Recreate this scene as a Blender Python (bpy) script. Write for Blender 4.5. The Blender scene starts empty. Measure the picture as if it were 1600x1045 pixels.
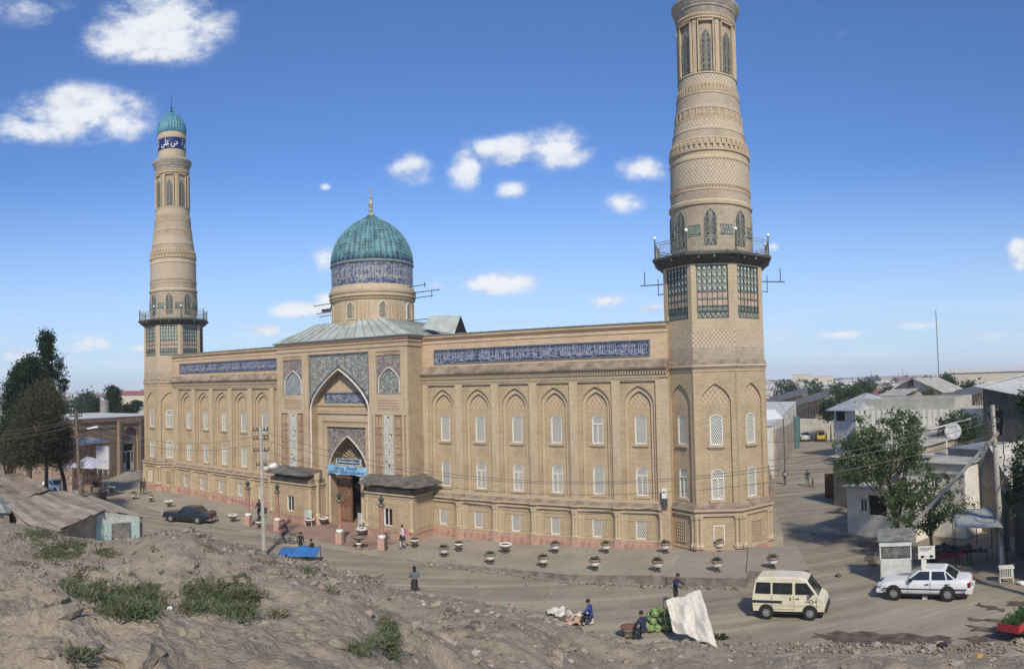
import bpy, bmesh, math, random
import numpy as np
from mathutils import Vector, Matrix, noise, geometry
PI = math.pi
R = random.Random(7)
SC = bpy.context.scene
COL = SC.collection

# ------------------------------------------------------------------ camera, sky, sun, exposure
F, YH, ROLL, TILT, EYE = 1089.23, 576.83, -0.02257, 0.02108, 11.5
W0, H0 = 1600.0, 1045.0
cr, sr, ct, st = math.cos(ROLL), math.sin(ROLL), math.cos(TILT), math.sin(TILT)
cam = bpy.data.cameras.new('camera')
cam.type = 'PANO'
cam.panorama_type = 'CENTRAL_CYLINDRICAL'
cam.central_cylindrical_range_u_min = -800 / F
cam.central_cylindrical_range_u_max = 800 / F
cam.central_cylindrical_range_v_min = -(H0 - YH) / F
cam.central_cylindrical_range_v_max = YH / F
cam.central_cylindrical_radius = 1.0
cam.clip_start = 0.1
cam.clip_end = 9000
camo = bpy.data.objects.new('camera', cam)
COL.objects.link(camo)
right = Vector((cr, -sr * st, sr * ct)); up = Vector((-sr, -cr * st, cr * ct)); fwd = Vector((0, ct, st))
M = Matrix.Identity(4)
for i in range(3):
    M[i][0] = right[i]; M[i][1] = up[i]; M[i][2] = -fwd[i]
M[0][3], M[1][3], M[2][3] = 0, 0, EYE
camo.matrix_world = M
SC.camera = camo
SC.view_settings.view_transform = 'Standard'
SC.view_settings.look = 'None'
SC.view_settings.gamma = 1
SC.view_settings.use_curve_mapping = False
SC.view_settings.exposure = 0.50
SC.render.engine = 'CYCLES'
SC.cycles.max_bounces = 5
SC.cycles.transparent_max_bounces = 6
SC.cycles.use_denoising = True
SC.cycles.volume_bounces = 1

def ray(x, y):
    th = (x - 800) / F; z = (YH - y) / F
    v = (math.sin(th), math.cos(th), z)
    return right * v[0] + fwd * v[1] + up * v[2]
def spot(x, y, z=0.0):                       # a point on the ground at height z
    q = ray(x, y); t = (z - EYE) / q.z
    return Vector((q.x * t, q.y * t, z))
def at(x, y, r):                             # a point at horizontal distance r
    q = ray(x, y); t = r / math.hypot(q.x, q.y)
    return Vector((q.x * t, q.y * t, q.z * t + EYE))
def col_xy(x, r, y=600):
    p = at(x, y, r); return Vector((p.x, p.y, 0))

SUN_EL, SUN_AZ = math.radians(40), math.radians(174)       # azimuth clockwise from +Y
sun = bpy.data.lights.new('sun', 'SUN')
sun.energy = 2.9; sun.angle = math.radians(4.0); sun.color = (1.0, 0.91, 0.77)
suno = bpy.data.objects.new('sun', sun); COL.objects.link(suno)
sd = Vector((math.sin(SUN_AZ) * math.cos(SUN_EL), math.cos(SUN_AZ) * math.cos(SUN_EL), math.sin(SUN_EL)))
suno.rotation_euler = sd.to_track_quat('Z', 'Y').to_euler()

world = bpy.data.worlds.new('World'); SC.world = world; world.use_nodes = True
nt = world.node_tree
for n in list(nt.nodes): nt.nodes.remove(n)
class NT:
    def __init__(s, tree): s.t = tree
    def n(s, kind, **kw):
        nd = s.t.nodes.new(kind)
        for k, v in kw.items(): setattr(nd, k, v)
        return nd
    def put(s, a, b):
        if isinstance(b, bpy.types.NodeSocket): s.t.links.new(b, a)
        elif isinstance(b, (tuple, list)) and hasattr(a.default_value, '__len__'):
            b = list(b)
            if len(a.default_value) == 4 and len(b) == 3: b.append(1)
            a.default_value = b
        else: a.default_value = b
    def m(s, op, a, b=None, c=None, clamp=False):
        nd = s.n('ShaderNodeMath', operation=op); nd.use_clamp = clamp
        s.put(nd.inputs[0], a)
        if b is not None: s.put(nd.inputs[1], b)
        if c is not None: s.put(nd.inputs[2], c)
        return nd.outputs[0]
    def mix(s, f, a, b, mode='MIX'):
        nd = s.n('ShaderNodeMix', data_type='RGBA', blend_type=mode)
        s.put(nd.inputs[0], f); s.put(nd.inputs[6], a); s.put(nd.inputs[7], b)
        return nd.outputs[2]
    def noise(s, vec, scale, detail=4, rough=0.55, out=0, dist=0.0):
        nd = s.n('ShaderNodeTexNoise'); s.put(nd.inputs['Vector'], vec)
        nd.inputs['Scale'].default_value = scale; nd.inputs['Detail'].default_value = detail
        nd.inputs['Roughness'].default_value = rough; nd.inputs['Distortion'].default_value = dist
        return nd.outputs[out]
    def ramp(s, f, stops, interp='LINEAR'):
        nd = s.n('ShaderNodeValToRGB'); s.put(nd.inputs[0], f); cr_ = nd.color_ramp; cr_.interpolation = interp
        while len(cr_.elements) < len(stops): cr_.elements.new(0.5)
        for e, (p, c) in zip(cr_.elements, stops):
            e.position = p
            if isinstance(c, (int, float)): c = (c, c, c)
            e.color = (*c[:3], 1)
        return nd.outputs[0]
    def smooth(s, v, a, b):
        nd = s.n('ShaderNodeMapRange', interpolation_type='SMOOTHSTEP'); s.put(nd.inputs[0], v)
        nd.inputs[1].default_value = a; nd.inputs[2].default_value = b
        return nd.outputs[0]
T = NT(nt)
sky = T.n('ShaderNodeTexSky', sky_type='NISHITA'); sky.sun_disc = False
sky.sun_elevation = SUN_EL; sky.sun_rotation = SUN_AZ; sky.altitude = 400
sky.air_density = 1.0; sky.dust_density = 0.6; sky.ozone_density = 2.5
gen = T.n('ShaderNodeTexCoord').outputs['Generated']
sep = T.n('ShaderNodeSeparateXYZ'); T.put(sep.inputs[0], gen)
az = T.m('ARCTAN2', sep.outputs[0], sep.outputs[1])
hyp = T.m('SQRT', T.m('ADD', T.m('MULTIPLY', sep.outputs[0], sep.outputs[0]), T.m('MULTIPLY', sep.outputs[1], sep.outputs[1])))
el = T.m('DIVIDE', sep.outputs[2], T.m('MAXIMUM', hyp, 0.02))
cxyz = T.n('ShaderNodeCombineXYZ'); T.put(cxyz.inputs[0], az); T.put(cxyz.inputs[1], T.m('MULTIPLY', el, 1.5))
wvec = cxyz.outputs[0]
n1 = T.noise(wvec, 9, 6, 0.6)
n2 = T.noise(wvec, 26, 5, 0.6)
n3 = T.noise(wvec, 4.5, 3, 0.5)
CL = [(255,38,100,58,1.0),(200,60,70,36,.8),(235,85,50,20,.7),(55,15,90,30,.35),(120,176,112,44,1.0),(60,200,80,26,.75),(180,190,60,34,.8),(645,262,40,25,.75),(728,262,30,38,.72),(790,236,60,28,.8),(868,232,52,35,.9),(800,297,28,16,.68),
      (1005,265,46,20,.68),(978,317,36,17,.6),(782,442,66,20,.95),(745,446,30,12,.7),(478,484,56,15,.85),(520,470,30,14,.7),(417,516,34,11,.7),(138,536,42,18,.7),(506,402,26,26,.55),
      (950,470,36,12,.85),(1018,481,28,8,.6),(1592,398,18,26,.9),(508,292,10,7,.55),(1208,386,14,9,.5),(1312,523,46,8,.62),(1440,508,46,9,.48),(25,555,50,12,.6),(680,446,17,9,.5),(1298,62,34,26,.32),(1355,450,16,7,.4),
      (1230,525,60,10,.42),(220,545,40,9,.4),(330,535,50,10,.3),(1540,525,60,9,.4)]
dens = None
for (x, y, rx, ry, w) in CL:
    q = ray(x, y); a0 = math.atan2(q.x, q.y); e0 = q.z / math.hypot(q.x, q.y)
    dx = T.m('MULTIPLY', T.m('SUBTRACT', az, a0), F / rx / 1.42)
    dy = T.m('MULTIPLY', T.m('SUBTRACT', el, e0), F / ry / 1.42)
    d = T.m('SQRT', T.m('ADD', T.m('MULTIPLY', dx, dx), T.m('MULTIPLY', dy, dy)))
    v = T.m('MULTIPLY', T.m('SUBTRACT', 1.0, d, clamp=True), w)
    dens = v if dens is None else T.m('MAXIMUM', dens, v)
# scattered clouds for the rest of the sky, outside the part in view
back = T.smooth(T.m('ABSOLUTE', az), 0.85, 1.05)
other = T.m('MULTIPLY', T.m('MULTIPLY', T.smooth(n3, 0.55, 0.75), T.smooth(el, 0.03, 0.12)), back)
dens = T.m('MAXIMUM', dens, T.m('MULTIPLY', other, 0.7))
edge = T.m('ADD', T.m('MULTIPLY', T.m('SUBTRACT', n1, 0.5), 1.5), T.m('ADD', T.m('MULTIPLY', T.m('SUBTRACT', n2, 0.5), 1.0), T.m('MULTIPLY', T.m('SUBTRACT', T.noise(wvec, 70, 4, 0.6), 0.5), 0.15)))
present = T.smooth(dens, 0.0, 0.06)
cv = T.m('MULTIPLY', T.m('ADD', dens, edge), present)
alpha = T.m('MULTIPLY', T.smooth(cv, 0.0, 0.72), 0.95)
alpha = T.m('MULTIPLY', alpha, T.smooth(dens, 0.0, 0.45))
shv = T.n('ShaderNodeVectorMath', operation='ADD'); T.put(shv.inputs[0], wvec); shv.inputs[1].default_value = (0, 0.022, 0)
ccol = T.ramp(T.smooth(T.m('ADD', cv, T.m('MULTIPLY', T.m('SUBTRACT', T.noise(shv.outputs[0], 9, 6, 0.6), n1), -2.6)), 0.05, 0.95), [(0, (0.60, 0.67, 0.79)), (0.5, (0.82, 0.85, 0.91)), (1, (0.88, 0.90, 0.93))])
cmul = T.n('ShaderNodeVectorMath', operation='SCALE'); T.put(cmul.inputs[0], ccol); cmul.inputs['Scale'].default_value = 6.9
sk = T.mix(1.0, sky.outputs[0], (0.53, 0.73, 1.03), 'MULTIPLY')
# pale haze low on the horizon with faint streaks
hz = T.m('MULTIPLY', T.m('SUBTRACT', 1.0, T.smooth(el, -0.03, 0.33)), 0.80)
sk = T.mix(hz, sk, (3.9, 4.95, 6.2))
st2 = T.n('ShaderNodeMapping'); st2.inputs['Scale'].default_value = (2.2, 16, 1); T.put(st2.inputs[0], wvec)
hzc = T.m('MULTIPLY', T.m('MULTIPLY', T.smooth(T.noise(st2.outputs[0], 2.0, 5, 0.6), 0.45, 0.75), T.m('SUBTRACT', 1.0, T.smooth(el, 0.02, 0.16))), 0.45)
sk = T.mix(hzc, sk, (5.6, 6.1, 6.7))
sk = T.mix(alpha, sk, cmul.outputs[0])
bg = T.n('ShaderNodeBackground'); T.put(bg.inputs[0], sk); bg.inputs[1].default_value = 0.105
out = T.n('ShaderNodeOutputWorld'); nt.links.new(bg.outputs[0], out.inputs[0])
# ------------------------------------------------------------------ object helpers
class MB:
    """collects faces; build() links them as ONE mesh object, with UVs in metres"""
    def __init__(s): s.v = []; s.f = []; s.mi = []; s.uv = []
    def poly(s, pts, m=0, uv=None):
        b = len(s.v); s.v += [tuple(p) for p in pts]; s.f.append(tuple(range(b, b + len(pts)))); s.mi.append(m); s.uv.append(uv)
    def faces(s, verts, faces, m=0):
        b = len(s.v); s.v += [tuple(p) for p in verts]
        for f in faces: s.f.append(tuple(b + i for i in f)); s.mi.append(m); s.uv.append(None)
    def box(s, x0, x1, y0, y1, z0, z1, m=0, mt=None):
        if x0 > x1: x0, x1 = x1, x0
        if y0 > y1: y0, y1 = y1, y0
        if z0 > z1: z0, z1 = z1, z0
        c = [(x, y, z) for z in (z0, z1) for y in (y0, y1) for x in (x0, x1)]
        if mt is not None: c = [tuple(mt @ Vector(p)) for p in c]
        s.faces(c, [(0, 2, 3, 1), (4, 5, 7, 6), (0, 1, 5, 4), (2, 6, 7, 3), (0, 4, 6, 2), (1, 3, 7, 5)], m)
    def tube(s, p0, p1, r0, r1=None, n=6, m=0, cap=True):
        p0, p1 = Vector(p0), Vector(p1); r1 = r0 if r1 is None else r1
        d = p1 - p0
        if d.length < 1e-6: return
        q = d.to_track_quat('Z', 'Y'); vs = []
        for p, r in ((p0, r0), (p1, r1)):
            for i in range(n): vs.append(p + q @ Vector((r * math.cos(2 * PI * i / n), r * math.sin(2 * PI * i / n), 0)))
        fs = [(i, (i + 1) % n, n + (i + 1) % n, n + i) for i in range(n)]
        if cap: fs += [tuple(range(n))[::-1], tuple(range(n, 2 * n))]
        s.faces(vs, fs, m)
    def path(s, pts, r, n=6, m=0):
        rr = r if isinstance(r, (list, tuple)) else [r] * len(pts)
        for i in range(len(pts) - 1): s.tube(pts[i], pts[i + 1], rr[i], rr[i + 1], n, m)
    def lathe(s, prof, n=24, c=(0, 0, 0), m=0, a0=0.0, a1=2 * PI, cap=False, rfun=None, off=0.0):
        cx, cy, cz = c; full = abs(a1 - a0 - 2 * PI) < 1e-6
        k = n if full else n + 1; base = len(s.v); rm = max(p[0] for p in prof)
        for j, (r, z) in enumerate(prof):
            for i in range(k):
                a = off + a0 + (a1 - a0) * i / n; rr = r * (rfun(a, j) if rfun else 1)
                s.v.append((cx + rr * math.sin(a), cy - rr * math.cos(a), cz + z))
        for j in range(len(prof) - 1):
            for i in range(n):
                i2 = (i + 1) % k
                s.f.append((base + j * k + i, base + j * k + i2, base + (j + 1) * k + i2, base + (j + 1) * k + i))
                u0, u1 = rm * (a0 + (a1 - a0) * i / n), rm * (a0 + (a1 - a0) * (i + 1) / n)
                z0, z1 = prof[j][1], prof[j + 1][1]
                if abs(z1 - z0) < 1e-4: z1 = z0 + (prof[j][0] - prof[j + 1][0])
                s.mi.append(m); s.uv.append([(u0, z0), (u1, z0), (u1, z1), (u0, z1)])
        if cap:
            s.f.append(tuple(base + (len(prof) - 1) * k + i for i in range(k))); s.mi.append(m); s.uv.append(None)
    def ball(s, c, r, n=8, k=6, m=0, sc=(1, 1, 1)):
        vs = [(c[0], c[1], c[2] - r * sc[2])]
        for j in range(1, k):
            t = -PI / 2 + PI * j / k
            for i in range(n):
                a = 2 * PI * i / n
                vs.append((c[0] + r * sc[0] * math.cos(t) * math.cos(a), c[1] + r * sc[1] * math.cos(t) * math.sin(a), c[2] + r * sc[2] * math.sin(t)))
        vs.append((c[0], c[1], c[2] + r * sc[2])); fs = []
        for i in range(n):
            fs.append((0, 1 + (i + 1) % n, 1 + i))
            for j in range(k - 2): fs.append((1 + j * n + i, 1 + j * n + (i + 1) % n, 1 + (j + 1) * n + (i + 1) % n, 1 + (j + 1) * n + i))
            fs.append((1 + (k - 2) * n + i, 1 + (k - 2) * n + (i + 1) % n, len(vs) - 1))
        s.faces(vs, fs, m)
    def mesh(s, name, mats, smooth=False):
        me = bpy.data.meshes.new(name); me.from_pydata(s.v, [], s.f); me.update()
        for mm in (mats if isinstance(mats, (list, tuple)) else [mats]): me.materials.append(mm)
        n = len(s.f)
        me.polygons.foreach_set('material_index', s.mi)
        if smooth: me.polygons.foreach_set('use_smooth', [True] * n)
        uvl = me.uv_layers.new(name='uv').data
        buf = np.zeros(len(me.loops) * 2, dtype=np.float32); k = 0
        for i, f in enumerate(s.f):
            L_ = len(f)
            if s.uv[i] is not None:
                for (a, b) in s.uv[i]: buf[k] = a; buf[k + 1] = b; k += 2
            else:
                a, b, c = s.v[f[0]], s.v[f[1]], s.v[f[2]]
                ux, uy, uz = b[0] - a[0], b[1] - a[1], b[2] - a[2]; vx, vy, vz = c[0] - a[0], c[1] - a[1], c[2] - a[2]
                nx, ny, nz = uy * vz - uz * vy, uz * vx - ux * vz, ux * vy - uy * vx
                h = math.hypot(nx, ny)
                if h < abs(nz) * 1.0 or h == 0:
                    for j in f: p = s.v[j]; buf[k] = p[0]; buf[k + 1] = p[1]; k += 2
                else:
                    tx, ty = -ny / h, nx / h
                    for j in f: p = s.v[j]; buf[k] = tx * p[0] + ty * p[1]; buf[k + 1] = p[2]; k += 2
        uvl.foreach_set('uv', buf)
        return me
    def build(s, name, mats, parent=None, smooth=False, loc=None, rotz=None):
        o = bpy.data.objects.new(name, s.mesh(name, mats, smooth)); COL.objects.link(o)
        if parent is not None: o.parent = parent
        if loc is not None: o.location = loc
        if rotz is not None: o.rotation_euler = (0, 0, rotz)
        return o

def build_each(mb, name, mats, parent=None):
    """each connected piece collected in mb becomes an object of its own"""
    par = list(range(len(mb.v)))
    def find(a):
        while par[a] != a: par[a] = par[par[a]]; a = par[a]
        return a
    for f in mb.f:
        for i in f[1:]: par[find(i)] = find(f[0])
    groups = {}
    for k, f in enumerate(mb.f): groups.setdefault(find(f[0]), []).append(k)
    for ks in groups.values():
        b = MB()
        for k in ks: b.poly([mb.v[i] for i in mb.f[k]], mb.mi[k], mb.uv[k])
        b.build(name, mats, parent)

def inst(name, me, parent=None, loc=(0, 0, 0), rotz=0.0, scale=None):
    o = bpy.data.objects.new(name, me); COL.objects.link(o)
    if parent is not None: o.parent = parent
    o.location = loc; o.rotation_euler = (0, 0, rotz)
    if scale is not None: o.scale = scale if isinstance(scale, (tuple, list)) else (scale,) * 3
    return o
def tag(o, label=None, cat=None, group=None, kind=None):
    if label: o['label'] = label
    if cat: o['category'] = cat
    if group: o['group'] = group
    if kind: o['kind'] = kind
    return o
def thing(name, label, cat, loc=(0, 0, 0), rotz=0.0, group=None):
    o = bpy.data.objects.new(name, None); COL.objects.link(o)
    o.empty_display_size = 0.3
    o.location = loc; o.rotation_euler = (0, 0, rotz)
    return tag(o, label, cat, group)
KIDS = {}
def copy_tree(o, loc=None, rotz=None, label=None, parent=None, scale=None):
    c = o.copy(); COL.objects.link(c)
    if parent is not None: c.parent = parent
    if loc is not None: c.location = loc
    if rotz is not None: c.rotation_euler = (0, 0, rotz)
    if scale is not None: c.scale = (scale,) * 3 if isinstance(scale, (int, float)) else scale
    if label: c['label'] = label
    for ch in [x for x in o.children]: copy_tree(ch, parent=c)
    return c

def arch(cx, hw, z0, zs, za, k=9, a=0.62):
    """pointed arch outline from bottom left, over the apex, to bottom right"""
    pts = [(cx - hw, z0)]; H = za - zs; us = [1 - (i / k) ** 1.5 for i in range(k + 1)]
    us = [math.cos(0.5 * PI * i / k) for i in range(k + 1)]
    for u in us: pts.append((cx - hw * u, zs + H * (a * math.sqrt(max(0, 1 - u * u)) + (1 - a) * (1 - u))))
    for u in us[::-1][1:]: pts.append((cx + hw * u, zs + H * (a * math.sqrt(max(0, 1 - u * u)) + (1 - a) * (1 - u))))
    pts.append((cx + hw, z0))
    return pts
def rect(x0, x1, z0, z1): return [(x0, z0), (x0, z1), (x1, z1), (x1, z0)]
def panel(mb, outer, holes, y, depth=None, m=0, mh=None):
    """front face at y (facing -y) with holes; each hole gets walls back to y+depth"""
    loops = [[Vector((p[0], p[1], 0)) for p in outer]] + [[Vector((p[0], p[1], 0)) for p in h] for h in holes]
    flat = [p for l in loops for p in l]
    tris = geometry.tessellate_polygon(loops)
    vs = [(p.x, y, p.y) for p in flat]; fs = []
    for t in tris:
        a, b, c = (flat[i] for i in t)
        area = (b.x - a.x) * (c.y - a.y) - (b.y - a.y) * (c.x - a.x)
        if abs(area) < 1e-9: continue
        fs.append(t if area > 0 else (t[0], t[2], t[1]))
    mb.faces(vs, fs, m)
    if depth:
        for h in holes:
            n = len(h)
            for i in range(n):
                a, b = h[i], h[(i + 1) % n]
                mb.poly([(a[0], y, a[1]), (b[0], y, b[1]), (b[0], y + depth, b[1]), (a[0], y + depth, a[1])], m if mh is None else mh)
def strip(mb, pts, y0, y1, z0, z1, m=0, closed=False):
    """moulding: plan polyline pts (x, y) extruded z0..z1 with top and bottom back to y1"""
    for i in range(len(pts) - 1):
        a, b = pts[i], pts[i + 1]
        mb.poly([(a[0], a[1], z0), (b[0], b[1], z0), (b[0], b[1], z1), (a[0], a[1], z1)], m)
        mb.poly([(a[0], a[1], z1), (b[0], b[1], z1), (b[0], y1, z1), (a[0], y1, z1)], m)
        mb.poly([(a[0], y1, z0), (b[0], y1, z0), (b[0], b[1], z0), (a[0], a[1], z0)], m)

# ------------------------------------------------------------------ materials
MATS = {}
def mat(name, col, rough=0.8, spec=0.3, vary=0.12, vs=3.0, bump=0.0, bs=40.0, metal=0.0, coord='Object', col2=None, v2=None, emit=None):
    if name in MATS: return MATS[name]
    m = bpy.data.materials.new(name); m.use_nodes = True; t = NT(m.node_tree)
    b = m.node_tree.nodes['Principled BSDF']
    b.inputs['Roughness'].default_value = rough; b.inputs['Metallic'].default_value = metal
    b.inputs['Specular IOR Level'].default_value = spec
    tc = t.n('ShaderNodeTexCoord').outputs[coord]
    c2 = col2 or tuple(c * (1 - vary * 2.2) for c in col)
    c1 = col if col2 else tuple(min(1, c * (1 + vary)) for c in col)
    nz = t.noise(tc, vs, 6, 0.6)
    c = t.mix(t.smooth(nz, 0.3, 0.7), c1, c2)
    if v2:                                       # finer second variation
        n2_ = t.noise(tc, v2, 4, 0.65)
        c = t.mix(t.m('MULTIPLY', t.smooth(n2_, 0.35, 0.75), 0.5), c, tuple(x * 0.62 for x in col))
    t.put(b.inputs['Base Color'], c)
    if bump:
        bp = t.n('ShaderNodeBump'); bp.inputs['Strength'].default_value = min(1, bump); bp.inputs['Distance'].default_value = 0.03
        t.put(bp.inputs['Height'], t.noise(tc, bs, 5, 0.6)); t.put(b.inputs['Normal'], bp.outputs[0])
    if emit: t.put(b.inputs['Emission Color'], emit); b.inputs['Emission Strength'].default_value = 1
    MATS[name] = m
    return m
def brick_mat(name, c1, c2, mortar, bw=0.27, bh=0.085, ms=0.012, dirt=0.25, rough=0.85):
    m = bpy.data.materials.new(name); m.use_nodes = True; t = NT(m.node_tree); b = m.node_tree.nodes['Principled BSDF']
    b.inputs['Roughness'].default_value = rough; b.inputs['Specular IOR Level'].default_value = 0.15
    tcn = t.n('ShaderNodeTexCoord'); uv = tcn.outputs['UV']; ob = tcn.outputs['Object']
    br = t.n('ShaderNodeTexBrick'); t.put(br.inputs['Vector'], uv)
    for k_, v_ in (('Color1', c1), ('Color2', c2), ('Mortar', mortar)): t.put(br.inputs[k_], v_)
    br.inputs['Scale'].default_value = 1; br.inputs['Mortar Size'].default_value = ms; br.inputs['Mortar Smooth'].default_value = 0.3
    br.inputs['Brick Width'].default_value = bw; br.inputs['Row Height'].default_value = bh; br.inputs['Bias'].default_value = -0.1
    c = br.outputs['Color']
    nz = t.noise(ob, 0.45, 5, 0.65); nz2 = t.noise(ob, 6.0, 4, 0.6)
    c = t.mix(t.m('MULTIPLY', t.smooth(nz, 0.42, 0.72), dirt * 2.2), c, tuple(x * 0.55 for x in c2))
    c = t.mix(t.m('MULTIPLY', t.smooth(nz2, 0.45, 0.75), dirt * 1.7), c, tuple(x * 0.68 for x in c1))
    # rain streaks run down the wall
    sx = t.n('ShaderNodeMapping'); sx.inputs['Scale'].default_value = (3.0, 3.0, 0.18); t.put(sx.inputs[0], ob)
    stn = t.noise(sx.outputs[0], 1.5, 5, 0.6)
    c = t.mix(t.m('MULTIPLY', t.smooth(stn, 0.52, 0.75), dirt), c, tuple(x * 0.5 for x in c1))
    t.put(b.inputs['Base Color'], c)
    bp = t.n('ShaderNodeBump'); bp.inputs['Strength'].default_value = 0.35; bp.inputs['Distance'].default_value = 0.015
    t.put(bp.inputs['Height'], t.m('ADD', br.outputs['Fac'], t.m('MULTIPLY', nz2, -0.6))); bp.invert = True
    t.put(b.inputs['Normal'], bp.outputs[0])
    MATS[name] = m; return m
def diaper_mat(name, c1, c2, size=0.16, w=0.35):
    """diagonal brick net"""
    m = bpy.data.materials.new(name); m.use_nodes = True; t = NT(m.node_tree); b = m.node_tree.nodes['Principled BSDF']
    b.inputs['Roughness'].default_value = 0.85; b.inputs['Specular IOR Level'].default_value = 0.15
    tcn = t.n('ShaderNodeTexCoord'); sp = t.n('ShaderNodeSeparateXYZ'); t.put(sp.inputs[0], tcn.outputs['UV'])
    u, v = sp.outputs[0], t.m('MULTIPLY', sp.outputs[1], 0.8)
    d1 = t.m('PINGPONG', t.m('ADD', u, v), size); d2 = t.m('PINGPONG', t.m('SUBTRACT', u, v), size)
    k_ = t.m('MINIMUM', d1, d2)
    f = t.smooth(k_, size * w * 0.6, size * w * 1.3)
    c = t.mix(f, c1, c2)
    nz = t.noise(tcn.outputs['Object'], 3.0, 4, 0.6)
    c = t.mix(t.m('MULTIPLY', t.smooth(nz, 0.4, 0.75), 0.4), c, tuple(x * 0.6 for x in c1))
    t.put(b.inputs['Base Color'], c)
    bp = t.n('ShaderNodeBump'); bp.inputs['Strength'].default_value = 0.6; bp.inputs['Distance'].default_value = 0.03; bp.invert = True
    t.put(bp.inputs['Height'], f); t.put(b.inputs['Normal'], bp.outputs[0])
    MATS[name] = m; return m
def mosaic_mat(name, cols, scale=7.0, rough=0.35, lines=0.5):
    """faience mosaic: cells of a few glazes plus pale tendrils"""
    m = bpy.data.materials.new(name); m.use_nodes = True; t = NT(m.node_tree); b = m.node_tree.nodes['Principled BSDF']
    b.inputs['Roughness'].default_value = rough; b.inputs['Specular IOR Level'].default_value = 0.4
    tcn = t.n('ShaderNodeTexCoord'); uv = tcn.outputs['UV']
    vo = t.n('ShaderNodeTexVoronoi'); t.put(vo.inputs['Vector'], uv); vo.inputs['Scale'].default_value = scale
    sp = t.n('ShaderNodeSeparateColor'); t.put(sp.inputs[0], vo.outputs['Color'])
    stops = [(i / len(cols), c) for i, c in enumerate(cols)]
    c = t.ramp(sp.outputs[0], stops, 'CONSTANT')
    nv = t.noise(uv, scale * 0.9, 3, 0.5, dist=1.2)
    line = t.smooth(t.m('ABSOLUTE', t.m('SUBTRACT', nv, 0.5)), 0.035, 0.0)
    c = t.mix(t.m('MULTIPLY', line, lines), c, (0.55, 0.53, 0.44))
    big = t.noise(uv, 0.9, 2, 0.5)
    c = t.mix(t.m('MULTIPLY', t.smooth(big, 0.4, 0.65), 0.2), c, cols[1])
    t.put(b.inputs['Base Color'], c)
    MATS[name] = m; return m
BR1, BR2, MOR = (0.545, 0.42, 0.262), (0.425, 0.322, 0.198), (0.27, 0.215, 0.15)
brick = brick_mat('buff_brick', BR1, BR2, MOR)
brick_light = brick_mat('pale_brick', (0.56, 0.445, 0.295), (0.46, 0.36, 0.235), (0.36, 0.29, 0.20), dirt=0.16)
brick_tower = brick_mat('minaret_brick', (0.49, 0.40, 0.29), (0.38, 0.30, 0.215), (0.29, 0.24, 0.18))
brick_brown = brick_mat('old_brown_brick', (0.34, 0.25, 0.175), (0.26, 0.19, 0.135), (0.23, 0.185, 0.14))
brick_pink = brick_mat('pink_sandstone_blocks', (0.49, 0.31, 0.235), (0.42, 0.265, 0.20), (0.36, 0.25, 0.19), bw=0.8, bh=0.42, ms=0.02)
brick_grey = brick_mat('grey_brick', (0.30, 0.27, 0.235), (0.24, 0.21, 0.185), (0.2, 0.18, 0.16))
stripe = brick_mat('striped_ornamental_brick', (0.50, 0.385, 0.25), (0.34, 0.22, 0.145), (0.34, 0.255, 0.17), bw=0.52, bh=0.17, ms=0.03)
diaper = diaper_mat('diaper_brickwork', (0.52, 0.405, 0.265), (0.38, 0.28, 0.18))
diaper_t = diaper_mat('minaret_diaper_brick', (0.52, 0.43, 0.31), (0.33, 0.25, 0.175), size=0.13, w=0.45)
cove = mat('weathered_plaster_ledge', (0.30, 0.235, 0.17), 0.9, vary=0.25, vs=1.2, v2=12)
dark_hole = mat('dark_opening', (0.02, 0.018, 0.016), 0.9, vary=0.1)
glass_dark = mat('window_glass', (0.07, 0.078, 0.055), 0.4, spec=0.3, vary=0.3, vs=1.5)
white_paint = mat('white_paint', (0.72, 0.70, 0.62), 0.5, vary=0.06, vs=6)
white_screen = mat('white_lattice_plaster', (0.68, 0.66, 0.56), 0.6, vary=0.08, vs=8)
blue_ins = mosaic_mat('inscription_ground', [(0.012, 0.016, 0.055), (0.025, 0.025, 0.085), (0.02, 0.05, 0.065), (0.06, 0.065, 0.09), (0.05, 0.035, 0.10)], 9, lines=0.12)
tile_grey = mosaic_mat('grey_green_mosaic', [(0.17, 0.20, 0.17), (0.20, 0.21, 0.18), (0.28, 0.23, 0.16), (0.09, 0.12, 0.12), (0.36, 0.34, 0.27), (0.09, 0.09, 0.13)], 8)
tile_purple = mosaic_mat('dark_purple_mosaic', [(0.13, 0.105, 0.115), (0.18, 0.145, 0.125), (0.25, 0.19, 0.145), (0.08, 0.075, 0.10), (0.30, 0.26, 0.21)], 8)
tile_blue = mosaic_mat('blue_grey_mosaic', [(0.17, 0.22, 0.25), (0.13, 0.18, 0.22), (0.24, 0.22, 0.17), (0.28, 0.30, 0.30)], 8)
turq = mat('turquoise_glaze', (0.075, 0.195, 0.215), 0.55, spec=0.5, vary=0.3, vs=1.6, v2=9)
turq_light = mat('bright_turquoise_glaze', (0.065, 0.23, 0.29), 0.5, spec=0.5, vary=0.25, vs=2.5, v2=9)
rim_white = mat('pale_plaster_rim', (0.60, 0.55, 0.45), 0.7, vary=0.08)
gold = mat('weathered_gold', (0.42, 0.36, 0.24), 0.5, metal=0.3, vary=0.1)
metal_grey = mat('galvanised_sheet', (0.27, 0.285, 0.27), 0.55, vary=0.18, vs=1.0, metal=0.2, v2=7)
metal_dark = mat('dark_sheet_metal', (0.145, 0.138, 0.12), 0.6, vary=0.25, vs=1.5, v2=9)
iron = mat('painted_iron', (0.05, 0.06, 0.06), 0.5, vary=0.15)
rail_mat = mat('pale_green_railing', (0.33, 0.33, 0.25), 0.55, vary=0.15)
green_tile = mat('green_glazed_strip', (0.155, 0.20, 0.165), 0.4, vary=0.25, vs=5)
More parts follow.
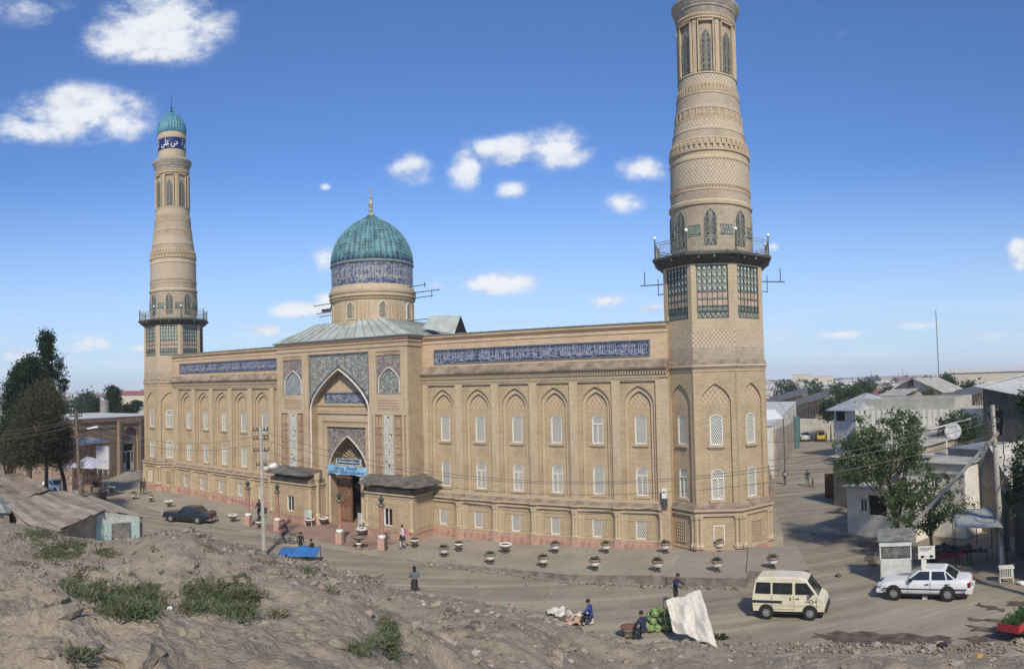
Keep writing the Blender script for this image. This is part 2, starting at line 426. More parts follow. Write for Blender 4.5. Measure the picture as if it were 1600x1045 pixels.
lamp_white = mat('white_lamp_globe', (0.8, 0.8, 0.78), 0.3, vary=0.02)
concrete = mat('grey_concrete', (0.30, 0.275, 0.24), 0.9, vary=0.14, vs=2, bump=0.3, bs=30, v2=14)
plaster = mat('whitewashed_plaster', (0.60, 0.56, 0.48), 0.85, vary=0.12, vs=1.0, v2=5)
plaster_b = mat('bluish_whitewash', (0.52, 0.55, 0.58), 0.85, vary=0.1, vs=1.0, v2=5)
wood_old = mat('old_grey_wood', (0.17, 0.13, 0.095), 0.85, vary=0.25, vs=4, bump=0.3, bs=60)
wood_door = mat('brown_carved_wood', (0.20, 0.105, 0.065), 0.6, vary=0.2, vs=5, v2=25)
# ------------------------------------------------------------------ the mosque: x along the front, -y out of it, z up
PHI, Y0 = -0.479853, 50.3014
mosque = thing('mosque', 'long two winged brick mosque with tall tiled portal and turquoise dome', 'mosque', (0, Y0, 0), PHI)
UX, NX = Vector((math.cos(PHI), math.sin(PHI), 0)), Vector((math.sin(PHI), -math.cos(PHI), 0))
def L(s, n, z=0.0): return Vector((0, Y0, z)) + UX * s + NX * n      # mosque coordinates to world
TOPZ = 15.45
def win_out(cx, z0, z1, hw=0.42): 
    return arch(cx, hw, z0, z1 - 0.30, z1, 6, 0.95)

def lattice_mesh(w, h, cell=0.14, t=0.036, top_round=True, bars=2):
    """white diagonal lattice with frame, front at y=0, centred in x, from z=0"""
    mb = MB(); hw = w / 2
    def inside(x, z):
        if abs(x) > hw or z < 0 or z > h: return False
        if top_round and z > h - 0.30:
            u = min(1, abs(x) / hw); return z < h - 0.30 + 0.30 * (0.95 * math.sqrt(1 - u * u) + 0.05 * (1 - u))
        return True
    for sgn in (1, -1):
        c = -hw - h
        while c < hw + h:
            a = None; steps = 24; pts = []
            for i in range(steps + 1):                        # clip line x = c + sgn*z*0.62
                z = h * i / steps; x = (c + z * 0.62) if sgn > 0 else (-(c + z * 0.62))
                if inside(x, z):
                    pts.append((x, z))
            if len(pts) > 1:
                (xa, za), (xb, zb) = pts[0], pts[-1]
                dx, dz = xb - xa, zb - za; l = math.hypot(dx, dz); px, pz = -dz / l * t / 2, dx / l * t / 2
                y = 0.004 if sgn > 0 else 0.012
                mb.poly([(xa + px, y, za + pz), (xa - px, y, za - pz), (xb - px, y, zb - pz), (xb + px, y, zb + pz)])
            c += cell
    return mb.mesh('lattice', white_paint)
def frame_mesh(outline, t=0.07, d=0.08, mat_=None, closed_bottom=True, name='window_frame'):
    mb = MB(); n = len(outline)
    cx = sum(p[0] for p in outline) / n; cz = (min(p[1] for p in outline) + max(p[1] for p in outline)) / 2
    hh = max(p[1] for p in outline) - cz; hw = max(p[0] for p in outline) - cx
    def inn(p): return (cx + (p[0] - cx) * (1 - t / hw), cz + (p[1] - cz) * (1 - t / hh))
    for i in range(n if closed_bottom else n - 1):
        a, b = outline[i], outline[(i + 1) % n]; ai, bi = inn(a), inn(b)
        mb.poly([(a[0], 0, a[1]), (ai[0], 0, ai[1]), (bi[0], 0, bi[1]), (b[0], 0, b[1])])
        mb.poly([(ai[0], 0, ai[1]), (ai[0], d, ai[1]), (bi[0], d, bi[1]), (bi[0], 0, bi[1])])
        mb.poly([(a[0], 0, a[1]), (b[0], 0, b[1]), (b[0], d, b[1]), (a[0], d, a[1])])
    return mb.mesh(name, mat_ or white_paint)
lat_tall = lattice_mesh(0.80, 1.98); lat_low = lattice_mesh(0.66, 1.2, top_round=False, cell=0.14)
fr_tall = frame_mesh([(x, z) for x, z in win_out(0, 0, 1.98, 0.42)]); fr_low = frame_mesh(rect(-0.36, 0.36, 0, 1.22), t=0.06)
gl = MB(); gl.poly([(-0.42, 0, 0), (0.42, 0, 0), (0.42, 0, 1.98), (-0.42, 0, 1.98)]); gl_me = gl.mesh('pane', glass_dark); PANES = [gl_me] + [gl.mesh('pane', m_) for m_ in (mat('curtained_pane', (.24, .235, .19), .5, vary=.2, vs=2), mat('greenish_pane', (.11, .135, .095), .35, vary=.3, vs=2), mat('dark_pane', (.03, .032, .028), .2, vary=.3, vs=2))]
gl = MB(); gl.poly([(-0.36, 0, 0), (0.36, 0, 0), (0.36, 0, 1.22), (-0.36, 0, 1.22)]); gl2_me = gl.mesh('pane', glass_dark)
sl = MB(); sl.box(-0.55, 0.55, -0.16, 0, -0.16, -0.04); sl.box(-0.47, 0.47, -0.09, 0, -0.26, -0.16); sill_me = sl.mesh('window_sill', brick_light)
mul = MB(); mul.box(-0.03, 0.03, -0.02, 0.02, 0, 1.35); mul.box(-0.38, 0.38, -0.02, 0.02, 1.32, 1.4); mull_me = mul.mesh('mullion', white_paint)
def add_window(parent, x, y, z, rot=0.0, low=False, sill=True, lvl2=True):
    w = inst('window', fr_low if low else fr_tall, parent, (x, y, z), rot)
    inst('lattice', lat_low if low else lat_tall, w, (0, 0.03, 0.01))
    inst('pane', gl2_me if low else R.choice(PANES), w, (0, 0.16, 0))
    if sill and not low: inst('window_sill', sill_me, w, (0, 0, 0))
    if not low and R.random() < 0.4: inst('mullion', mull_me, w, (0, 0, 0))
    return w

# --- one bay of a wing, shared by all twelve (local x about the bay centre)
def bay_mesh():
    mb = MB(); h = 1.5547
    # plan of the base storey: pilasters step out at the bay joints
    plan = [(-h, -0.34), (-1.32, -0.34), (-1.27, -0.26), (-1.12, -0.18), (-0.9, -0.13), (0.9, -0.13), (1.12, -0.18), (1.27, -0.26), (1.32, -0.34), (h, -0.34)]
    pl2 = [(x, y + 0.06) for x, y in plan]; led = [(x, y - 0.13) for x, y in plan]; led2 = [(x, y - 0.08) for x, y in plan]; plinth = [(x, y - 0.10) for x, y in plan]
    # flat middle with the window hole, curved returns
    panel(mb, rect(-0.9, 0.9, 0.85, 2.78), [rect(-0.36, 0.36, 0.93, 2.15)], -0.07, 0.25)
    for i in list(range(4)) + list(range(5, 9)):
        a, b = pl2[i], pl2[i + 1]; mb.poly([(a[0], a[1], 0.85), (b[0], b[1], 0.85), (b[0], b[1], 2.78), (a[0], a[1], 2.78)])
    strip(mb, [(x, y) for x, y in plinth], 0, 0.1, -0.3, 0.80, 3)
    strip(mb, [(x, y - 0.03) for x, y in plinth], 0, 0.1, 0.80, 0.88, 1)
    strip(mb, led2, 0, 0.1, 2.70, 2.82, 1); strip(mb, pl2, 0, 0.1, 2.82, 2.98, 0)
    strip(mb, led, 0, 0.1, 2.98, 3.10, 1)
    # weathered shelf above
    for i in range(len(led) - 1):
        a, b = led[i], led[i + 1]
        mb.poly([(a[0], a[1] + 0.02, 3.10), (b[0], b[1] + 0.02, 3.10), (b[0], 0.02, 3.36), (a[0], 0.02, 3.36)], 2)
    # ornamental upright strips beside the window
    for sx in (-1, 1):
        for k, x in enumerate((0.50, 0.62, 0.74)):
            mb.box(sx * x - 0.04, sx * x + 0.04, -0.11, -0.07, 1.0, 2.1, 1)
        mb.box(sx * 0.62 - 0.2, sx * 0.62 + 0.2, -0.12, -0.07, 2.16, 2.24, 1)
        # pilaster columns (halves) at the joints
        mb.lathe([(0.13, 0.88), (0.17, 0.93), (0.13, 0.99), (0.115, 1.1), (0.115, 2.45), (0.15, 2.5), (0.15, 2.7)], 10, (sx * 1.46, -0.30, 0), 1)
        # pink blocks with little round heads
    for x in (-1.05, -0.52, 0.0, 0.52, 1.05):
        o = arch(x, 0.17, 0.18, 0.46, 0.62, 5, 0.9); yy = -0.245 if abs(x) < 1 else -0.31
        for i in range(1, len(o) - 2): mb.poly([(x, yy, 0.3), (o[i][0], yy, o[i][1]), (o[i + 1][0], yy, o[i + 1][1])][::-1], 4)
        mb.poly([(x - 0.17, yy, 0.18), (x - 0.17, yy, 0.46), (x, yy, 0.3)][::-1], 4); mb.poly([(x + 0.17, yy, 0.46), (x + 0.17, yy, 0.18), (x, yy, 0.3)][::-1], 4); mb.poly([(x - 0.17, yy, 0.18), (x + 0.17, yy, 0.18), (x, yy, 0.3)], 4)
    # tall stepped niche
    inner = rect(-1.27, 1.27, 3.5, 11.5)
    o1 = arch(0, 1.03, 3.5, 10.0, 11.18, 9, 0.7); o2 = arch(0, 0.80, 3.5, 9.85, 10.82, 9, 0.7)
    panel(mb, rect(-h, h, 3.3, 11.72), [inner], 0.0, 0.16, 1)
    panel(mb, inner, [o1], 0.16, 0.16, 0)
    panel(mb, o1, [o2], 0.32, 0.16, 1)
    low = [(x, z) for x, z in rect(-0.80, 0.80, 3.5, 9.75)]
    panel(mb, low, [win_out(0, 3.74, 5.72), win_out(0, 7.24, 9.22)], 0.48, 0.28, 0)
    top = [(-0.80, 9.75)] + [p for p in o2 if p[1] > 9.75] + [(0.80, 9.75)]
    panel(mb, top, [], 0.48, None, 5)
    # thin raised moulds
    mb.box(-1.30, -1.24, -0.02, 0.02, 3.5, 11.5, 1); mb.box(1.24, 1.30, -0.02, 0.02, 3.5, 11.5, 1)
    strip(mb, [(-h, -0.05), (h, -0.05)], 0, 0.02, 11.6, 11.72, 1)
    return mb.mesh('niche_bay', [brick, brick_light, cove, brick_pink, mat('red_sandstone_insets', (0.40, 0.225, 0.17), 0.9, vary=0.15), diaper])
bay_me = bay_mesh()
BAYS = [-6.15 + 3.1094 * k for k in range(6)] + [-39.125 + 3.1094 * k for k in range(6)]
for x in BAYS:
    inst('niche_bay', bay_me, mosque, (x, 0, 0))
    add_window(mosque, x, 0.52, 7.24); add_window(mosque, x, 0.52, 3.74); add_window(mosque, x, -0.02, 0.93, low=True)

def wing(x0, x1):
    mb = MB()
    mb.box(x0 + 0.02, x1 - 0.02, 0.80, 11.0, -0.3, 15.3, 0)
    mb.box(x0, x1, 0.05, 0.8, 11.72, 12.9, 0)
    for xe in (x0, x1):                                     # end returns
        w = 0.25 if x0 == -7.87 and xe == x0 else (.60 if xe == x1 else .81)
        mb.box(min(xe, xe + (w if xe == x0 else -w)), max(xe, xe + (w if xe == x0 else -w)), -0.35, 0.8, -0.3, 3.1, 0)
        mb.box(min(xe, xe + (w if xe == x0 else -w)), max(xe, xe + (w if xe == x0 else -w)), 0.002, 0.8, 3.1, 11.72, 1)
    w_ = mb.build('wing_wall', [brick, brick_light], mosque)
    c = MB()                                                # cornice with dentils and a cove of weathered plaster
    c.box(x0, x1, -0.10, 0.1, 11.72, 11.95, 1)
    c.box(x0, x1, -0.26, 0.1, 12.11, 12.30, 0)
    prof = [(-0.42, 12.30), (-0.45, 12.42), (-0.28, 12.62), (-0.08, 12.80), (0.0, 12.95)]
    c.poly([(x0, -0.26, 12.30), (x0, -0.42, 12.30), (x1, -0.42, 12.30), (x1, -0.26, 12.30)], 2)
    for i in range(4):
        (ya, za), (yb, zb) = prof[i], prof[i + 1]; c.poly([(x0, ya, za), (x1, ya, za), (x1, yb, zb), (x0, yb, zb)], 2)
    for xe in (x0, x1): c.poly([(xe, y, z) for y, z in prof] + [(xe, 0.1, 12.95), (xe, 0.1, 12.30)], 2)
    c.build('cornice', [brick, brick_light, cove], mosque)
    d = MB(); x = x0 + 0.05
    while x < x1 - 0.1: d.box(x, x + 0.11, -0.24, 0.0, 11.95, 12.11, 0); x += 0.2
    x = x0 + 0.05
    while x < x1 - 0.1: d.box(x, x + 0.09, -0.10, 0.0, 15.02, 15.13, 1); x += 0.17
    tag(d.build('dentil_row', [brick_light, mat('reddish_brick', (0.33, 0.20, 0.135), 0.9)], mosque), kind='stuff')
    p = MB()
    p.box(x0, x1, 0.0, 0.8, 12.95, TOPZ - 0.45, 3); p.box(x0, x1, -0.13, 0.8, TOPZ - 0.31, TOPZ - 0.10, 0); p.box(x0, x1, -0.06, 0.8, TOPZ - 0.45, TOPZ - 0.43, 1); p.box(x0, x1, -0.05, 0.8, TOPZ - 0.75, TOPZ - 0.68, 1)
    p.box(x0, x1, -0.02, 0.8, TOPZ - 0.43, TOPZ - 0.31, 0)
    p.build('parapet', [brick, brick_light, cove, brick_mat('parapet_brick', (0.55, 0.385, 0.235), (0.44, 0.28, 0.17), (0.55, 0.45, 0.32), bw=0.34, bh=0.11, ms=0.02, dirt=0.15)], mosque)
    k = MB(); k.box(x0 - 0.05, x1 + 0.05, -0.20, 1.0, TOPZ - 0.10, TOPZ - 0.04); k.box(x0, x1, 1.0, 11, TOPZ - 0.15, TOPZ - 0.06)
    x = x0
    while x < x1: k.box(x, x + 0.03, -0.205, 0.6, TOPZ - 0.04, TOPZ - 0.01); x += 0.9
    k.build('metal_coping', metal_grey, mosque)
wing(-7.87, 11.55); wing(-41.5, -22.2)

def calligraphy(mb, x0, x1, z0, z1, y, m=0, dense=2.6, seed=3, m2=None):
    """tall uprights, bowls and tendrils of a thuluth band, as thin raised strokes"""
    r = random.Random(seed); h = z1 - z0
    def stroke(pts, w, mm):
        for i in range(len(pts) - 1):
            (xa, za), (xb, zb) = pts[i], pts[i + 1]; l = math.hypot(xb - xa, zb - za) or 1e-6
            px, pz = -(zb - za) / l * w / 2, (xb - xa) / l * w / 2
            mb.poly([(xa + px, y, za + pz), (xa - px, y, za - pz), (xb - px, y, zb - pz), (xb + px, y, zb + pz)], mm)
    def ok(x): return x0 + 0.05 < x < x1 - 0.05
    x = x0 + 0.1
    while x < x1 - 0.15:
        xx = x + r.uniform(-.02, .02)
        if r.random() < 0.72: stroke([(xx, z0 + h * r.uniform(.15, .3)), (xx - 0.02, z1 - h * r.uniform(.06, .18))], 0.036, m)
        a = r.uniform(0, 6.28); rad = r.uniform(.10, .2); cz = z0 + h * r.uniform(.2, .42); sp = r.choice((-1, 1)) * r.uniform(2.2, 4.2)
        stroke([(min(x1 - .04, max(x0 + .04, xx + rad * 1.5 * math.cos(a + sp * t / 6))), max(z0 + .04, min(z1 - .04, cz + rad * math.sin(a + sp * t / 6)))) for t in range(7)], 0.034, m)
        if r.random() < .6:
            rad = r.uniform(.05, .1); cz = z0 + h * r.uniform(.5, .85); a = r.uniform(0, 6)
            stroke([(min(x1 - .04, max(x0 + .04, xx + .12 + rad * 1.7 * math.cos(a + t * .7))), min(z1 - .04, cz + rad * math.sin(a + t * .7))) for t in range(6)], 0.022, m if m2 is None else m2)
        if r.random() < .5: stroke([(xx + .05, z0 + h * .62), (min(x1 - .04, xx + .3), z0 + h * .78)], 0.035, m)
        x += 1.0 / dense * r.uniform(.35, .6)
script_white = mat('white_script_glaze', (0.40, 0.43, 0.50), 0.4, vary=0.1)
script_gold = mat('ochre_tendril_glaze', (0.20, 0.22, 0.17), 0.4, vary=0.1)
def inscription(x0, x1, z0, z1, y, seed, dense=3.6, frame=True):
    f = MB(); f.box(x0, x1, y, y + 0.08, z0, z1)
    o = f.build('inscription_panel', blue_ins, mosque)
    c = MB(); calligraphy(c, x0, x1, z0, z1, y - 0.012, 0, dense, seed, 1)
    tag(c.build('script', [script_white, script_gold], o), kind='stuff')
    if frame:
        g = MB()
        for a, b, c_, d in ((x0 - .09, x1 + .09, z1, z1 + .08), (x0 - .09, x1 + .09, z0 - .08, z0), (x0 - .09, x0, z0, z1), (x1, x1 + .09, z0, z1)): g.box(a, b, y - 0.03, y + .08, c_, d)
        g.build('panel_frame', mat('grey_tile_border', (0.15, 0.17, 0.18), 0.5), o)
inscription(-6.65, 10.25, 13.2, 14.17, -0.03, 3); inscription(-39.95, -22.5, 13.3, 14.27, -0.03, 11)

# --- portal block
PX0, PX1, PY, PC = -22.3, -7.87, -1.9, -15.05
mb = MB()
lbox, rbox = rect(-21.58, -19.18, 10.9, 14.25), rect(-11.0, -8.6, 10.9, 14.25)
cbox = rect(-18.42, -11.72, 0.0, 14.3)
ls, rs = rect(-21.9, -18.9, 4.6, 9.3), rect(-11.45, -8.15, 4.6, 9.3)
panel(mb, rect(PX0, PX1, 0, 14.6), [lbox, rbox, cbox, ls, rs], PY, 0.12, 1)
mb.box(PX1 - 0.02, PX1, PY, 7.4, 0, 14.6, 0); mb.box(PX0, PX0 + 0.02, PY, 7.4, 0, 14.6, 0)
mb.poly([(PX0, PY, 14.6), (PX1, PY, 14.6), (PX1, 7.4, 14.6), (PX0, 7.4, 14.6)], 0); mb.box(PX0, PX1, 7.3, 7.4, 0, 15.3, 0)
for (x0, x1) in ((-22.3, -21.75), (-19.05, -18.42), (-11.72, -11.1), (-8.5, -7.87)):   # slim pilasters
    mb.box(x0 + .05, x0 + .20, PY - 0.06, PY + .05, 0.5, 14.5, 1); mb.box(x1 - .20, x1 - .05, PY - 0.06, PY + .05, 0.5, 14.5, 1)
mb.build('portal_wall', [brick, brick_light], mosque)
mb = MB()                                                     # portal cornice
for (z0, z1, o, m) in ((14.6, 14.72, .08, 1), (14.72, 14.95, .02, 0), (14.95, 15.05, .10, 1), (15.05, 15.22, .04, 2), (15.22, 15.36, .16, 1)):
    mb.box(PX0 - o, PX1 + o, PY - o, 7.4, z0, z1, m)
mb.build('portal_cornice', [brick, brick_light, mat('reddish_brick', (0.33, 0.20, 0.135))], mosque)
mb = MB(); mb.box(PX0 - .3, PX1 + .3, PY - .3, 7.6, 15.38, 15.46); mb.build('metal_eave', metal_grey, mosque)
mb = MB(); x = PX0 + .1
while x < PX1: mb.box(x, x + .09, PY - .13, PY, 15.08, 15.19); x += .17
y = PY
while y < 7: mb.box(PX1, PX1 + .12, y, y + .09, 15.08, 15.19); y += .17
tag(mb.build('dentil_row', MATS['reddish_brick'], mosque), kind='stuff')
# tiled spandrel with the great arch
A1 = arch(-15.06, 3.18, 0.0, 9.75, 13.0, 14, 0.45)
mb = MB(); panel(mb, rect(-18.42, -11.72, 9.3, 14.3), [], PY + 5, None, 0)
mb = MB()
o = [(-18.42, 0), (-18.42, 14.3), (-11.72, 14.3), (-11.72, 0)]
up_ = [(-18.42, 9.6), (-18.42, 14.3), (-11.72, 14.3), (-11.72, 9.6)] + [p for p in A1 if p[1] >= 9.7][::-1]
panel(mb, up_, [], PY + 0.12, None, 0)
for sx in (-18.42, -11.88): mb.box(sx, sx + .16, PY + .12, PY + .2, 0, 9.62, 1)
for i in range(len(A1) - 1):
    a, b = A1[i], A1[i + 1]; mb.poly([(a[0], PY + .12, a[1]), (b[0], PY + .12, b[1]), (b[0], -0.75, b[1]), (a[0], -0.75, a[1])][::-1], 2)
sp_ = mb.build('tiled_spandrel', [tile_grey, brick_light, brick], mosque)
mb = MB()
def rim(mb, o, y, r=0.07, m=0, nn=6):
    for i in range(len(o) - 1): mb.tube((o[i][0], y, o[i][1]), (o[i + 1][0], y, o[i + 1][1]), r, r, nn, m, False)
rim(mb, A1, PY + .1, .075); mb.build('arch_rim', rim_white, mosque)
mb = MB()                                                     # small dark studs along the tile field
pts = []
for i in range(len(A1) - 1):
    a, b = A1[i], A1[i + 1]
    if a[1] < 9.5: continue
    for k in range(3): t = k / 3; pts.append((a[0] + (b[0] - a[0]) * t, a[1] + (b[1] - a[1]) * t))
for (x, z) in pts:
    dx, dz = x + 15.06, z - 9.0; l = math.hypot(dx, dz); mb.box(x + dx / l * .2 - .05, x + dx / l * .2 + .05, PY + .09, PY + .12, z + dz / l * .2 - .05, z + dz / l * .2 + .05)
for k in range(32): mb.box(-18.3 + k * .208, -18.2 + k * .208, PY + .09, PY + .12, 14.08, 14.18)
for k in range(22):
    for sx in (-18.34, -11.88): mb.box(sx, sx + .1, PY + .09, PY + .12, 9.7 + k * .2, 9.8 + k * .2)
tag(mb.build('tile_studs', mat('cobalt_tile', (0.03, 0.035, 0.10), 0.4), mosque), kind='stuff')
# side tile panels
for (x0, x1, mlow) in ((-21.58, -19.18, tile_blue), (-11.0, -8.6, tile_grey)):
    cx = (x0 + x1) / 2; mb = MB(); ar = arch(cx, 1.02, 10.98, 11.9, 13.0, 9, 0.55)
    panel(mb, rect(x0, x1, 10.9, 13.95), [ar], PY + .12, .08, 0); panel(mb, ar, [], PY + .2, None, 1)
    mb.box(x0, x1, PY + .05, PY + .12, 13.95, 14.25, 2); 
    pn = mb.build('tile_panel', [tile_purple, mlow, stripe], mosque)
    rb = MB(); rim(rb, ar, PY + .11, .055); rb.build('arch_rim', rim_white, pn)
    mb = MB()                                                 # pierced brick dots
    mb.box(x0 + .1, x1 - .1, PY - .02, PY, 9.66, 10.58, 0)
    for i in range(11):
        for j in range(4): mb.box(x0 + .2 + i * .19, x0 + .3 + i * .19, PY - .04, PY - .02, 9.74 + j * .21, 9.84 + j * .21, 1)
    mb.build('brick_dot_panel', [brick_light, MATS['reddish_brick']], mosque)
# striped brick fields with the white pierced screens
for (x0, x1, c) in ((-21.9, -18.9, -20.35), (-11.45, -8.15, -9.86)):
    mb = MB(); mb.box(x0, x1, PY + .12, PY + .2, 4.6, 9.3, 0)
    for (a, b) in ((x0 + .1, c - .62), (c + .62, x1 - .1)):
        if b - a < .3: continue
        for k in range(3): zz = 4.7 + k * 1.54; mb.box(a, b, PY + .07, PY + .12, zz, zz + .10, 1); mb.box(a, b, PY + .07, PY + .12, zz + .5, zz + .56, 1)
        mb.box((a + b) / 2 - .03, (a + b) / 2 + .03, PY + .06, PY + .12, 4.6, 9.25, 1)
    mb.box(c - .58, c - .46, PY - .02, PY + .12, 4.6, 9.3, 2); mb.box(c + .46, c + .58, PY - .02, PY + .12, 4.6, 9.3, 2)
    mb.build('striped_panel', [stripe, MATS['reddish_brick'], brick_light], mosque)
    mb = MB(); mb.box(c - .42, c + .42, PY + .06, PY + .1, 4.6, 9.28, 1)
    r_ = random.Random(5)
    z = 4.6
    while z < 9.25:                                          # girih screen of white bars
        for i in range(3):
            xa = c - .42 + i * .28
            for (dx0, dz0, dx1, dz1) in ((0, 0, .28, .17), (.28, 0, 0, .17), (0, .17, .28, .34), (.28, .17, 0, .34)):
                if r_.random() < .8:
                    a = Vector((xa + dx0, PY, z + dz0)); b = Vector((xa + dx1, PY, min(9.27, z + dz1))); d = (b - a).normalized(); p = Vector((-d.z, 0, d.x)) * .045
                    mb.poly([a + p, a - p, b - p, b + p], 0)
        mb.box(c - .42, c + .42, PY, PY + .05, z + .15, z + .19, 0) if r_.random() < .5 else None
        z += .34
    for x in (-.42, -.14, .14, .38): mb.box(c + x, c + x + .045, PY, PY + .06, 4.6, 9.28, 0)
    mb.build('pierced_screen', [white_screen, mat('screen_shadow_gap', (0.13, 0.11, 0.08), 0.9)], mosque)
# recess back wall, stepped frames and the inner tiled arch
YB = -1.0
mb = MB()
panel(mb, rect(-18.4, -11.7, 0, 13.1), [rect(-17.75, -12.35, 0, 8.9)], YB, .0001, 0)
panel(mb, rect(-18.0, -12.1, 0, 8.9 + .25), [rect(-17.55, -12.55, 0, 8.65)], YB - .10, .15, 1)
panel(mb, rect(-17.75, -12.35, 0, 8.9), [rect(-17.38, -12.72, 0, 8.45)], YB - .02, .15, 0)
panel(mb, rect(-17.6, -12.5, 0, 8.66), [rect(-17.2, -12.9, 0, 8.2)], YB - .0, .22, 1)
for z, o_ in ((9.3, .12), (9.95, .1), (10.1, .05)): mb.box(-18.2, -11.9, YB - o_, YB, z, z + .14, 1)
mb.build('recess_wall', [brick, brick_light], mosque)
mb = MB(); mb.poly([(-16.9, YB - .01, 11.1), (-13.2, YB - .01, 11.1), (-15.06, YB - .01, 12.7)], 0); mb.box(-18.2, -11.9, YB - .03, YB, 9.5, 9.85, 0); mb.build('diaper_tympanum', diaper, mosque)
inscription(-17.25, -12.8, 10.28, 11.0, YB - .05, 8, 3.8)
A2 = arch(-15.03, 2.02, 0.0, 4.95, 7.42, 12, 0.5)
mb = MB(); YT = YB + .2
panel(mb, rect(-17.4, -12.7, 0, 8.3), [A2], YT, None, 0)
for sx in (-17.2, -13.02): mb.box(sx, sx + .14, YT - .02, YT, 0, 4.9, 1)
mb.build('inner_tile_field', [tile_purple, brick_light], mosque)
mb = MB()
for i in range(len(A2) - 1):
    a, b = A2[i], A2[i + 1]; mb.poly([(a[0], YT, a[1]), (b[0], YT, b[1]), (b[0], YT + 1.2, b[1]), (a[0], YT + 1.2, a[1])][::-1], 0)
mb.box(-17.1, -12.9, YT + 1.2, YT + 1.3, 4.5, 7.5, 0)
for k in range(13):                                         # fan of moulds over the door
    a = PI * k / 12; mb.tube((-15.03 + .5 * math.cos(a), YT + 1.15, 5.3 + .4 * math.sin(a)), (-15.03 + 1.5 * math.cos(a), YT + 1.1, 5.3 + 1.35 * math.sin(a)), .05, .09, 5, 1)
mb.build('inner_vault', [brick, stripe], mosque)
mb = MB(); rim(mb, A2, YT - .02, .06); mb.build('arch_rim', rim_white, mosque)
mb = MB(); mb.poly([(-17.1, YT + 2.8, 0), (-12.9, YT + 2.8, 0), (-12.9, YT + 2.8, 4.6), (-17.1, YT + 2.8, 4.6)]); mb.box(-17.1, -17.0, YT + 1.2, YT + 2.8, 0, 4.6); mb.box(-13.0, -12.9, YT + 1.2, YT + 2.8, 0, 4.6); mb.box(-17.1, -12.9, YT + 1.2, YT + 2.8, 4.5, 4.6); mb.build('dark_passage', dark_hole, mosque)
dl = MB(); dl.box(-17.0, -15.45, YT + .95, YT + 1.08, 0.02, 4.5, 0)
for z0, z1 in ((.25, 1.3), (3.3, 4.3)): dl.box(-16.85, -15.6, YT + .90, YT + .95, z0, z1, 1)
door = dl.build('door_leaf', [wood_door, mat('door_carving', (0.25, 0.14, 0.085), 0.6)], mosque)
dr = MB()
for k in range(24):
    a, b = 2 * PI * k / 24, 2 * PI * (k + 1) / 24
    for r_ in (.33, .55): dr.tube((-16.22 + r_ * math.cos(a), YT + .92, 2.35 + r_ * math.sin(a)), (-16.22 + r_ * math.cos(b), YT + .92, 2.35 + r_ * math.sin(b)), .045, .045, 4)
for k in range(8): a = 2 * PI * k / 8; dr.tube((-16.22, YT + .92, 2.35), (-16.22 + .6 * math.cos(a), YT + .92, 2.35 + .55 * math.sin(a)), .025, .025, 4)
dr.build('carved_roundel', MATS['door_carving'], door)

def text_mesh(body, size, matl, name='lettering', ext=0.004, font=None):
    c = bpy.data.curves.new(name, 'FONT'); c.body = body; c.size = size; c.extrude = ext; c.resolution_u = 2
    c.align_x = 'CENTER'; c.align_y = 'CENTER'
    o = bpy.data.objects.new(name, c); COL.objects.link(o)
    dg = bpy.context.evaluated_depsgraph_get(); me = bpy.data.meshes.new_from_object(o.evaluated_get(dg))
    bpy.data.objects.remove(o); me.name = name; me.materials.clear(); me.materials.append(matl)
    return me
def text_obj(body, size, matl, parent, loc, rotz=0.0, wide=None, name='lettering', stretch=1.0):
    me = text_mesh(body, size, matl, name)
    o = inst(name, me, parent, loc); o.rotation_euler = (PI / 2, 0, rotz)
    xs = [v.co.x for v in me.vertices]; w = max(xs) - min(xs)
    sx = (wide / w) if wide else 1.0
    o.scale = (sx, stretch, 1)
    return o
blue_ink = mat('dark_blue_print', (0.02, 0.04, 0.20), 0.5)
# banners across the inner arch (things hung on the mosque)
bn = thing('banner', 'light blue cloth banner with dark blue lettering across the portal doorway', 'banner', L(-14.95, 1.12, 4.62), PHI)
b_ = MB(); N_ = 16
for i in range(N_):
    for j in range(3):
        def q(i, j): return (-2.1 + 4.2 * i / N_, .05 * math.sin(i * 1.3) + .02 * j, -.36 + .24 * j + .03 * math.sin(i * .8))
        b_.poly([q(i, j), q(i + 1, j), q(i + 1, j + 1), q(i, j + 1)], 0)
b_.build('banner_cloth', mat('sky_blue_banner', (0.25, 0.48, 0.68), 0.7, vary=0.15, vs=2), bn)
text_obj('2016  \u0419\u0418\u041b', 0.36, blue_ink, bn, (0, -.075, .16), wide=2.3)
text_obj('\u0421\u041e\u0492\u041b\u041e\u041c \u041e\u041d\u0410 \u0412\u0410 \u0411\u041e\u041b\u0410 \u0419\u0418\u041b\u0418', 0.27, blue_ink, bn, (0, -.075, -.16), wide=3.9)
b2 = thing('signboard', 'pale green signboard with two lines of writing above the blue banner', 'signboard', L(-14.75, 1.05, 5.32), PHI)
b_ = MB(); b_.box(-1.38, 1.38, 0, .05, -.26, .26); b_.build('board', mat('pale_green_board', (0.50, 0.58, 0.50), 0.6), b2)
sc_ = MB(); calligraphy(sc_, -1.3, 1.3, .0, .24, -.01, 0, 5, 21); calligraphy(sc_, -1.3, 1.3, -.22, -.04, -.01, 0, 6, 22); sc_.build('lettering', blue_ink, b2)

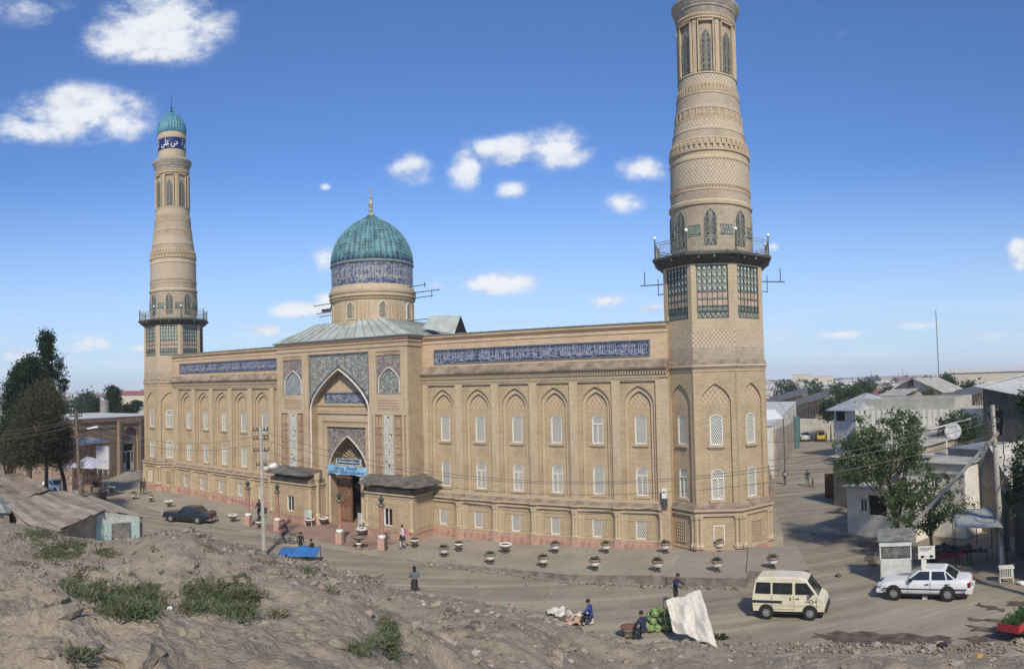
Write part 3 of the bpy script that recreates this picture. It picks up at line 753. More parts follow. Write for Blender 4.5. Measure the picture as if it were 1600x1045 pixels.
# --- kiosks flanking the portal, with sheet metal awnings
def kiosk(x0, x1, door_x, right):
    n0, n1 = (-2.75, 0.0) if right else (-2.75, 0.0)
    k = MB(); yf = -2.75
    panel(k, rect(x0, x1, .62, 3.05), [rect(door_x - .42, door_x + .42, .95, 2.28)], yf, .35, 0)
    for (xe) in (x0, x1):
        k.poly([(xe, yf, .62), (xe, 0.3, .62), (xe, 0.3, 3.05), (xe, yf, 3.05)] if xe == x1 else [(xe, 0.3, .62), (xe, yf, .62), (xe, yf, 3.05), (xe, 0.3, 3.05)], 0)
    k.box(x0 - .08, x1 + .08, yf - .08, .3, -.1, .58, 1); k.box(x0 - .12, x1 + .12, yf - .12, .3, .58, .66, 1)
    k.box(x0 - .04, x1 + .04, yf - .04, .3, 3.05, 3.12, 2); k.box(x0, x1, yf, .3, 3.12, 3.3, 0); k.box(x0 - .12, x1 + .12, yf - .12, .3, 3.3, 3.42, 2)
    k.box(x0 + .05, x1 - .05, yf + .05, .3, 3.42, 3.75, 3); k.box(x0 + .25, x1 - .25, yf + .3, .2, 3.75, 4.5, 4)
    for xe in (x0 + .18, x1 - .18): k.lathe([(.19, .66), (.22, .8), (.17, .9), (.15, 1.1), (.15, 2.6), (.19, 2.8), (.2, 3.05)], 10, (xe, yf - .02, 0), 2)
    # carved panels
    for c in (door_x - 1.0, door_x + 1.0):
        if c - .42 < x0 + .3 or c + .42 > x1 - .3: continue
        k.box(c - .42, c + .42, yf - .03, yf, 1.3, 2.35, 2); k.box(c - .34, c + .34, yf - .04, yf - .03, 1.4, 2.25, 0)
        for j in range(6): k.box(c - .36 + j * .13, c - .29 + j * .13, yf - .05, yf, .8, 1.15, 2)
        for j in range(4): k.box(c - .3 + j * .17, c - .22 + j * .17, yf - .06, yf - .04, 1.45, 2.2, 2)
    j = 0; y = yf + .3
    xs = x1 if right else x1
    while y < -.2:
        k.box(xs, xs + .03, y, y + .12, .9, 2.5, 2); y += .3
    for i in range(int((x1 - x0) / .22)): k.box(x0 + .1 + i * .22, x0 + .2 + i * .22, yf - .03, yf, 3.14, 3.26, 4)
    ko = k.build('kiosk', [brick, brick_pink, brick_light, cove, mat('kiosk_clerestory', (0.20, 0.16, 0.115), 0.8)], mosque)
    d = MB(); d.box(door_x - .42, door_x - .34, yf + .05, yf + .2, .95, 2.28, 0); d.box(door_x - .42, door_x + .42, yf + .05, yf + .2, 2.22, 2.28, 0); d.box(door_x - .42, door_x + .42, yf + .05, yf + .2, .95, 1.0, 0); d.box(door_x - .02, door_x + .02, yf + .1, yf + .2, 1, 2.25, 0)
    d.poly([(door_x - .42, yf + .3, .95), (door_x + .42, yf + .3, .95), (door_x + .42, yf + .3, 2.28), (door_x - .42, yf + .3, 2.28)], 1)
    d.build('kiosk_window', [white_paint, dark_hole], ko)
kiosk(-11.6, -7.0, -9.4, True); kiosk(-22.5, -17.42, -19.95, False)
def awning(x0, x1, hip_right, zt=4.72, zb=4.12):
    a = MB(); yo, yi = -3.5, -1.92; t = .05; xi = PX1 if hip_right else x1 - .5
    P = [((x0, yi, zt), (x0, yo, zb), (x1, yo, zb), (xi, yi, zt))]
    N_ = 10
    for k in range(N_):
        def e(u): return x0 + (x1 - x0) * u, x0 + .0 + (xi - x0) * u
        (a0, b0), (a1, b1) = e(k / N_), e((k + 1) / N_)
        s0 = .04 * math.sin(k * 2.1); s1 = .04 * math.sin((k + 1) * 2.1)
        a.poly([(b0, yi, zt), (a0, yo, zb + s0), (a1, yo, zb + s1), (b1, yi, zt)]); a.poly([(b0, yi, zt - t), (b1, yi, zt - t), (a1, yo, zb - t + s1), (a0, yo, zb - t + s0)])
        a.poly([(a0, yo, zb - t + s0), (a1, yo, zb - t + s1), (a1, yo, zb + s1), (a0, yo, zb + s0)])
    yb = 0.0 if hip_right else -1.92
    a.poly([(x1, yo, zb), (x1, yb, zb), (xi, yb, zt), (xi, yi, zt)]); a.poly([(xi, yi, zt - t), (xi, yb, zt - t), (x1, yb, zb - t), (x1, yo, zb - t)])
    a.poly([(x1, yo, zb - t), (x1, yb, zb - t), (x1, yb, zb), (x1, yo, zb)])
    for k in range(5): x = x0 + .3 + (x1 - x0 - .6) * k / 4; a.tube((x, yo + .1, zb - .08), (x, yi, zb - .25), .03, .03, 5)
    a.build('awning', metal_dark, mosque)
awning(-11.75, -6.1, True, 4.68, 4.12); awning(-22.5, -17.5, False, 4.68, 4.2)
# portal plinth
mb = MB(); mb.box(-12.9, -12.0, -1.95, -.9, -.1, .75, 0); mb.box(-17.45, -17.2, -1.95, -.9, -.1, .75, 0); build_each(mb, 'portal_plinth', brick_pink, mosque)
for x in (-17.45, -12.4): mb = MB(); mb.lathe([(.3, 0), (.3, .8), (.24, .9), (.2, 1.0), (.2, 3.6), (.28, 3.8), (.3, 4.3)], 12, (x, -2.0, 0), 0); mb.build('portal_column', brick_light, mosque)

# --- pyramid roof, drum and dome
DX, DY = -14.9, 2.7
mb = MB(); hw, hd = (PX1 - PX0) / 2 + .25, (7.6 + 2.15) / 2; cx, cy = (PX0 + PX1) / 2, (7.6 - 2.15) / 2
base = [(cx - hw, cy - hd), (cx + hw, cy - hd), (cx + hw, cy + hd), (cx - hw, cy + hd)]
top = [(DX - 3.7, DY - 3.4), (DX + 3.7, DY - 3.4), (DX + 3.7, DY + 3.4), (DX - 3.7, DY + 3.4)]
for i in range(4):
    a, b = base[i], base[(i + 1) % 4]; c, d = top[(i + 1) % 4], top[i]
    mb.poly([(a[0], a[1], 15.47), (b[0], b[1], 15.47), (c[0], c[1], 17.0), (d[0], d[1], 17.0)], 0)
    n_ = 14
    for k in range(1, n_):                                   # standing seams
        t = k / n_; p = Vector((a[0] + (b[0] - a[0]) * t, a[1] + (b[1] - a[1]) * t, 15.48)); q_ = Vector((d[0] + (c[0] - d[0]) * t, d[1] + (c[1] - d[1]) * t, 17.02))
        mb.tube(p, q_, .03, .03, 4, 1)
mb.poly([(p[0], p[1], 17.0) for p in top], 0)
# little gabled roof light on the right
mb.faces([(-8.6, 1.2, 16.1), (-5.6, 1.2, 15.5), (-5.6, 3.2, 15.5), (-8.6, 3.2, 16.1), (-8.6, 2.2, 17.2), (-5.6, 2.2, 17.0)], [(0, 1, 5, 4), (2, 3, 4, 5)], 0); mb.faces([(-5.6, 1.2, 15.5), (-5.6, 3.2, 15.5), (-5.6, 2.2, 17.0)], [(0, 1, 2)], 2)
mb.build('pyramid_roof', [mat('pale_green_roof_sheet', (0.42, 0.45, 0.40), 0.55, vary=0.15, vs=.7, v2=5, metal=.15), mat('roof_seam', (0.16, 0.17, 0.15), 0.6), dark_hole], mosque)
mb = MB(); mb.lathe([(3.72, 16.7), (3.72, 17.0), (3.55, 17.02), (3.55, 18.75), (3.62, 18.8), (3.62, 19.0), (3.78, 19.05), (3.78, 19.2), (3.72, 19.25), (3.82, 19.4), (3.82, 19.62), (3.70, 19.7), (3.60, 20.05)], 64, (DX, DY, 0), 0)
for k in range(64):
    a = 2 * PI * k / 64
    if (k % 8) in (0, 1, 7): continue
    mb.box(-.07, .07, -.05, .03, 17.1, 18.55, 1, Matrix.Translation((DX + 3.57 * math.sin(a), DY - 3.57 * math.cos(a), 0)) @ Matrix.Rotation(a, 4, 'Z'))
for k in range(96): a = 2 * PI * k / 96; mb.box(-.05, .05, -.06, .03, 18.84, 18.98, 1, Matrix.Translation((DX + 3.66 * math.sin(a), DY - 3.66 * math.cos(a), 0)) @ Matrix.Rotation(a, 4, 'Z'))
drum = mb.build('drum', [brick_light, brick], mosque, smooth=False)
def lancet_meshes(hw, h, cell=.2, t=.022, m=None):
    """pointed window: dark opening, frame and ornamental lattice of crossing arcs"""
    o = arch(0, hw, 0, h * .72, h, 7, .6)
    fr = frame_mesh(o, t=.06, d=.1, mat_=m or mat('grey_green_window_frame', (.17, .185, .15), .6), name='window')
    pb = MB(); panel(pb, o, [], .12); pane = pb.mesh('pane', mat('deep_window', (0.025, 0.02, 0.028), 0.3))
    lb = MB()
    def inside(x, z):
        u = abs(x) / hw
        return u < 1 and 0 < z < (h * .72 + h * .28 * (.6 * math.sqrt(max(0, 1 - u * u)) + .4 * (1 - u)))
    def seg(a, b):
        if inside(*a) and inside(*b):
            l = math.hypot(b[0] - a[0], b[1] - a[1]); px, pz = -(b[1] - a[1]) / l * t / 2, (b[0] - a[0]) / l * t / 2
            lb.poly([(a[0] + px, .04, a[1] + pz), (a[0] - px, .04, a[1] - pz), (b[0] - px, .04, b[1] - pz), (b[0] + px, .04, b[1] + pz)])
    nz = int(h / cell) + 1
    for ph in (-1, 1):
        for off in (-.5, .5, 0):
            for i in range(nz * 4):
                z0, z1 = i * cell / 4, (i + 1) * cell / 4
                f = lambda z: off * hw * .9 + ph * hw * .38 * math.sin(z / cell * PI * .8)
                seg((f(z0), z0), (f(z1), z1))
    for i in range(nz): seg((-hw * .95, i * cell), (-hw * .3, (i + .5) * cell)); seg((hw * .95, i * cell), (hw * .3, (i + .5) * cell))
    seg((0, .02), (0, h * .97))
    return fr, pane, lb.mesh('lattice', mat('pale_lattice', (0.27, 0.265, 0.21), 0.6))
lw = lancet_meshes(.42, 1.5, .26, .05, rim_white)
for k in range(16):
    a = 2 * PI * (k + .35) / 16 - .0
    if k % 2: continue
    w = inst('drum_window', lw[0], mosque, (DX + 3.62 * math.sin(a), DY - 3.62 * math.cos(a), 17.1), a); inst('pane', lw[1], w, (0, -.02, 0)); inst('lattice', lw[2], w)
mb = MB(); mb.lathe([(3.56, 20.05), (3.56, 21.9)], 64, (DX, DY, 0), 0); 
tb = mb.build('tile_drum_band', mosaic_mat('drum_mosaic', [(0.05, 0.06, 0.14), (0.07, 0.08, 0.16), (0.15, 0.19, 0.24), (0.05, 0.06, 0.12), (0.24, 0.23, 0.22)], 6, lines=.2), mosque)
mb = MB(); cs = MB(); calligraphy(cs, 0, 2 * PI * 3.58, 20.2, 21.75, 0, 0, 3.0, 31)
cs.v = [(DX + 3.585 * math.sin(v[0] / 3.58), DY - 3.585 * math.cos(v[0] / 3.58), v[2]) for v in cs.v]
tag(cs.build('script', mat('pale_script', (0.46, 0.46, 0.42), .4), tb), kind='stuff')
mb = MB(); mb.lathe([(3.60, 21.85), (3.66, 21.9), (3.66, 22.05), (3.60, 22.1)], 64, (DX, DY, 0), 0); mb.build('dome_ring', mat('grey_green_ring', (0.19, 0.23, 0.22), .5), mosque)
NR = 44
prof = [(3.48, 22.05), (3.60, 22.2), (3.60, 22.6), (3.53, 23.0), (3.42, 23.4), (3.26, 23.8), (3.03, 24.25), (2.72, 24.7), (2.30, 25.15), (1.75, 25.6), (1.05, 26.05), (.45, 26.4), (.12, 26.6)]
fine = []
for i in range(len(prof) - 1):
    for k in range(3): t = k / 3; fine.append((prof[i][0] + (prof[i + 1][0] - prof[i][0]) * t, prof[i][1] + (prof[i + 1][1] - prof[i][1]) * t))
fine.append(prof[-1])
mb = MB(); mb.lathe(fine, NR * 6, (DX, DY, 0), 0, rfun=lambda a, j: 1 - .034 * (1 - abs(math.cos(NR / 2 * a))) * min(1, j / 3))
dome = mb.build('dome', turq, mosque, smooth=True)
mb = MB()
for j in range(1, 13):
    i = j / 13; z = 22.55 + 3.6 * i
    r_ = np.interp(z, [p[1] for p in prof], [p[0] for p in prof]) * 1.005
    if r_ < .9: continue
    for k in range(NR): a = 2 * PI * k / NR; mb.box(-.045, .045, -.03, .03, -.045, .045, 0, Matrix.Translation((DX + r_ * math.sin(a), DY - r_ * math.cos(a), z)) @ Matrix.Rotation(a, 4, 'Z'))
for k in range(NR): a = 2 * PI * (k + .5) / NR; mb.box(-.08, .08, -.05, .05, -.10, .10, 1, Matrix.Translation((DX + 3.58 * math.sin(a), DY - 3.58 * math.cos(a), 22.3)) @ Matrix.Rotation(a, 4, 'Z'))
tag(mb.build('studs', [mat('pale_stud', (0.30, 0.42, 0.41), .4), mat('blue_stud', (0.05, 0.07, 0.16), .4)], dome), kind='stuff')
mb = MB(); mb.lathe([(.35, 26.5), (.3, 26.62), (.12, 26.75), (.2, 26.95), (.1, 27.1), (.18, 27.35), (.22, 27.55), (.12, 27.8), (.06, 27.9), (.13, 28.1), (.05, 28.25), (.03, 28.8), (.02, 29.0)], 12, (DX, DY, 0), 0)
for k in range(9):
    a, b = -2.4 + k * .5, -2.4 + (k + 1) * .5; mb.tube((DX + .16 * math.sin(a), DY, 28.95 + .16 * -math.cos(a)), (DX + .16 * math.sin(b), DY, 28.95 - .16 * math.cos(b)), .03, .03, 4)
mb.build('finial', gold, mosque)
mb = MB()
for (x0, x1, z, y) in ((-21.0, -18.2, 19.0, 1.6), (-20.9, -18.3, 18.3, 1.9), (-19.9, -18.2, 17.9, 1.2), (-11.7, -9.5, 19.9, 3.2), (-11.7, -8.4, 19.4, 3.5), (-11.7, -8.9, 18.9, 3.2), (-11.9, -8.6, 17.0, 3.0)):
    mb = MB(); mb.tube((x0, y, z), (x1, y, z + .05), .035, .035, 4); mb.build('scaffold_bar', iron, mosque)
mb = MB(); mb.tube((-9.7, 3.2, 19.7), (-9.7, 3.2, 20.2), .03); mb.tube((-9.2, 3.5, 18.9), (-9.2, 3.5, 19.5), .03); mb.tube((-8.9, 3, 16.7), (-8.9, 3, 17.2), .04)
mb.box(-19.9, -18.4, 1.5, 1.7, 18.35, 18.6, 0, Matrix.Translation((0, 0, 0))); mb.tube((-18.9, 1.6, 18.4), (-18.35, 1.6, 19.6), .12, .05, 5)
tag(mb.build('scaffold_ends', iron, mosque), kind='stuff')
# ------------------------------------------------------------------ minarets
def minaret(center, rot, a=3.33, stretch=1.0, label='', shared={}):
    root = thing('minaret', label, 'minaret', center, rot, 'minarets of the mosque')
    Rv = a / math.cos(PI / 8); fw = a * math.tan(PI / 8)
    def face(k): return Matrix.Rotation(k * PI / 4, 4, 'Z')
    Z = lambda z: z if z < 23.3 else 23.3 + (z - 23.3) * stretch
    if 'facet' not in shared:
        fb = MB()                                            # one facet of the lower octagon, front at y=-a
        o1 = arch(0, .98, 3.5, 10.0, 11.2, 9, .6)
        panel(fb, rect(-fw, fw, 3.3, 12.0), [o1], -a, .14, 0)
        panel(fb, rect(-.98, .98, 3.5, 9.9), [win_out(0, 3.74, 5.72), win_out(0, 7.24, 9.22)], -a + .14, .25, 0)
        panel(fb, [(-.98, 9.9)] + [p for p in o1 if p[1] > 9.9] + [(.98, 9.9)], [], -a + .14, None, 5)
        fb.box(-fw, -fw + .05, -a - .05, -a, 3.3, 12.0, 1); fb.box(fw - .05, fw, -a - .05, -a, 3.3, 12.0, 1)
        # base storey
        b = a + .14; bw = b * math.tan(PI / 8)
        panel(fb, rect(-bw, bw, .6, 2.75), [], -b, .2, 0)
        fb.box(-bw - .03, bw + .03, -b - .07, -b, -.2, .6, 3); fb.box(-bw - .05, bw + .05, -b - .10, -b, .6, .68, 1)
        for sx in (-1, 1):
            fb.lathe([(.2, .68), (.22, .85), (.15, .95), (.12, 1.1), (.12, 2.5), (.17, 2.6), (.17, 2.75)], 8, (sx * (bw - .30), -b - .02, 0), 1)
            fb.lathe([(.2, .68), (.22, .85), (.15, .95), (.12, 1.1), (.12, 2.5), (.17, 2.6), (.17, 2.75)], 8, (sx * (bw - .02), -b - .02, 0), 1)
        for i in range(4): fb.box(-1.0 + i * .52, -.6 + i * .52, -b - .09, -b - .07, .05, .42, 4)
        for (z0, z1, o_) in ((2.75, 2.88, .14), (2.88, 3.05, .06), (3.05, 3.2, .22)):
            w2 = (b + o_) * math.tan(PI / 8); fb.poly([(-w2, -b - o_, z0), (w2, -b - o_, z0), (w2, -b - o_, z1), (-w2, -b - o_, z1)], 1)
            fb.poly([(-w2, -b - o_, z1), (w2, -b - o_, z1), (bw, -b + .1, z1), (-bw, -b + .1, z1)], 1); fb.poly([(-bw, -b + .1, z0), (bw, -b + .1, z0), (w2, -b - o_, z0), (-w2, -b - o_, z0)], 1)
        w2 = (b + .2) * math.tan(PI / 8); fb.poly([(-w2, -b - .2, 3.2), (w2, -b - .2, 3.2), (fw, -a, 3.55), (-fw, -a, 3.55)], 2)
        shared['facet'] = fb.mesh('lower_facet', [brick, brick_light, cove, brick_pink, MATS['red_sandstone_insets'], diaper])
        ub = MB()                                            # upper facet: cornice, plain wall and the glazed panel
        t_ = math.tan(PI / 8)
        for (z0, z1, o_, m_) in ((11.98, 12.14, .04, 1), (12.14, 12.28, .02, 0), (12.28, 12.44, .16, 1)):
            w2 = (a + o_) * t_; ub.poly([(-w2, -a - o_, z0), (w2, -a - o_, z0), (w2, -a - o_, z1), (-w2, -a - o_, z1)], m_)
            ub.poly([(-w2, -a - o_, z1), (w2, -a - o_, z1), (w2 - .1, -a + .2, z1), (-w2 + .1, -a + .2, z1)], 2); ub.poly([(-w2 + .1, -a + .2, z0), (w2 - .1, -a + .2, z0), (w2, -a - o_, z0), (-w2, -a - o_, z0)], 1)
        for i in range(15): ub.box(-fw + .05 + i * .185, -fw + .15 + i * .185, -a - .10, -a, 12.15, 12.27, 1)
        a2, a3 = a, a - .02; w2, w3 = a2 * t_, a3 * t_
        ub.poly([(-w2 - .05, -a2 - .14, 12.44), (w2 + .05, -a2 - .14, 12.44), (w2, -a2, 12.75), (-w2, -a2, 12.75)], 2)
        panel(ub, rect(-w2, w2, 12.75, 13.55), [], -a2, None, 0)
        panel(ub, rect(-w2, w2, 13.55, 14.65), [], -a2 - .0, None, 4)
        panel(ub, rect(-w3, w3, 14.65, 19.3), [rect(-1.02, 1.02, 15.4, 18.85)], -a3, .12, 1)
        shared['upper'] = ub.mesh('upper_facet', [brick_tower, brick_light, cove, brick_pink, diaper_t])
        gp = MB(); y = -a3 + .12                             # glazed panel: pale field, pink band, green rails and diamonds
        gp.box(-1.02, 1.02, y, y + .05, 15.4, 18.85, 0)
        gp.box(-1.02, 1.02, y - .02, y, 16.75, 17.1, 1); gp.box(-1.02, 1.02, y - .02, y, 16.25, 16.6, 1)
        for z in (16.18, 16.62, 17.12, 15.82): gp.box(-1.02, 1.02, y - .06, y, z, z + .06, 2)
        for z in (15.41, 15.84): gp.box(-1.02, 1.02, y - .07, y, z, z + .05, 3)
        for i in range(7): x = -1.0 + i * .327; gp.box(x, x + .024, y - .07, y, 15.9, 18.85, 3)
        for i in range(6):
            x = -.82 + i * .327
            for j in range(4):
                z = 17.35 + j * .44
                gp.faces([(x - .13, y - .04, z), (x, y - .04, z - .2), (x + .13, y - .04, z), (x, y - .04, z + .2)], [(0, 1, 2, 3)], 2)
                gp.faces([(x - .07, y - .05, z), (x, y - .05, z - .10), (x + .07, y - .05, z), (x, y - .05, z + .10)], [(0, 1, 2, 3)], 4)
                gp.faces([(x - .025, y - .06, z), (x, y - .06, z - .05), (x + .025, y - .06, z), (x, y - .06, z + .05)], [(0, 1, 2, 3)], 3)
            gp.tube((x - .14, y - .03, 15.47), (x, y - .03, 15.78), .02, .02, 4, 3); gp.tube((x, y - .03, 15.78), (x + .14, y - .03, 15.47), .02, .02, 4, 3)
            for q in (-.08, 0, .08): gp.box(x + q - .012, x + q + .012, y - .03, y, 15.9, 16.18, 2)
        shared['glazed'] = gp.mesh('glazed_panel', [mat('pale_green_glaze', (0.30, 0.31, 0.255), .5, vary=.15, vs=5), mat('pinkish_brick_band', (0.46, 0.33, 0.25), .8), green_tile, mat('dark_green_rail', (0.05, 0.075, 0.06), .5), lamp_white])
        shared['niche'] = None
    for k in range(8):
        f = inst('lower_facet', shared['facet'], root, (0, 0, 0), k * PI / 4)
        u = inst('upper_facet', shared['upper'], root, (0, 0, 0), k * PI / 4); inst('glazed_panel', shared['glazed'], u)
        s_, c_ = math.sin(k * PI / 4), math.cos(k * PI / 4)
        def pos(r_): return (r_ * s_, -r_ * c_)
        for z in (3.74, 7.24): x, y = pos(a - .16); add_window(root, x, y, z, k * PI / 4)
        x, y = pos(a + .16)
        if k % 2 == 0: add_window(root, x, y, .93, k * PI / 4, low=True)
        else:
            if 'grid' not in shared:
                g_ = MB(); g_.box(-.42, .42, 0, .05, 0, 1.3, 1)
                for i in range(5): g_.box(-.42 + i * .2, -.38 + i * .2, -.04, 0, 0, 1.3, 0)
                for i in range(7): g_.box(-.42, .42, -.04, 0, i * .21, i * .21 + .04, 0)
                shared['grid'] = g_.mesh('brick_grille', [brick_light, brick_brown])
            inst('brick_grille', shared['grid'], root, (x, y, .93), k * PI / 4)
    # balcony deck with brackets
    mb = MB()
    def octa(r_, z): return [(r_ / math.cos(PI / 8) * math.sin(PI / 8 + k * PI / 4), -r_ / math.cos(PI / 8) * math.cos(PI / 8 + k * PI / 4), z) for k in range(8)]
    rings = [(3.36, 18.95), (3.50, 19.05), (3.90, 19.42), (3.98, 19.45), (3.98, 19.60), (3.85, 19.66), (2.0, 19.66)]
    for i in range(len(rings) - 1):
        A, B = octa(*rings[i]), octa(*rings[i + 1])
        for k in range(8): mb.poly([A[k], A[(k + 1) % 8], B[(k + 1) % 8], B[k]], 0)
    for k in range(24): mt = Matrix.Rotation(k * PI / 12 + .05, 4, 'Z'); mb.box(-.05, .05, -3.94, -3.3, 19.25, 19.40, 1, mt)
    mb.build('balcony_deck', [mat('dark_painted_timber', (0.085, 0.082, 0.075), .7, vary=.2), mat('bracket_ends', (0.19, 0.19, 0.16), .7)], root)
    A = octa(3.80, 0)
    for k in range(8):
        p, q = Vector(A[k]), Vector(A[(k + 1) % 8]); mb = MB()
        for z in (19.75, 20.50, 20.66): mb.tube(p + Vector((0, 0, z)), q + Vector((0, 0, z)), .028, .028, 5)
        n_ = 12
        for i in range(n_):
            u, v = p + (q - p) * i / n_, p + (q - p) * (i + 1) / n_
            for (z0, z1) in ((19.78, 20.48), (20.48, 19.78)): mb.tube(u + Vector((0, 0, z0)), v + Vector((0, 0, z1)), .012, .012, 3, 0, False)
        mb.build('railing', rail_mat, root)
        pb = MB(); pb.tube(p + Vector((0, 0, 19.6)), p + Vector((0, 0, 20.9)), .05, .04, 6, 0); po = pb.build('railing_post', iron, root)
        lb = MB(); lb.ball((p.x, p.y, 21.02), .12, 10, 8); lb.build('lamp_globe', lamp_white, po, smooth=True)
    # round shaft in rings
    S = MB(); n = 72
    def ring(p, m): S.lathe([(r_, Z(z)) for r_, z in p], n, (0, 0, 0), m)
    ring([(2.72, 19.6), (2.76, 20.0), (2.78, 22.9)], 0)
    ring([(2.78, 22.9), (2.88, 22.95), (2.90, 23.15), (2.84, 23.22), (2.76, 23.3)], 1)
    ring([(2.76, 23.3), (2.76, 23.85)], 0); ring([(2.76, 23.85), (2.80, 23.9), (2.80, 24.0), (2.75, 24.05)], 1)
    ring([(2.75, 24.05), (2.75, 24.25)], 0); ring([(2.76, 24.25), (2.73, 25.9)], 2)
    ring([(2.73, 25.9), (2.77, 25.95), (2.77, 26.1), (2.70, 26.2), (2.70, 26.45)], 1)
    ring([(2.70, 26.45), (2.80, 26.5), (2.80, 26.6), (2.66, 26.62), (2.64, 26.9), (2.76, 26.92), (2.76, 27.0), (2.62, 27.02), (2.60, 27.3), (2.64, 27.35), (2.60, 27.45)], 1)
    ring([(2.60, 27.45), (2.50, 27.95)], 0); ring([(2.52, 27.95), (2.53, 28.05), (2.46, 28.15)], 1); ring([(2.46, 28.15), (2.38, 28.7)], 2)
    ring([(2.38, 28.7), (2.40, 28.78), (2.36, 28.85)], 1); ring([(2.33, 28.85), (2.29, 29.45)], 3); ring([(2.32, 29.45), (2.30, 29.55), (2.24, 29.7), (2.17, 30.5)], 0)
    ring([(2.20, 30.5), (2.20, 30.6), (2.14, 30.65)], 1); ring([(2.12, 30.65), (2.09, 31.1)], 3); ring([(2.10, 31.1), (2.10, 31.2), (2.06, 31.22)], 1)
    ring([(2.06, 31.22), (2.03, 31.85)], 2); ring([(2.08, 31.85), (2.06, 31.95), (1.90, 32.0)], 1)
    ring([(1.90, 32.0), (1.90, 35.55)], 0)
    ring([(1.98, 35.55), (2.05, 35.62), (1.98, 35.75), (1.98, 36.0)], 1); ring([(1.98, 36.0), (2.02, 36.1), (2.10, 36.35), (2.16, 36.4), (2.16, 36.5), (2.22, 36.6), (2.36, 36.9), (2.36, 37.05), (2.28, 37.15), (1.9, 37.35), (1.68, 37.42)], 4)
    ring([(1.66, 37.42), (1.66, 38.2)], 1); ring([(1.70, 39.4), (1.72, 39.45), (1.72, 39.75), (1.66, 39.85), (1.66, 40.05)], 1)
    S.build('shaft', [brick_tower, brick_light, diaper_t, stripe, mat('crown_brick', (0.38, 0.32, 0.25), .8, vary=.15, vs=3, v2=15)], root)
    D = MB()                                                # honeycomb teeth of the stalactite ring
    for row, (zz, rr) in enumerate(((26.62, 2.70), (27.02, 2.66))):
        for k in range(44):
            mt = Matrix.Rotation(2 * PI * (k + .5 * row) / 44, 4, 'Z'); D.box(-.10, .10, -rr - .09, -rr + .1, Z(zz), Z(zz + .27), 0, mt); D.box(-.05, .05, -rr - .04, -rr + .1, Z(zz - .1), Z(zz), 0, mt)
    for k in range(60): mt = Matrix.Rotation(2 * PI * k / 60, 4, 'Z'); D.box(-.06, .06, -2.35 , -2.2, Z(28.88), Z(29.42), 0, mt) if k % 2 else None; D.box(-.05, .05, -2.88, -2.7, Z(22.98), Z(23.1), 1, mt)
    for k in range(54): mt = Matrix.Rotation(2 * PI * k / 54, 4, 'Z'); D.box(-.05, .05, -2.15, -2.0, Z(30.68), Z(31.08), 0, mt)
    for k in range(80): mt = Matrix.Rotation(2 * PI * k / 80, 4, 'Z'); D.box(-.04, .04, -2.80, -2.7, Z(24.08), Z(24.2), 1, mt); D.box(-.035, .035, -2.06, -1.95, Z(35.78), Z(35.98), 0, mt)
    tag(D.build('ring_teeth', [brick_light, MATS['reddish_brick']], root), kind='stuff')
    if 'lan1' not in shared: shared['lan1'] = lancet_meshes(.40, 2.35, .34, .034); shared['lan2'] = lancet_meshes(.33, 2.75, .34, .032)
    for k in range(8):
        an = k * PI / 4; s_, c_ = math.sin(an), math.cos(an)
        w = inst('lancet_window', shared['lan1'][0], root, (2.84 * s_, -2.84 * c_, 20.3), an); inst('pane', shared['lan1'][1], w, (0, -.05, 0)); inst('lattice', shared['lan1'][2], w, (0, -.02, 0))
        w = inst('lancet_window', shared['lan2'][0], root, (1.97 * s_, -1.97 * c_, Z(32.1)), an, (1, 1, stretch)); inst('pane', shared['lan2'][1], w, (0, -.05, 0)); inst('lattice', shared['lan2'][2], w, (0, -.02, 0))
        f = MB(); mt = Matrix.Rotation(an, 4, 'Z')          # upright frame round the upper window, pilaster between
        for x in (-.55, .47): f.box(x, x + .08, -2.04, -1.86, Z(32.0), Z(35.5), 0, mt)
        f.box(-.55, .55, -2.06, -1.86, Z(35.35), Z(35.5), 1, mt); f.build('window_surround', [brick_light, stripe], root); f = MB()
        mt2 = Matrix.Rotation(an + PI / 8, 4, 'Z'); f.box(-.13, .13, -1.99, -1.85, Z(32.0), Z(35.5), 0, mt2); f.build('pilaster', brick_light, root); f = MB()
        # zigzag tile strip between the lower windows
        f.box(-.42, .42, -2.83, -2.7, 21.0, 21.55, 3, mt2)
        for i in range(4):
            x = -.38 + i * .19
            f.tube(mt2 @ Vector((x, -2.85, 21.05)), mt2 @ Vector((x + .095, -2.85, 21.5)), .022, .022, 4, 2); f.tube(mt2 @ Vector((x + .095, -2.85, 21.5)), mt2 @ Vector((x + .19, -2.85, 21.05)), .022, .022, 4, 2)
        for z in (20.98, 21.55): f.box(-.45, .45, -2.86, -2.7, z, z + .04, 2, mt2)
        f.build('tile_strip', [brick_light, stripe, green_tile, mat('pale_green_glaze', (0.33, 0.36, 0.29))], root)
    B = MB(); B.lathe([(1.69, Z(38.2)), (1.69, Z(39.4))], 48, (0, 0, 0), 0); bb = B.build('script_band', mat('cobalt_tile_field', (0.02, 0.03, 0.12), .35, vary=.2, vs=4), root)
    for body, a0 in (('\u062d\ufef0 \ufecb\ufee0\ufef0'[::1], None), ('x', None)): pass
    words = [('\ufef0\ufee0\ufecb \ufef0\ufea3', .55 + .0), ('\ufe93\ufeee\ufee0\ufebc\ufedf\ufe8d', .55)]
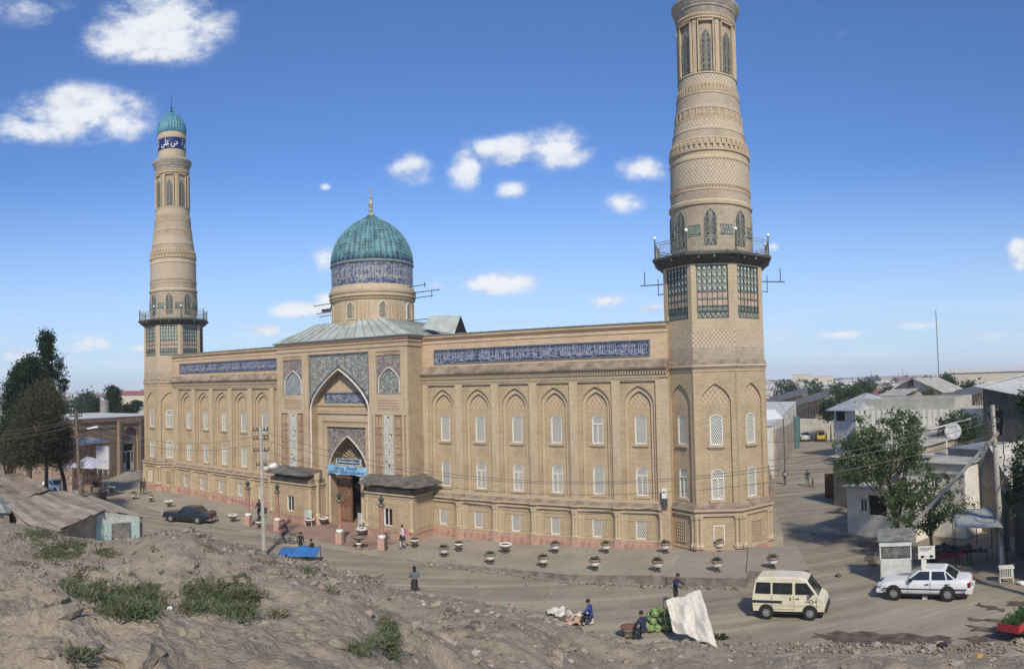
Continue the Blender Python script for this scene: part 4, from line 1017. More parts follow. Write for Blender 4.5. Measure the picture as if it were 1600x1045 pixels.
    for wi in range(4):
        me = text_mesh(words[wi % 2][0], 1.15, lamp_white, 'lettering', 0.0)
        xs = [v.co.x for v in me.vertices]; w_ = max(xs) - min(xs); zs_ = [v.co.y for v in me.vertices]; h_ = max(zs_) - min(zs_)
        ac = PI / 4 + wi * PI / 2 + (0.0)
        for v in me.vertices:
            u = (v.co.x - (max(xs) + min(xs)) / 2) / w_ * 2.15; zz = Z(38.8) + (v.co.y - (max(zs_) + min(zs_)) / 2) / h_ * 1.0 * stretch
            an = ac + u / 1.69; v.co = (1.71 * math.sin(an), -1.71 * math.cos(an), zz)
        inst('lettering', me, bb)
    Dm = MB(); pr = [(1.62, 40.0), (1.76, 40.15), (1.76, 40.5), (1.70, 40.95), (1.55, 41.4), (1.30, 41.8), (.95, 42.15), (.5, 42.42), (.08, 42.55)]
    fine = []
    for i in range(len(pr) - 1):
        for k in range(3): t = k / 3; fine.append((pr[i][0] + (pr[i + 1][0] - pr[i][0]) * t, Z(pr[i][1] + (pr[i + 1][1] - pr[i][1]) * t)))
    fine.append((pr[-1][0], Z(pr[-1][1])))
    Dm.lathe(fine, 28 * 6, (0, 0, 0), 0, rfun=lambda a_, j: 1 - .07 * (1 - abs(math.cos(14 * a_))) * min(1, j / 3)); Dm.build('dome', turq_light, root, smooth=True)
    Fb = MB(); Fb.lathe([(.14, Z(42.5)), (.2, Z(42.65)), (.06, Z(42.8)), (.12, Z(43.1)), (.04, Z(43.25)), (.03, Z(43.9)), (.08, Z(44.0)), (.02, Z(44.1)), (.015, Z(44.5))], 8, (0, 0, 0), 0); Fb.build('finial', iron, root)
    for sx in (-1, 1):                                      # pipe brackets sticking out under the deck
        Ar = MB(); Ar.tube((sx * 3.2, -1.0, 18.0), (sx * 4.9, -1.0, 17.95), .035, .035, 4); Ar.tube((sx * 4.6, -1.0, 17.95), (sx * 4.6, -1.0, 18.9), .03, .03, 4); Ar.tube((sx * 3.3, -.9, 17.35), (sx * 3.75, -.9, 17.3), .03, .03, 4); Ar.tube((sx * 3.7, -.9, 17.3), (sx * 3.7, -.9, 18.4), .025, .025, 4)
        Ar.build('pipe_bracket', iron, root)
    core = MB(); core.lathe([(2.6, 0), (2.6, 19.6)], 8, (0, 0, 0), 0, off=PI / 8); core.build('core_wall', dark_hole, root)
    return root
cR = L(14.21, -2.6); cL = L(-44.89, -2.6)
minaret((cR.x, cR.y, 0), PHI + math.radians(10.3), 3.33, 1.0, 'near right minaret cropped by the picture top, beside the alley')
minaret((cL.x, cL.y, 0), PHI, 3.36, 1.115, 'far left minaret shown whole with small turquoise dome and white script band')
# ------------------------------------------------------------------ ground, street, pavement
def fbm(x, y, z=0.0, o=5, s=1.0): return noise.fractal(Vector((x * s, y * s, z)), 1.0, 2.1, o)
def dirt_mat(name, c1, c2, c3, s1=0.25, s2=2.0, bump=0.5, coord='Object', streak=0.0):
    m = bpy.data.materials.new(name); m.use_nodes = True; t = NT(m.node_tree); b = m.node_tree.nodes['Principled BSDF']
    b.inputs['Roughness'].default_value = 0.95; b.inputs['Specular IOR Level'].default_value = 0.12
    tc = t.n('ShaderNodeTexCoord').outputs[coord]
    a = t.noise(tc, s1, 6, 0.6); c = t.noise(tc, s2, 6, 0.65); d = t.noise(tc, s2 * 9, 4, 0.7)
    col = t.mix(t.smooth(a, 0.36, 0.64), c1, c2)
    col = t.mix(t.m('MULTIPLY', t.smooth(c, 0.48, 0.72), 0.7), col, c3)
    col = t.mix(t.m('MULTIPLY', t.smooth(d, 0.4, 0.7), 0.35), col, tuple(x * .6 for x in c3))
    if streak:                                               # worn wheel tracks along the street
        mp = t.n('ShaderNodeMapping'); t.put(mp.inputs[0], tc); mp.inputs['Rotation'].default_value = (0, 0, 0.40); mp.inputs['Scale'].default_value = (.05, .75, 1)
        sn = t.noise(mp.outputs[0], 1.0, 4, 0.6, dist=.3); col = t.mix(t.m('MULTIPLY', t.smooth(sn, 0.5, 0.66), streak), col, tuple(x * 1.25 for x in c3)); col = t.mix(t.m('MULTIPLY', t.smooth(sn, 0.46, 0.36), streak), col, tuple(x * .68 for x in c2))
        bl = t.noise(tc, .5, 5, .7, dist=.6); col = t.mix(t.m('MULTIPLY', t.smooth(bl, .60, .68), .45), col, tuple(x * .62 for x in c2))
    t.put(b.inputs['Base Color'], col)
    bp = t.n('ShaderNodeBump'); bp.inputs['Strength'].default_value = bump; bp.inputs['Distance'].default_value = 0.06 if bump < .9 else 0.08
    t.put(bp.inputs['Height'], t.m('ADD', c, t.m('MULTIPLY', d, .4))); t.put(b.inputs['Normal'], bp.outputs[0])
    MATS[name] = m; return m
dust = dirt_mat('dusty_asphalt', (0.30, 0.262, 0.20), (0.235, 0.205, 0.155), (0.345, 0.30, 0.23), 0.12, 0.7, 0.35, streak=.5)
earth = dirt_mat('far_earth', (0.28, 0.24, 0.19), (0.20, 0.185, 0.145), (0.19, 0.19, 0.13), 0.01, 0.06, 0.2)
mb = MB()                                                     # street sheet near, earth sheet to the horizon
mb.poly([(-2600, -60, -0.12), (2600, -60, -0.12), (3200, 3200, -0.12), (-3200, 3200, -0.12)])
tag(mb.build('ground', earth), kind='structure')
mb = MB(); nx, ny = 90, 70
def sz(x, y): return -0.02 + 0.035 * fbm(x * .15, y * .15, 3, 3)
P = [[(-95 + 190 * i / nx, 4 + 126 * j / ny) for i in range(nx + 1)] for j in range(ny + 1)]
vs = [(x, y, sz(x, y)) for r_ in P for (x, y) in r_]
mb.faces(vs, [(j * (nx + 1) + i, j * (nx + 1) + i + 1, (j + 1) * (nx + 1) + i + 1, (j + 1) * (nx + 1) + i) for j in range(ny) for i in range(nx)])
tag(mb.build('street', dust, smooth=True), kind='structure')
# pavement along the front: rises to the right, with a broken kerb
pav = dirt_mat('pavement_asphalt', (0.37, 0.325, 0.25), (0.305, 0.27, 0.21), (0.25, 0.22, 0.17), 0.35, 2.2, 0.2)
kerb = mat('worn_kerb_concrete', (0.20, 0.175, 0.145), 0.9, vary=.2, vs=2, bump=.4, bs=20, v2=9)
def pz(s): return 0.03 + 0.45 * max(0, min(1, (s + 5) / 17)) ** 1.1
EDGE = [(-46, 7.2), (-40, 7.6), (-33, 8.2), (-23.4, 8.5), (-19, 8.2), (-14.9, 8.0), (-10.2, 7.9), (-5.9, 7.6), (-3.1, 7.2), (-1.3, 7.0), (3.2, 6.85), (7, 7.1), (10.4, 6.75), (13.6, 6.5)]
mb = MB(); n_ = 120
def en(s): return np.interp(s, [e[0] for e in EDGE], [e[1] for e in EDGE])
prev = None
for i in range(n_ + 1):
    s = -46 + (13.6 + 46) * i / n_; e = en(s) + .12 * fbm(s * .8, 1, 5, 3); z = pz(s)
    top_in, top_out, bot = L(s, -.9, z), L(s, e, z + .01 * fbm(s * 2, 0)), L(s, e + .10 + .08 * abs(fbm(s * 3, 9)), -.1)
    if prev:
        mb.poly([prev[1], top_out, top_in, prev[0]], 0); mb.poly([prev[2], bot, top_out, prev[1]], 1)
    prev = (top_in, top_out, bot)
mb.poly([prev[2], L(13.6, -.9, -.1), prev[0], prev[1]], 1)
tag(mb.build('pavement', [pav, kerb]), kind='structure')
def slab(name, pts, z0, z1, m1, m2, kind='structure'):
    mb = MB(); top = [Vector((p.x, p.y, z1)) for p in pts]; bot = [Vector((p.x, p.y, z0)) for p in pts]
    mb.poly(top, 0); n = len(pts)
    for i in range(n): mb.poly([bot[i], bot[(i + 1) % n], top[(i + 1) % n], top[i]], 1)
    o = mb.build(name, [m1, m2]); 
    if kind: o['kind'] = kind
    return o
step_m = dirt_mat('platform_concrete', (0.33, 0.29, 0.235), (0.295, 0.26, 0.21), (0.25, 0.22, 0.18), 0.5, 2.5, 0.15)
slab('platform', [L(12.9, 6.75), L(17.4, 6.6), L(17.2, -.5), L(12.4, .2)], -.1, .50, step_m, kerb)
slab('platform', [L(17.25, 5.6), L(20.8, 5.3), L(19.7, -.2), L(16.6, .1)], -.1, .60, step_m, kerb)
# reddish paved forecourt before the portal
mb = MB(); paver = brick_mat('red_paving', (0.36, 0.245, 0.19), (0.31, 0.21, 0.165), (0.27, 0.20, 0.16), bw=.3, bh=.3, ms=.015, dirt=.35)
mb.faces([tuple(L(s, n, z)) for s, n, z in ((-20.2, 6.9, .045), (-8.2, 6.4, .045), (-7.4, .9, .045), (-21.5, 1.2, .045))], [(0, 1, 2, 3)])
mb.faces([tuple(L(s, n, .05)) for s, n in ((-17.5, 1.4), (-12.3, 1.4), (-12.9, -2.6), (-17.1, -2.6))], [(0, 1, 2, 3)])
tag(mb.build('forecourt', paver), kind='structure')
# stepping walls down the alley side of the minaret
wallm = mat('alley_wall_plaster', (0.32, 0.275, 0.22), .9, vary=.2, vs=1.2, v2=8)
def wallrun(name, label, a, b, h0, h1, t, m, cat='wall'):
    d = (b - a); d.z = 0; n = Vector((-d.y, d.x, 0)).normalized() * t; mb = MB()
    A, B = Vector((a.x, a.y, 0)), Vector((b.x, b.y, 0))
    vs = [A, B, B + n, A + n]; v2 = [Vector((p.x, p.y, h)) for p, h in zip(vs, (h0, h1, h1, h0))]
    mb.poly(v2)
    for i in range(4): mb.poly([vs[i] - Vector((0, 0, .2)), vs[(i + 1) % 4] - Vector((0, 0, .2)), v2[(i + 1) % 4], v2[i]])
    return tag(mb.build(name, m), label, cat)
wallrun('low_wall', 'low sloping concrete wall running beside the minaret up the alley', spot(1224, 850, .3), spot(1205, 790, .3), .95, .95, .8, pav)
wallrun('garden_wall', 'brown brick wall behind the minaret along the left side of the alley', spot(1210, 785, .3), spot(1196, 715, .3), 1.6, 1.9, .4, brick_brown)
# wet stains on the street
wet = mat('wet_dirt', (0.13, 0.10, 0.075), 0.6, spec=.3, vary=.25, vs=2)
def stain(pts, k=9, seed=1):
    r_ = random.Random(seed); out_ = []
    for i in range(len(pts)):
        a, b = pts[i], pts[(i + 1) % len(pts)]
        for j in range(k):
            t = j / k; x, y = a[0] + (b[0] - a[0]) * t, a[1] + (b[1] - a[1]) * t
            out_.append((x + r_.uniform(-9, 9), y + r_.uniform(-2.4, 2.4)))
    pw = [spot(x, y, .05) for x, y in out_]
    tr = geometry.tessellate_polygon([[Vector((p.x, p.y, 0)) for p in pw]]); mb = MB(); mb.faces([(p.x, p.y, sz(p.x, p.y) + .022) for p in pw], [t if ((pw[t[1]] - pw[t[0]]).cross(pw[t[2]] - pw[t[0]])).z > 0 else t[::-1] for t in tr])
    tag(mb.build('wet_stain', wet), kind='structure')
stain([(1272, 990), (1310, 984), (1380, 988), (1480, 992), (1482, 1003), (1400, 1003), (1330, 1005), (1280, 996)], 6, 2)
stain([(1500, 995), (1560, 990), (1600, 985), (1610, 997), (1560, 998), (1520, 1003)], 5, 3)
stain([(1510, 976), (1560, 978), (1600, 982), (1600, 990), (1550, 986), (1520, 983)], 5, 4)
stain([(1512, 962), (1570, 966), (1600, 970), (1605, 976), (1560, 972), (1515, 966)], 5, 5)
stain([(1522, 940), (1560, 945), (1572, 955), (1545, 950), (1528, 945)], 4, 6)
stain([(1575, 940), (1610, 938), (1610, 948), (1580, 946)], 4, 7)
stain([(1345, 845), (1375, 850), (1372, 885), (1350, 870)], 5, 8)
stain([(1270, 830), (1330, 838), (1300, 852), (1268, 845)], 4, 9)

# ------------------------------------------------------------------ the dirt bank the photograph is taken from
SILX = [-300, -100, 0, 60, 100, 200, 240, 300, 350, 400, 450, 500, 520, 600, 660, 700, 800, 860, 900, 950, 985, 1020, 1060, 1120, 1200, 1400, 1600, 1750, 1900]
SILY = [800, 802, 806, 812, 826, 838, 832, 826, 838, 858, 868, 880, 890, 914, 928, 928, 944, 962, 978, 990, 1000, 993, 990, 1003, 1013, 1016, 1014, 1012, 1012]
SILR = [30, 30, 30, 30, 30, 30, 29, 28, 28, 27, 27, 26, 26, 25, 24.5, 24, 23, 22.5, 22, 22, 22, 23, 23, 22, 20, 19, 19, 19, 19]
def mound_z(az, r):
    px = 800 + az * F
    y = float(np.interp(px, SILX, SILY)); rs = float(np.interp(px, SILX, SILR))
    q = ray(px, y); zs = EYE + q.z / math.hypot(q.x, q.y) * rs
    t = r / rs
    if t <= 1:
        z = 9.65 + (zs - 9.65) * (t ** 1.05); wl = max(0.0, min(1.0, (760 - px) / 260.0)); wl = wl * wl * (3 - 2 * wl)
        if wl > 0: z = z * (1 - wl) + wl * float(np.interp(r, [2, 5, 7.6, 8.6, 10, 12.5, 16, 21, 27, rs], [9.75, 9.45, 9.05, 8.75, 7.85, 7.30, 7.0, 6.75, min(6.1, zs + .25), zs]))
    else: z = zs - (r - rs) * (.55 + .12 * (r - rs))
    return z, t, rs
BUMPS = [  # px, r, height, radius across, radius along
    (330, 8.3, .22, 1.1, .8), (200, 8.6, .18, .9, .8), (60, 15, .7, 1.4, 3.2), (270, 20.5, .75, 1.5, 4.2), (280, 14.2, .25, .35, 2.0), (440, 13.5, .45, 1.0, 3.0), (480, 19, .5, 2.6, 3.4), (180, 11.8, -.25, 1.0, 1.2), (350, 12.2, -.25, .8, 1.2), (90, 20, -.3, 1.5, 2),
    (620, 14, .3, 2.4, 1.6), (590, 11, -.35, .6, 2.0), (760, 12.5, .4, 1.6, 2.2), (680, 17, .3, 2.5, 1.5), (860, 17, .3, 1.8, 1.4), (1040, 18.5, .18, 1.6, 1.5), (520, 9.5, .25, 1.2, 1.0), (700, 8.5, .2, 1.8, .7)]
BW = []
for (px, r, h, ra, rl) in BUMPS:
    a = (px - 800) / F; BW.append((a, r, h, ra, rl))
def mound(az, r, fine=True):
    z, t, rs = mound_z(az, r)
    x, y = math.sin(az) * r, math.cos(az) * r
    for (a, rr, h, ra, rl) in BW:
        da = (az - a) * rr / ra; dr_ = (r - rr) / rl; e = da * da + dr_ * dr_
        if e < 6: z += h * math.exp(-e)
    w = max(0, min(1, (1.06 - abs(t - 1) * 0) ))
    ed = .35 + .65 * min(1, abs(t - 1) * 4)
    z += ed * (.38 * noise.hetero_terrain(Vector((x * .22 + 4, y * .22, 1.3)), 1.0, 2.0, 4, .6) - .25)
    rid = noise.ridged_multi_fractal(Vector((x * .55, y * .55, 7.7)), 1.0, 2.1, 5, 1.0, 2.0)
    z += ed * .15 * (rid - 1.2)
    rid2 = noise.ridged_multi_fractal(Vector((x * 1.7 + 9, y * 1.7, 2.2)), .9, 2.2, 4, 1.0, 2.0)
    z += .055 * (rid2 - 1.0)
    if t < 1.6:                                              # the bank's brow: nothing stands above it
        px = 800 + az * F; y_ = float(np.interp(px, SILX, SILY)); q = ray(px, y_); lim = EYE + q.z / math.hypot(q.x, q.y) * r - .04
        k_ = .35; d = (lim - z) / k_
        z = lim - k_ * (math.log1p(math.exp(d)) if d < 20 else d) if d > -20 else lim
    z += .05 * fbm(x * 2.2, y * 2.2, 4, 4) + .034 * abs(fbm(x * 6, y * 6, 9, 3)) + .05 * max(0, noise.cell(Vector((x * 3.1, y * 3.1, 0))) - .6)
    return z
NA, NRr = 740, 400
azs = [-1.0 + 2.0 * i / NA for i in range(NA + 1)]; rs_ = [2.2 * (42 / 2.2) ** (j / NRr) for j in range(NRr + 1)]
vs = []
for r in rs_:
    for a in azs: vs.append((math.sin(a) * r, math.cos(a) * r, max(-.5, mound(a, r))))
mb = MB(); mb.faces(vs, [(j * (NA + 1) + i, j * (NA + 1) + i + 1, (j + 1) * (NA + 1) + i + 1, (j + 1) * (NA + 1) + i) for j in range(NRr) for i in range(NA)
                         if max(vs[j * (NA + 1) + i][2], vs[(j + 1) * (NA + 1) + i + 1][2]) > -.45])
bank_m = dirt_mat('eroded_loess', (0.375, 0.31, 0.225), (0.29, 0.24, 0.175), (0.22, 0.182, 0.135), 0.33, 2.2, 1.0)
tag(mb.build('dirt_bank', bank_m, smooth=True), kind='structure')
ZG = np.array([v[2] for v in vs]).reshape(len(rs_), len(azs)); RA, AA = np.array(rs_), np.array(azs)
def bank_at(px, py):                                         # where the view line through a point meets the bank
    q = ray(px, py); a = math.atan2(q.x, q.y); e = q.z / math.hypot(q.x, q.y); i = int(round((a + 1.0) / 2.0 * NA)); zc = ZG[:, i]
    k = np.nonzero((zc > EYE + e * RA) & (RA > 3.5))[0]
    if not len(k): return None
    r = RA[k[0]]; return Vector((math.sin(a) * r, math.cos(a) * r, zc[k[0]])), r
def on_bank(px, r):
    a = (px - 800) / F; z = ZG[min(NRr, max(0, int(round(math.log(max(r, 2.21) / 2.2) / math.log(42 / 2.2) * NRr)))), min(NA, max(0, int(round((a + 1.0) / 2.0 * NA))))]; return Vector((math.sin(a) * r, math.cos(a) * r, z))
def stone_mesh(seed, flat=.7):
    bm = bmesh.new(); bmesh.ops.create_icosphere(bm, subdivisions=1, radius=1); r_ = random.Random(seed)
    for v in bm.verts: v.co *= r_.uniform(.65, 1.15); v.co.z *= flat
    return [tuple(v.co) for v in bm.verts], [tuple(v.index for v in f.verts) for f in bm.faces]
STM = [stone_mesh(i, .55 + .1 * (i % 4)) for i in range(8)]
def scatter(name, spots, mats, seed):
    r_ = random.Random(seed); mb = MB()
    for (p, s) in spots:
        v, f = r_.choice(STM); mt = Matrix.Translation(p) @ Matrix.Rotation(r_.uniform(0, 6.3), 4, 'Z') @ Matrix.Rotation(r_.uniform(-.5, .5), 4, 'X') @ Matrix.Diagonal((s * r_.uniform(.7, 1.4), s, s, 1))
        mb.faces([tuple(mt @ Vector(q)) for q in v], f, r_.randrange(len(mats)) if r_.random() < .35 else 0)
    return tag(mb.build(name, mats), kind='stuff')
r_ = random.Random(5); sp = []
stone_c = [mat('clod_earth', (0.29, 0.24, 0.185), .95, vary=.2, vs=4), mat('grey_rubble', (0.30, 0.27, 0.225), .9, vary=.2, vs=4), mat('pale_rubble', (0.40, 0.355, 0.29), .9, vary=.15), mat('dark_clod', (0.13, 0.105, 0.085), .95)]
CLUST = [(150, 11, 1.2, 60), (60, 10, 1.0, 60), (450, 12, 1.3, 50), (150, 12, 1.3, 130), (700, 13.5, 1.3, 220), (880, 17.5, 1.2, 200), (640, 10, 1.2, 60), (480, 22, 2.2, 170), (330, 24, 2.5, 160), (120, 14.5, 1.0, 60), (760, 9, 1.0, 120), (560, 20, 2, 120), (950, 19, 1.5, 120), (1450, 18.6, 4, 160), (1250, 19, 3, 110), (430, 25.5, 1.6, 140)]
for (px, r, sd, n) in CLUST:
    for _ in range(n):
        rr = r + r_.gauss(0, sd); p = px + r_.gauss(0, sd / r * F * 1.2)
        if rr < 5 or rr > 40: continue
        sp.append((on_bank(p, rr), min(.16, .030 * math.exp(r_.gauss(0, .65)) * (1 + rr / 30))))
for _ in range(3600):
    rr = 5 + 24 * math.sqrt(r_.random()); p = r_.uniform(-60, 1660); sp.append((on_bank(p, rr), min(.12, .014 * math.exp(r_.gauss(0, .75)) * (1 + rr / 20))))
for _ in range(9000):
    rr = 4.5 + 22 * r_.random() ** .8; p = r_.uniform(-40, 1640); sp.append((on_bank(p, rr), r_.uniform(.004, .012) * (1 + rr / 9)))
scatter('bank_rubble', sp, stone_c, 3)
# rubble along the kerb and the foot of the bank
sp = []
for _ in range(420):
    s = r_.uniform(-3, 17); sp.append((L(s, en(min(s, 13.5)) + .25 + abs(r_.gauss(0, .25)), .03), .05 * math.exp(r_.gauss(0, .5))))
for _ in range(500):
    x = r_.uniform(1100, 1600); sp.append((spot(x, r_.uniform(1004, 1020), .02), .05 * math.exp(r_.gauss(0, .5))))
for _ in range(160): sp.append((spot(r_.uniform(560, 1000), r_.uniform(905, 960), .0), .035 * math.exp(r_.gauss(0, .5))))
scatter('kerb_rubble', sp, stone_c, 4)
# grass in the hollows
grass_m = mat('spring_grass', (0.10, 0.125, 0.06), .8, vary=.3, vs=3, col2=(0.06, 0.072, 0.038))
dry_m = mat('dry_stalks', (0.20, 0.17, 0.09), .9)
GP = [(60, 836, 28, 10, 1), (85, 864, 30, 15, 1.2), (124, 856, 13, 15, 1), (166, 867, 20, 7, .9), (110, 918, 13, 11, .8), (124, 902, 8, 9, .6), (146, 930, 20, 10, .9), (156, 922, 8, 13, 1), (192, 940, 38, 17, 1.2), (216, 948, 36, 14, 1.3), (232, 925, 9, 15, 1), (310, 926, 14, 18, .9), (316, 946, 28, 12, 1.2), (362, 938, 32, 24, 1.2), (372, 962, 13, 9, 1),
      (323, 857, 5, 4, .8), (125, 1028, 7, 4, 1), (597, 975, 8, 11, .9), (604, 998, 10, 16, 1.2), (607, 1024, 6, 8, .8), (580, 1006, 10, 6, .8), (558, 1016, 10, 6, 1), (436, 962, 7, 4, .8), (515, 925, 5, 4, .8), (482, 893, 14, 6, .5), (430, 880, 10, 5, .4), (375, 905, 12, 6, .4)]
mb = MB()
for (cx, cy, rx, ry, dn) in GP:
    for _ in range(int(rx * ry * 1.35 * dn)):
        u, v = r_.gauss(0, .58), r_.gauss(0, .58)
        if u * u + v * v > 2.2 or fbm(u * 2.6 + cx, v * 2.6, 2, 3) < -.05 + .12 * (u * u + v * v): continue
        hit = bank_at(cx + u * rx, cy + v * ry)
        if not hit: continue
        c, rr = hit; k_ = .6 + rr / 22
        for _b in range(11):
            p = c + Vector((r_.gauss(0, .06), r_.gauss(0, .06), -.01)) * k_; h = r_.uniform(.012, .06) * k_; an = r_.uniform(0, 6.3); w = r_.uniform(.004, .012) * k_; lean = Vector((r_.gauss(0, .04), r_.gauss(0, .04), h)); d = Vector((math.cos(an) * w, math.sin(an) * w, 0))
            mb.poly([p - d, p + d, p + lean + d * .3, p + lean - d * .3], 1 if r_.random() < .12 else 0)
tag(mb.build('grass', [grass_m, dry_m]), kind='stuff')
mb = MB()                                                     # half buried lumps of dried earth
for (cx, cy, n, sx_, sy_, s0) in ((75, 935, 26, 22, 14, .13), (60, 905, 10, 14, 6, .10), (230, 1015, 4, 14, 6, .14), (100, 1020, 5, 25, 8, .12), (300, 985, 6, 30, 8, .10), (450, 965, 10, 24, 10, .11), (500, 1000, 10, 40, 20, .10), (430, 885, 26, 28, 10, .16), (360, 905, 10, 30, 20, .09), (720, 985, 18, 30, 20, .13), (870, 1000, 16, 26, 16, .16), (640, 1010, 10, 40, 20, .10), (560, 905, 12, 24, 10, .17), (990, 1012, 8, 40, 8, .14), (1250, 1024, 12, 80, 6, .13), (1480, 1026, 12, 80, 6, .13)):
    for _ in range(max(2, n // 2)):
        hit = bank_at(cx + r_.gauss(0, sx_), cy + r_.gauss(0, sy_))
        if not hit: continue
        bm = bmesh.new(); bmesh.ops.create_icosphere(bm, subdivisions=2, radius=1); sd_ = r_.uniform(0, 99); s = s0 * r_.uniform(.35, 1.15)
        for v in bm.verts: v.co *= 1 + .45 * noise.noise(v.co * 1.3 + Vector((sd_, 0, 0))) + .15 * noise.noise(v.co * 4 + Vector((sd_, 0, 0))); v.co.z *= .5
        mt = Matrix.Translation(hit[0] + Vector((0, 0, -.22 * s))) @ Matrix.Rotation(r_.uniform(0, 6.3), 4, 'Z') @ Matrix.Diagonal((s * r_.uniform(.8, 1.6), s, s, 1)); mb.faces([tuple(mt @ v.co) for v in bm.verts], [tuple(v.index for v in f.verts) for f in bm.faces]); bm.free()
tag(mb.build('earth_lumps', bank_m), kind='stuff')
mb = MB()                                                     # dark little weeds dotted over the bank
for _ in range(240):
    rr = r_.uniform(9, 26); px = r_.choice((r_.uniform(0, 700), r_.gauss(420, 60), r_.gauss(120, 60))); c = on_bank(px, rr); s = .05 * r_.uniform(.6, 1.8) * (1 + rr / 40)
    for k in range(14):
        d = Vector((r_.gauss(0, s), r_.gauss(0, s), r_.uniform(0, s))); e = Vector((r_.gauss(0, 1), r_.gauss(0, 1), r_.gauss(0, 1))).normalized() * s * .45; f_ = e.cross(Vector((r_.gauss(0, 1), r_.gauss(0, 1), 1))).normalized() * s * .3
        mb.poly([c + d - e, c + d + f_, c + d + e])
tag(mb.build('weeds', mat('dark_weeds', (0.07, 0.08, 0.045), .9, vary=.3)), kind='stuff')
# ------------------------------------------------------------------ planters, lamp columns and other pavement things
pot_white = mat('pot_white_band', (0.74, 0.70, 0.61), .7, vary=.12, vs=3); pot_rim = mat('pot_brown_rim', (0.25, 0.19, 0.14), .85, vary=.2, vs=5)
pot_dark = mat('pot_dark_foot', (0.09, 0.07, 0.055), .85, vary=.2); soil = mat('dry_plant_soil', (0.07, 0.06, 0.04), .95, vary=.2, vs=8); leafy = mat('pot_plant', (0.055, 0.075, 0.03), .8, vary=.3, vs=8)
def planter_proto(kind):
    t = thing('planter', 'x', 'planter', (0, 0, 0))
    b = MB()
    if kind == 'band':
        b.lathe([(.14, .30), (.26, .34), (.33, .44), (.36, .62)], 16, m=0); o = b.build('bowl', pot_white, t, smooth=True)
        b = MB(); b.lathe([(.36, .62), (.42, .64), (.43, .78), (.38, .80), (.34, .74)], 16); b.build('rim', pot_rim, t, smooth=True)
    elif kind == 'wide':
        b.lathe([(.10, .22), (.30, .34), (.44, .50), (.48, .62)], 16); b.build('bowl', pot_rim, t, smooth=True)
        b = MB(); b.lathe([(.48, .60), (.53, .63), (.52, .74), (.45, .74), (.40, .66)], 16); b.build('rim', pot_white, t, smooth=True)
    else:
        b.lathe([(.12, .24), (.26, .34), (.36, .50), (.38, .70)], 16); b.build('bowl', pot_rim, t, smooth=True)
        b = MB(); b.lathe([(.385, .56), (.40, .58), (.40, .66), (.385, .68)], 16); b.build('rim', pot_white, t, smooth=True)
    b = MB(); b.lathe([(.02, 0), (.20, 0), (.20, .05), (.09, .10), (.08, .2), (.16, .32)], 12)
    for k in range(3): a = k * 2.1; b.tube((.1 * math.cos(a), .1 * math.sin(a), .22), (.27 * math.cos(a), .27 * math.sin(a), 0), .04, .03, 5)
    b.build('foot', pot_dark, t)
    b = MB(); zt = .70 if kind != 'wide' else .66; b.lathe([(.36, zt), (.2, zt + .05), (.01, zt + .07)], 12); so = b.build('soil', soil, t)
    r_ = random.Random(len(kind)); b = MB()
    for _ in range(70):
        a, q = r_.uniform(0, 6.3), r_.uniform(0, .28); p = Vector((q * math.cos(a), q * math.sin(a), zt + r_.uniform(.02, .09 if kind != 'wide' else .07))); e = Vector((r_.gauss(0, 1), r_.gauss(0, 1), r_.gauss(0, 1))).normalized() * .055; f_ = e.cross(Vector((.3, .1, 1))).normalized() * .028
        b.poly([p - e, p + f_, p + e, p - f_])
    b.build('plant', leafy, t)
    return t
POT = {k: planter_proto(k) for k in ('band', 'wide', 'brown')}
used_proto = set()
def planter(kind, s, n, label, x=None, y=None, z=None, sc=1.0, plant_scale=None):
    p = L(s, n) if x is None else spot(x, y, 0.06 if z is None else z)
    if x is not None:
        dv = p - Vector((0, Y0, 0)); s = dv.dot(UX)
        for _ in range(3): zz = z if z is not None else pz(s) ; p = spot(x, y, zz); dv = p - Vector((0, Y0, 0)); s = dv.dot(UX)
        p.z = zz
    t = POT[kind]
    if kind in used_proto: t = copy_tree(t)
    used_proto.add(kind)
    t.location = p; t.rotation_euler = (0, 0, R.uniform(0, 6)); t['label'] = label; t['group'] = 'planters on the pavement'; t.scale = (sc * .85,) * 3
    if plant_scale:
        for c in t.children:
            if c.name.startswith('plant') and not c.name.startswith('planter'): c.scale = (plant_scale, plant_scale, 2.2); c.location.z = -1.2 * .7 + .02
    return t
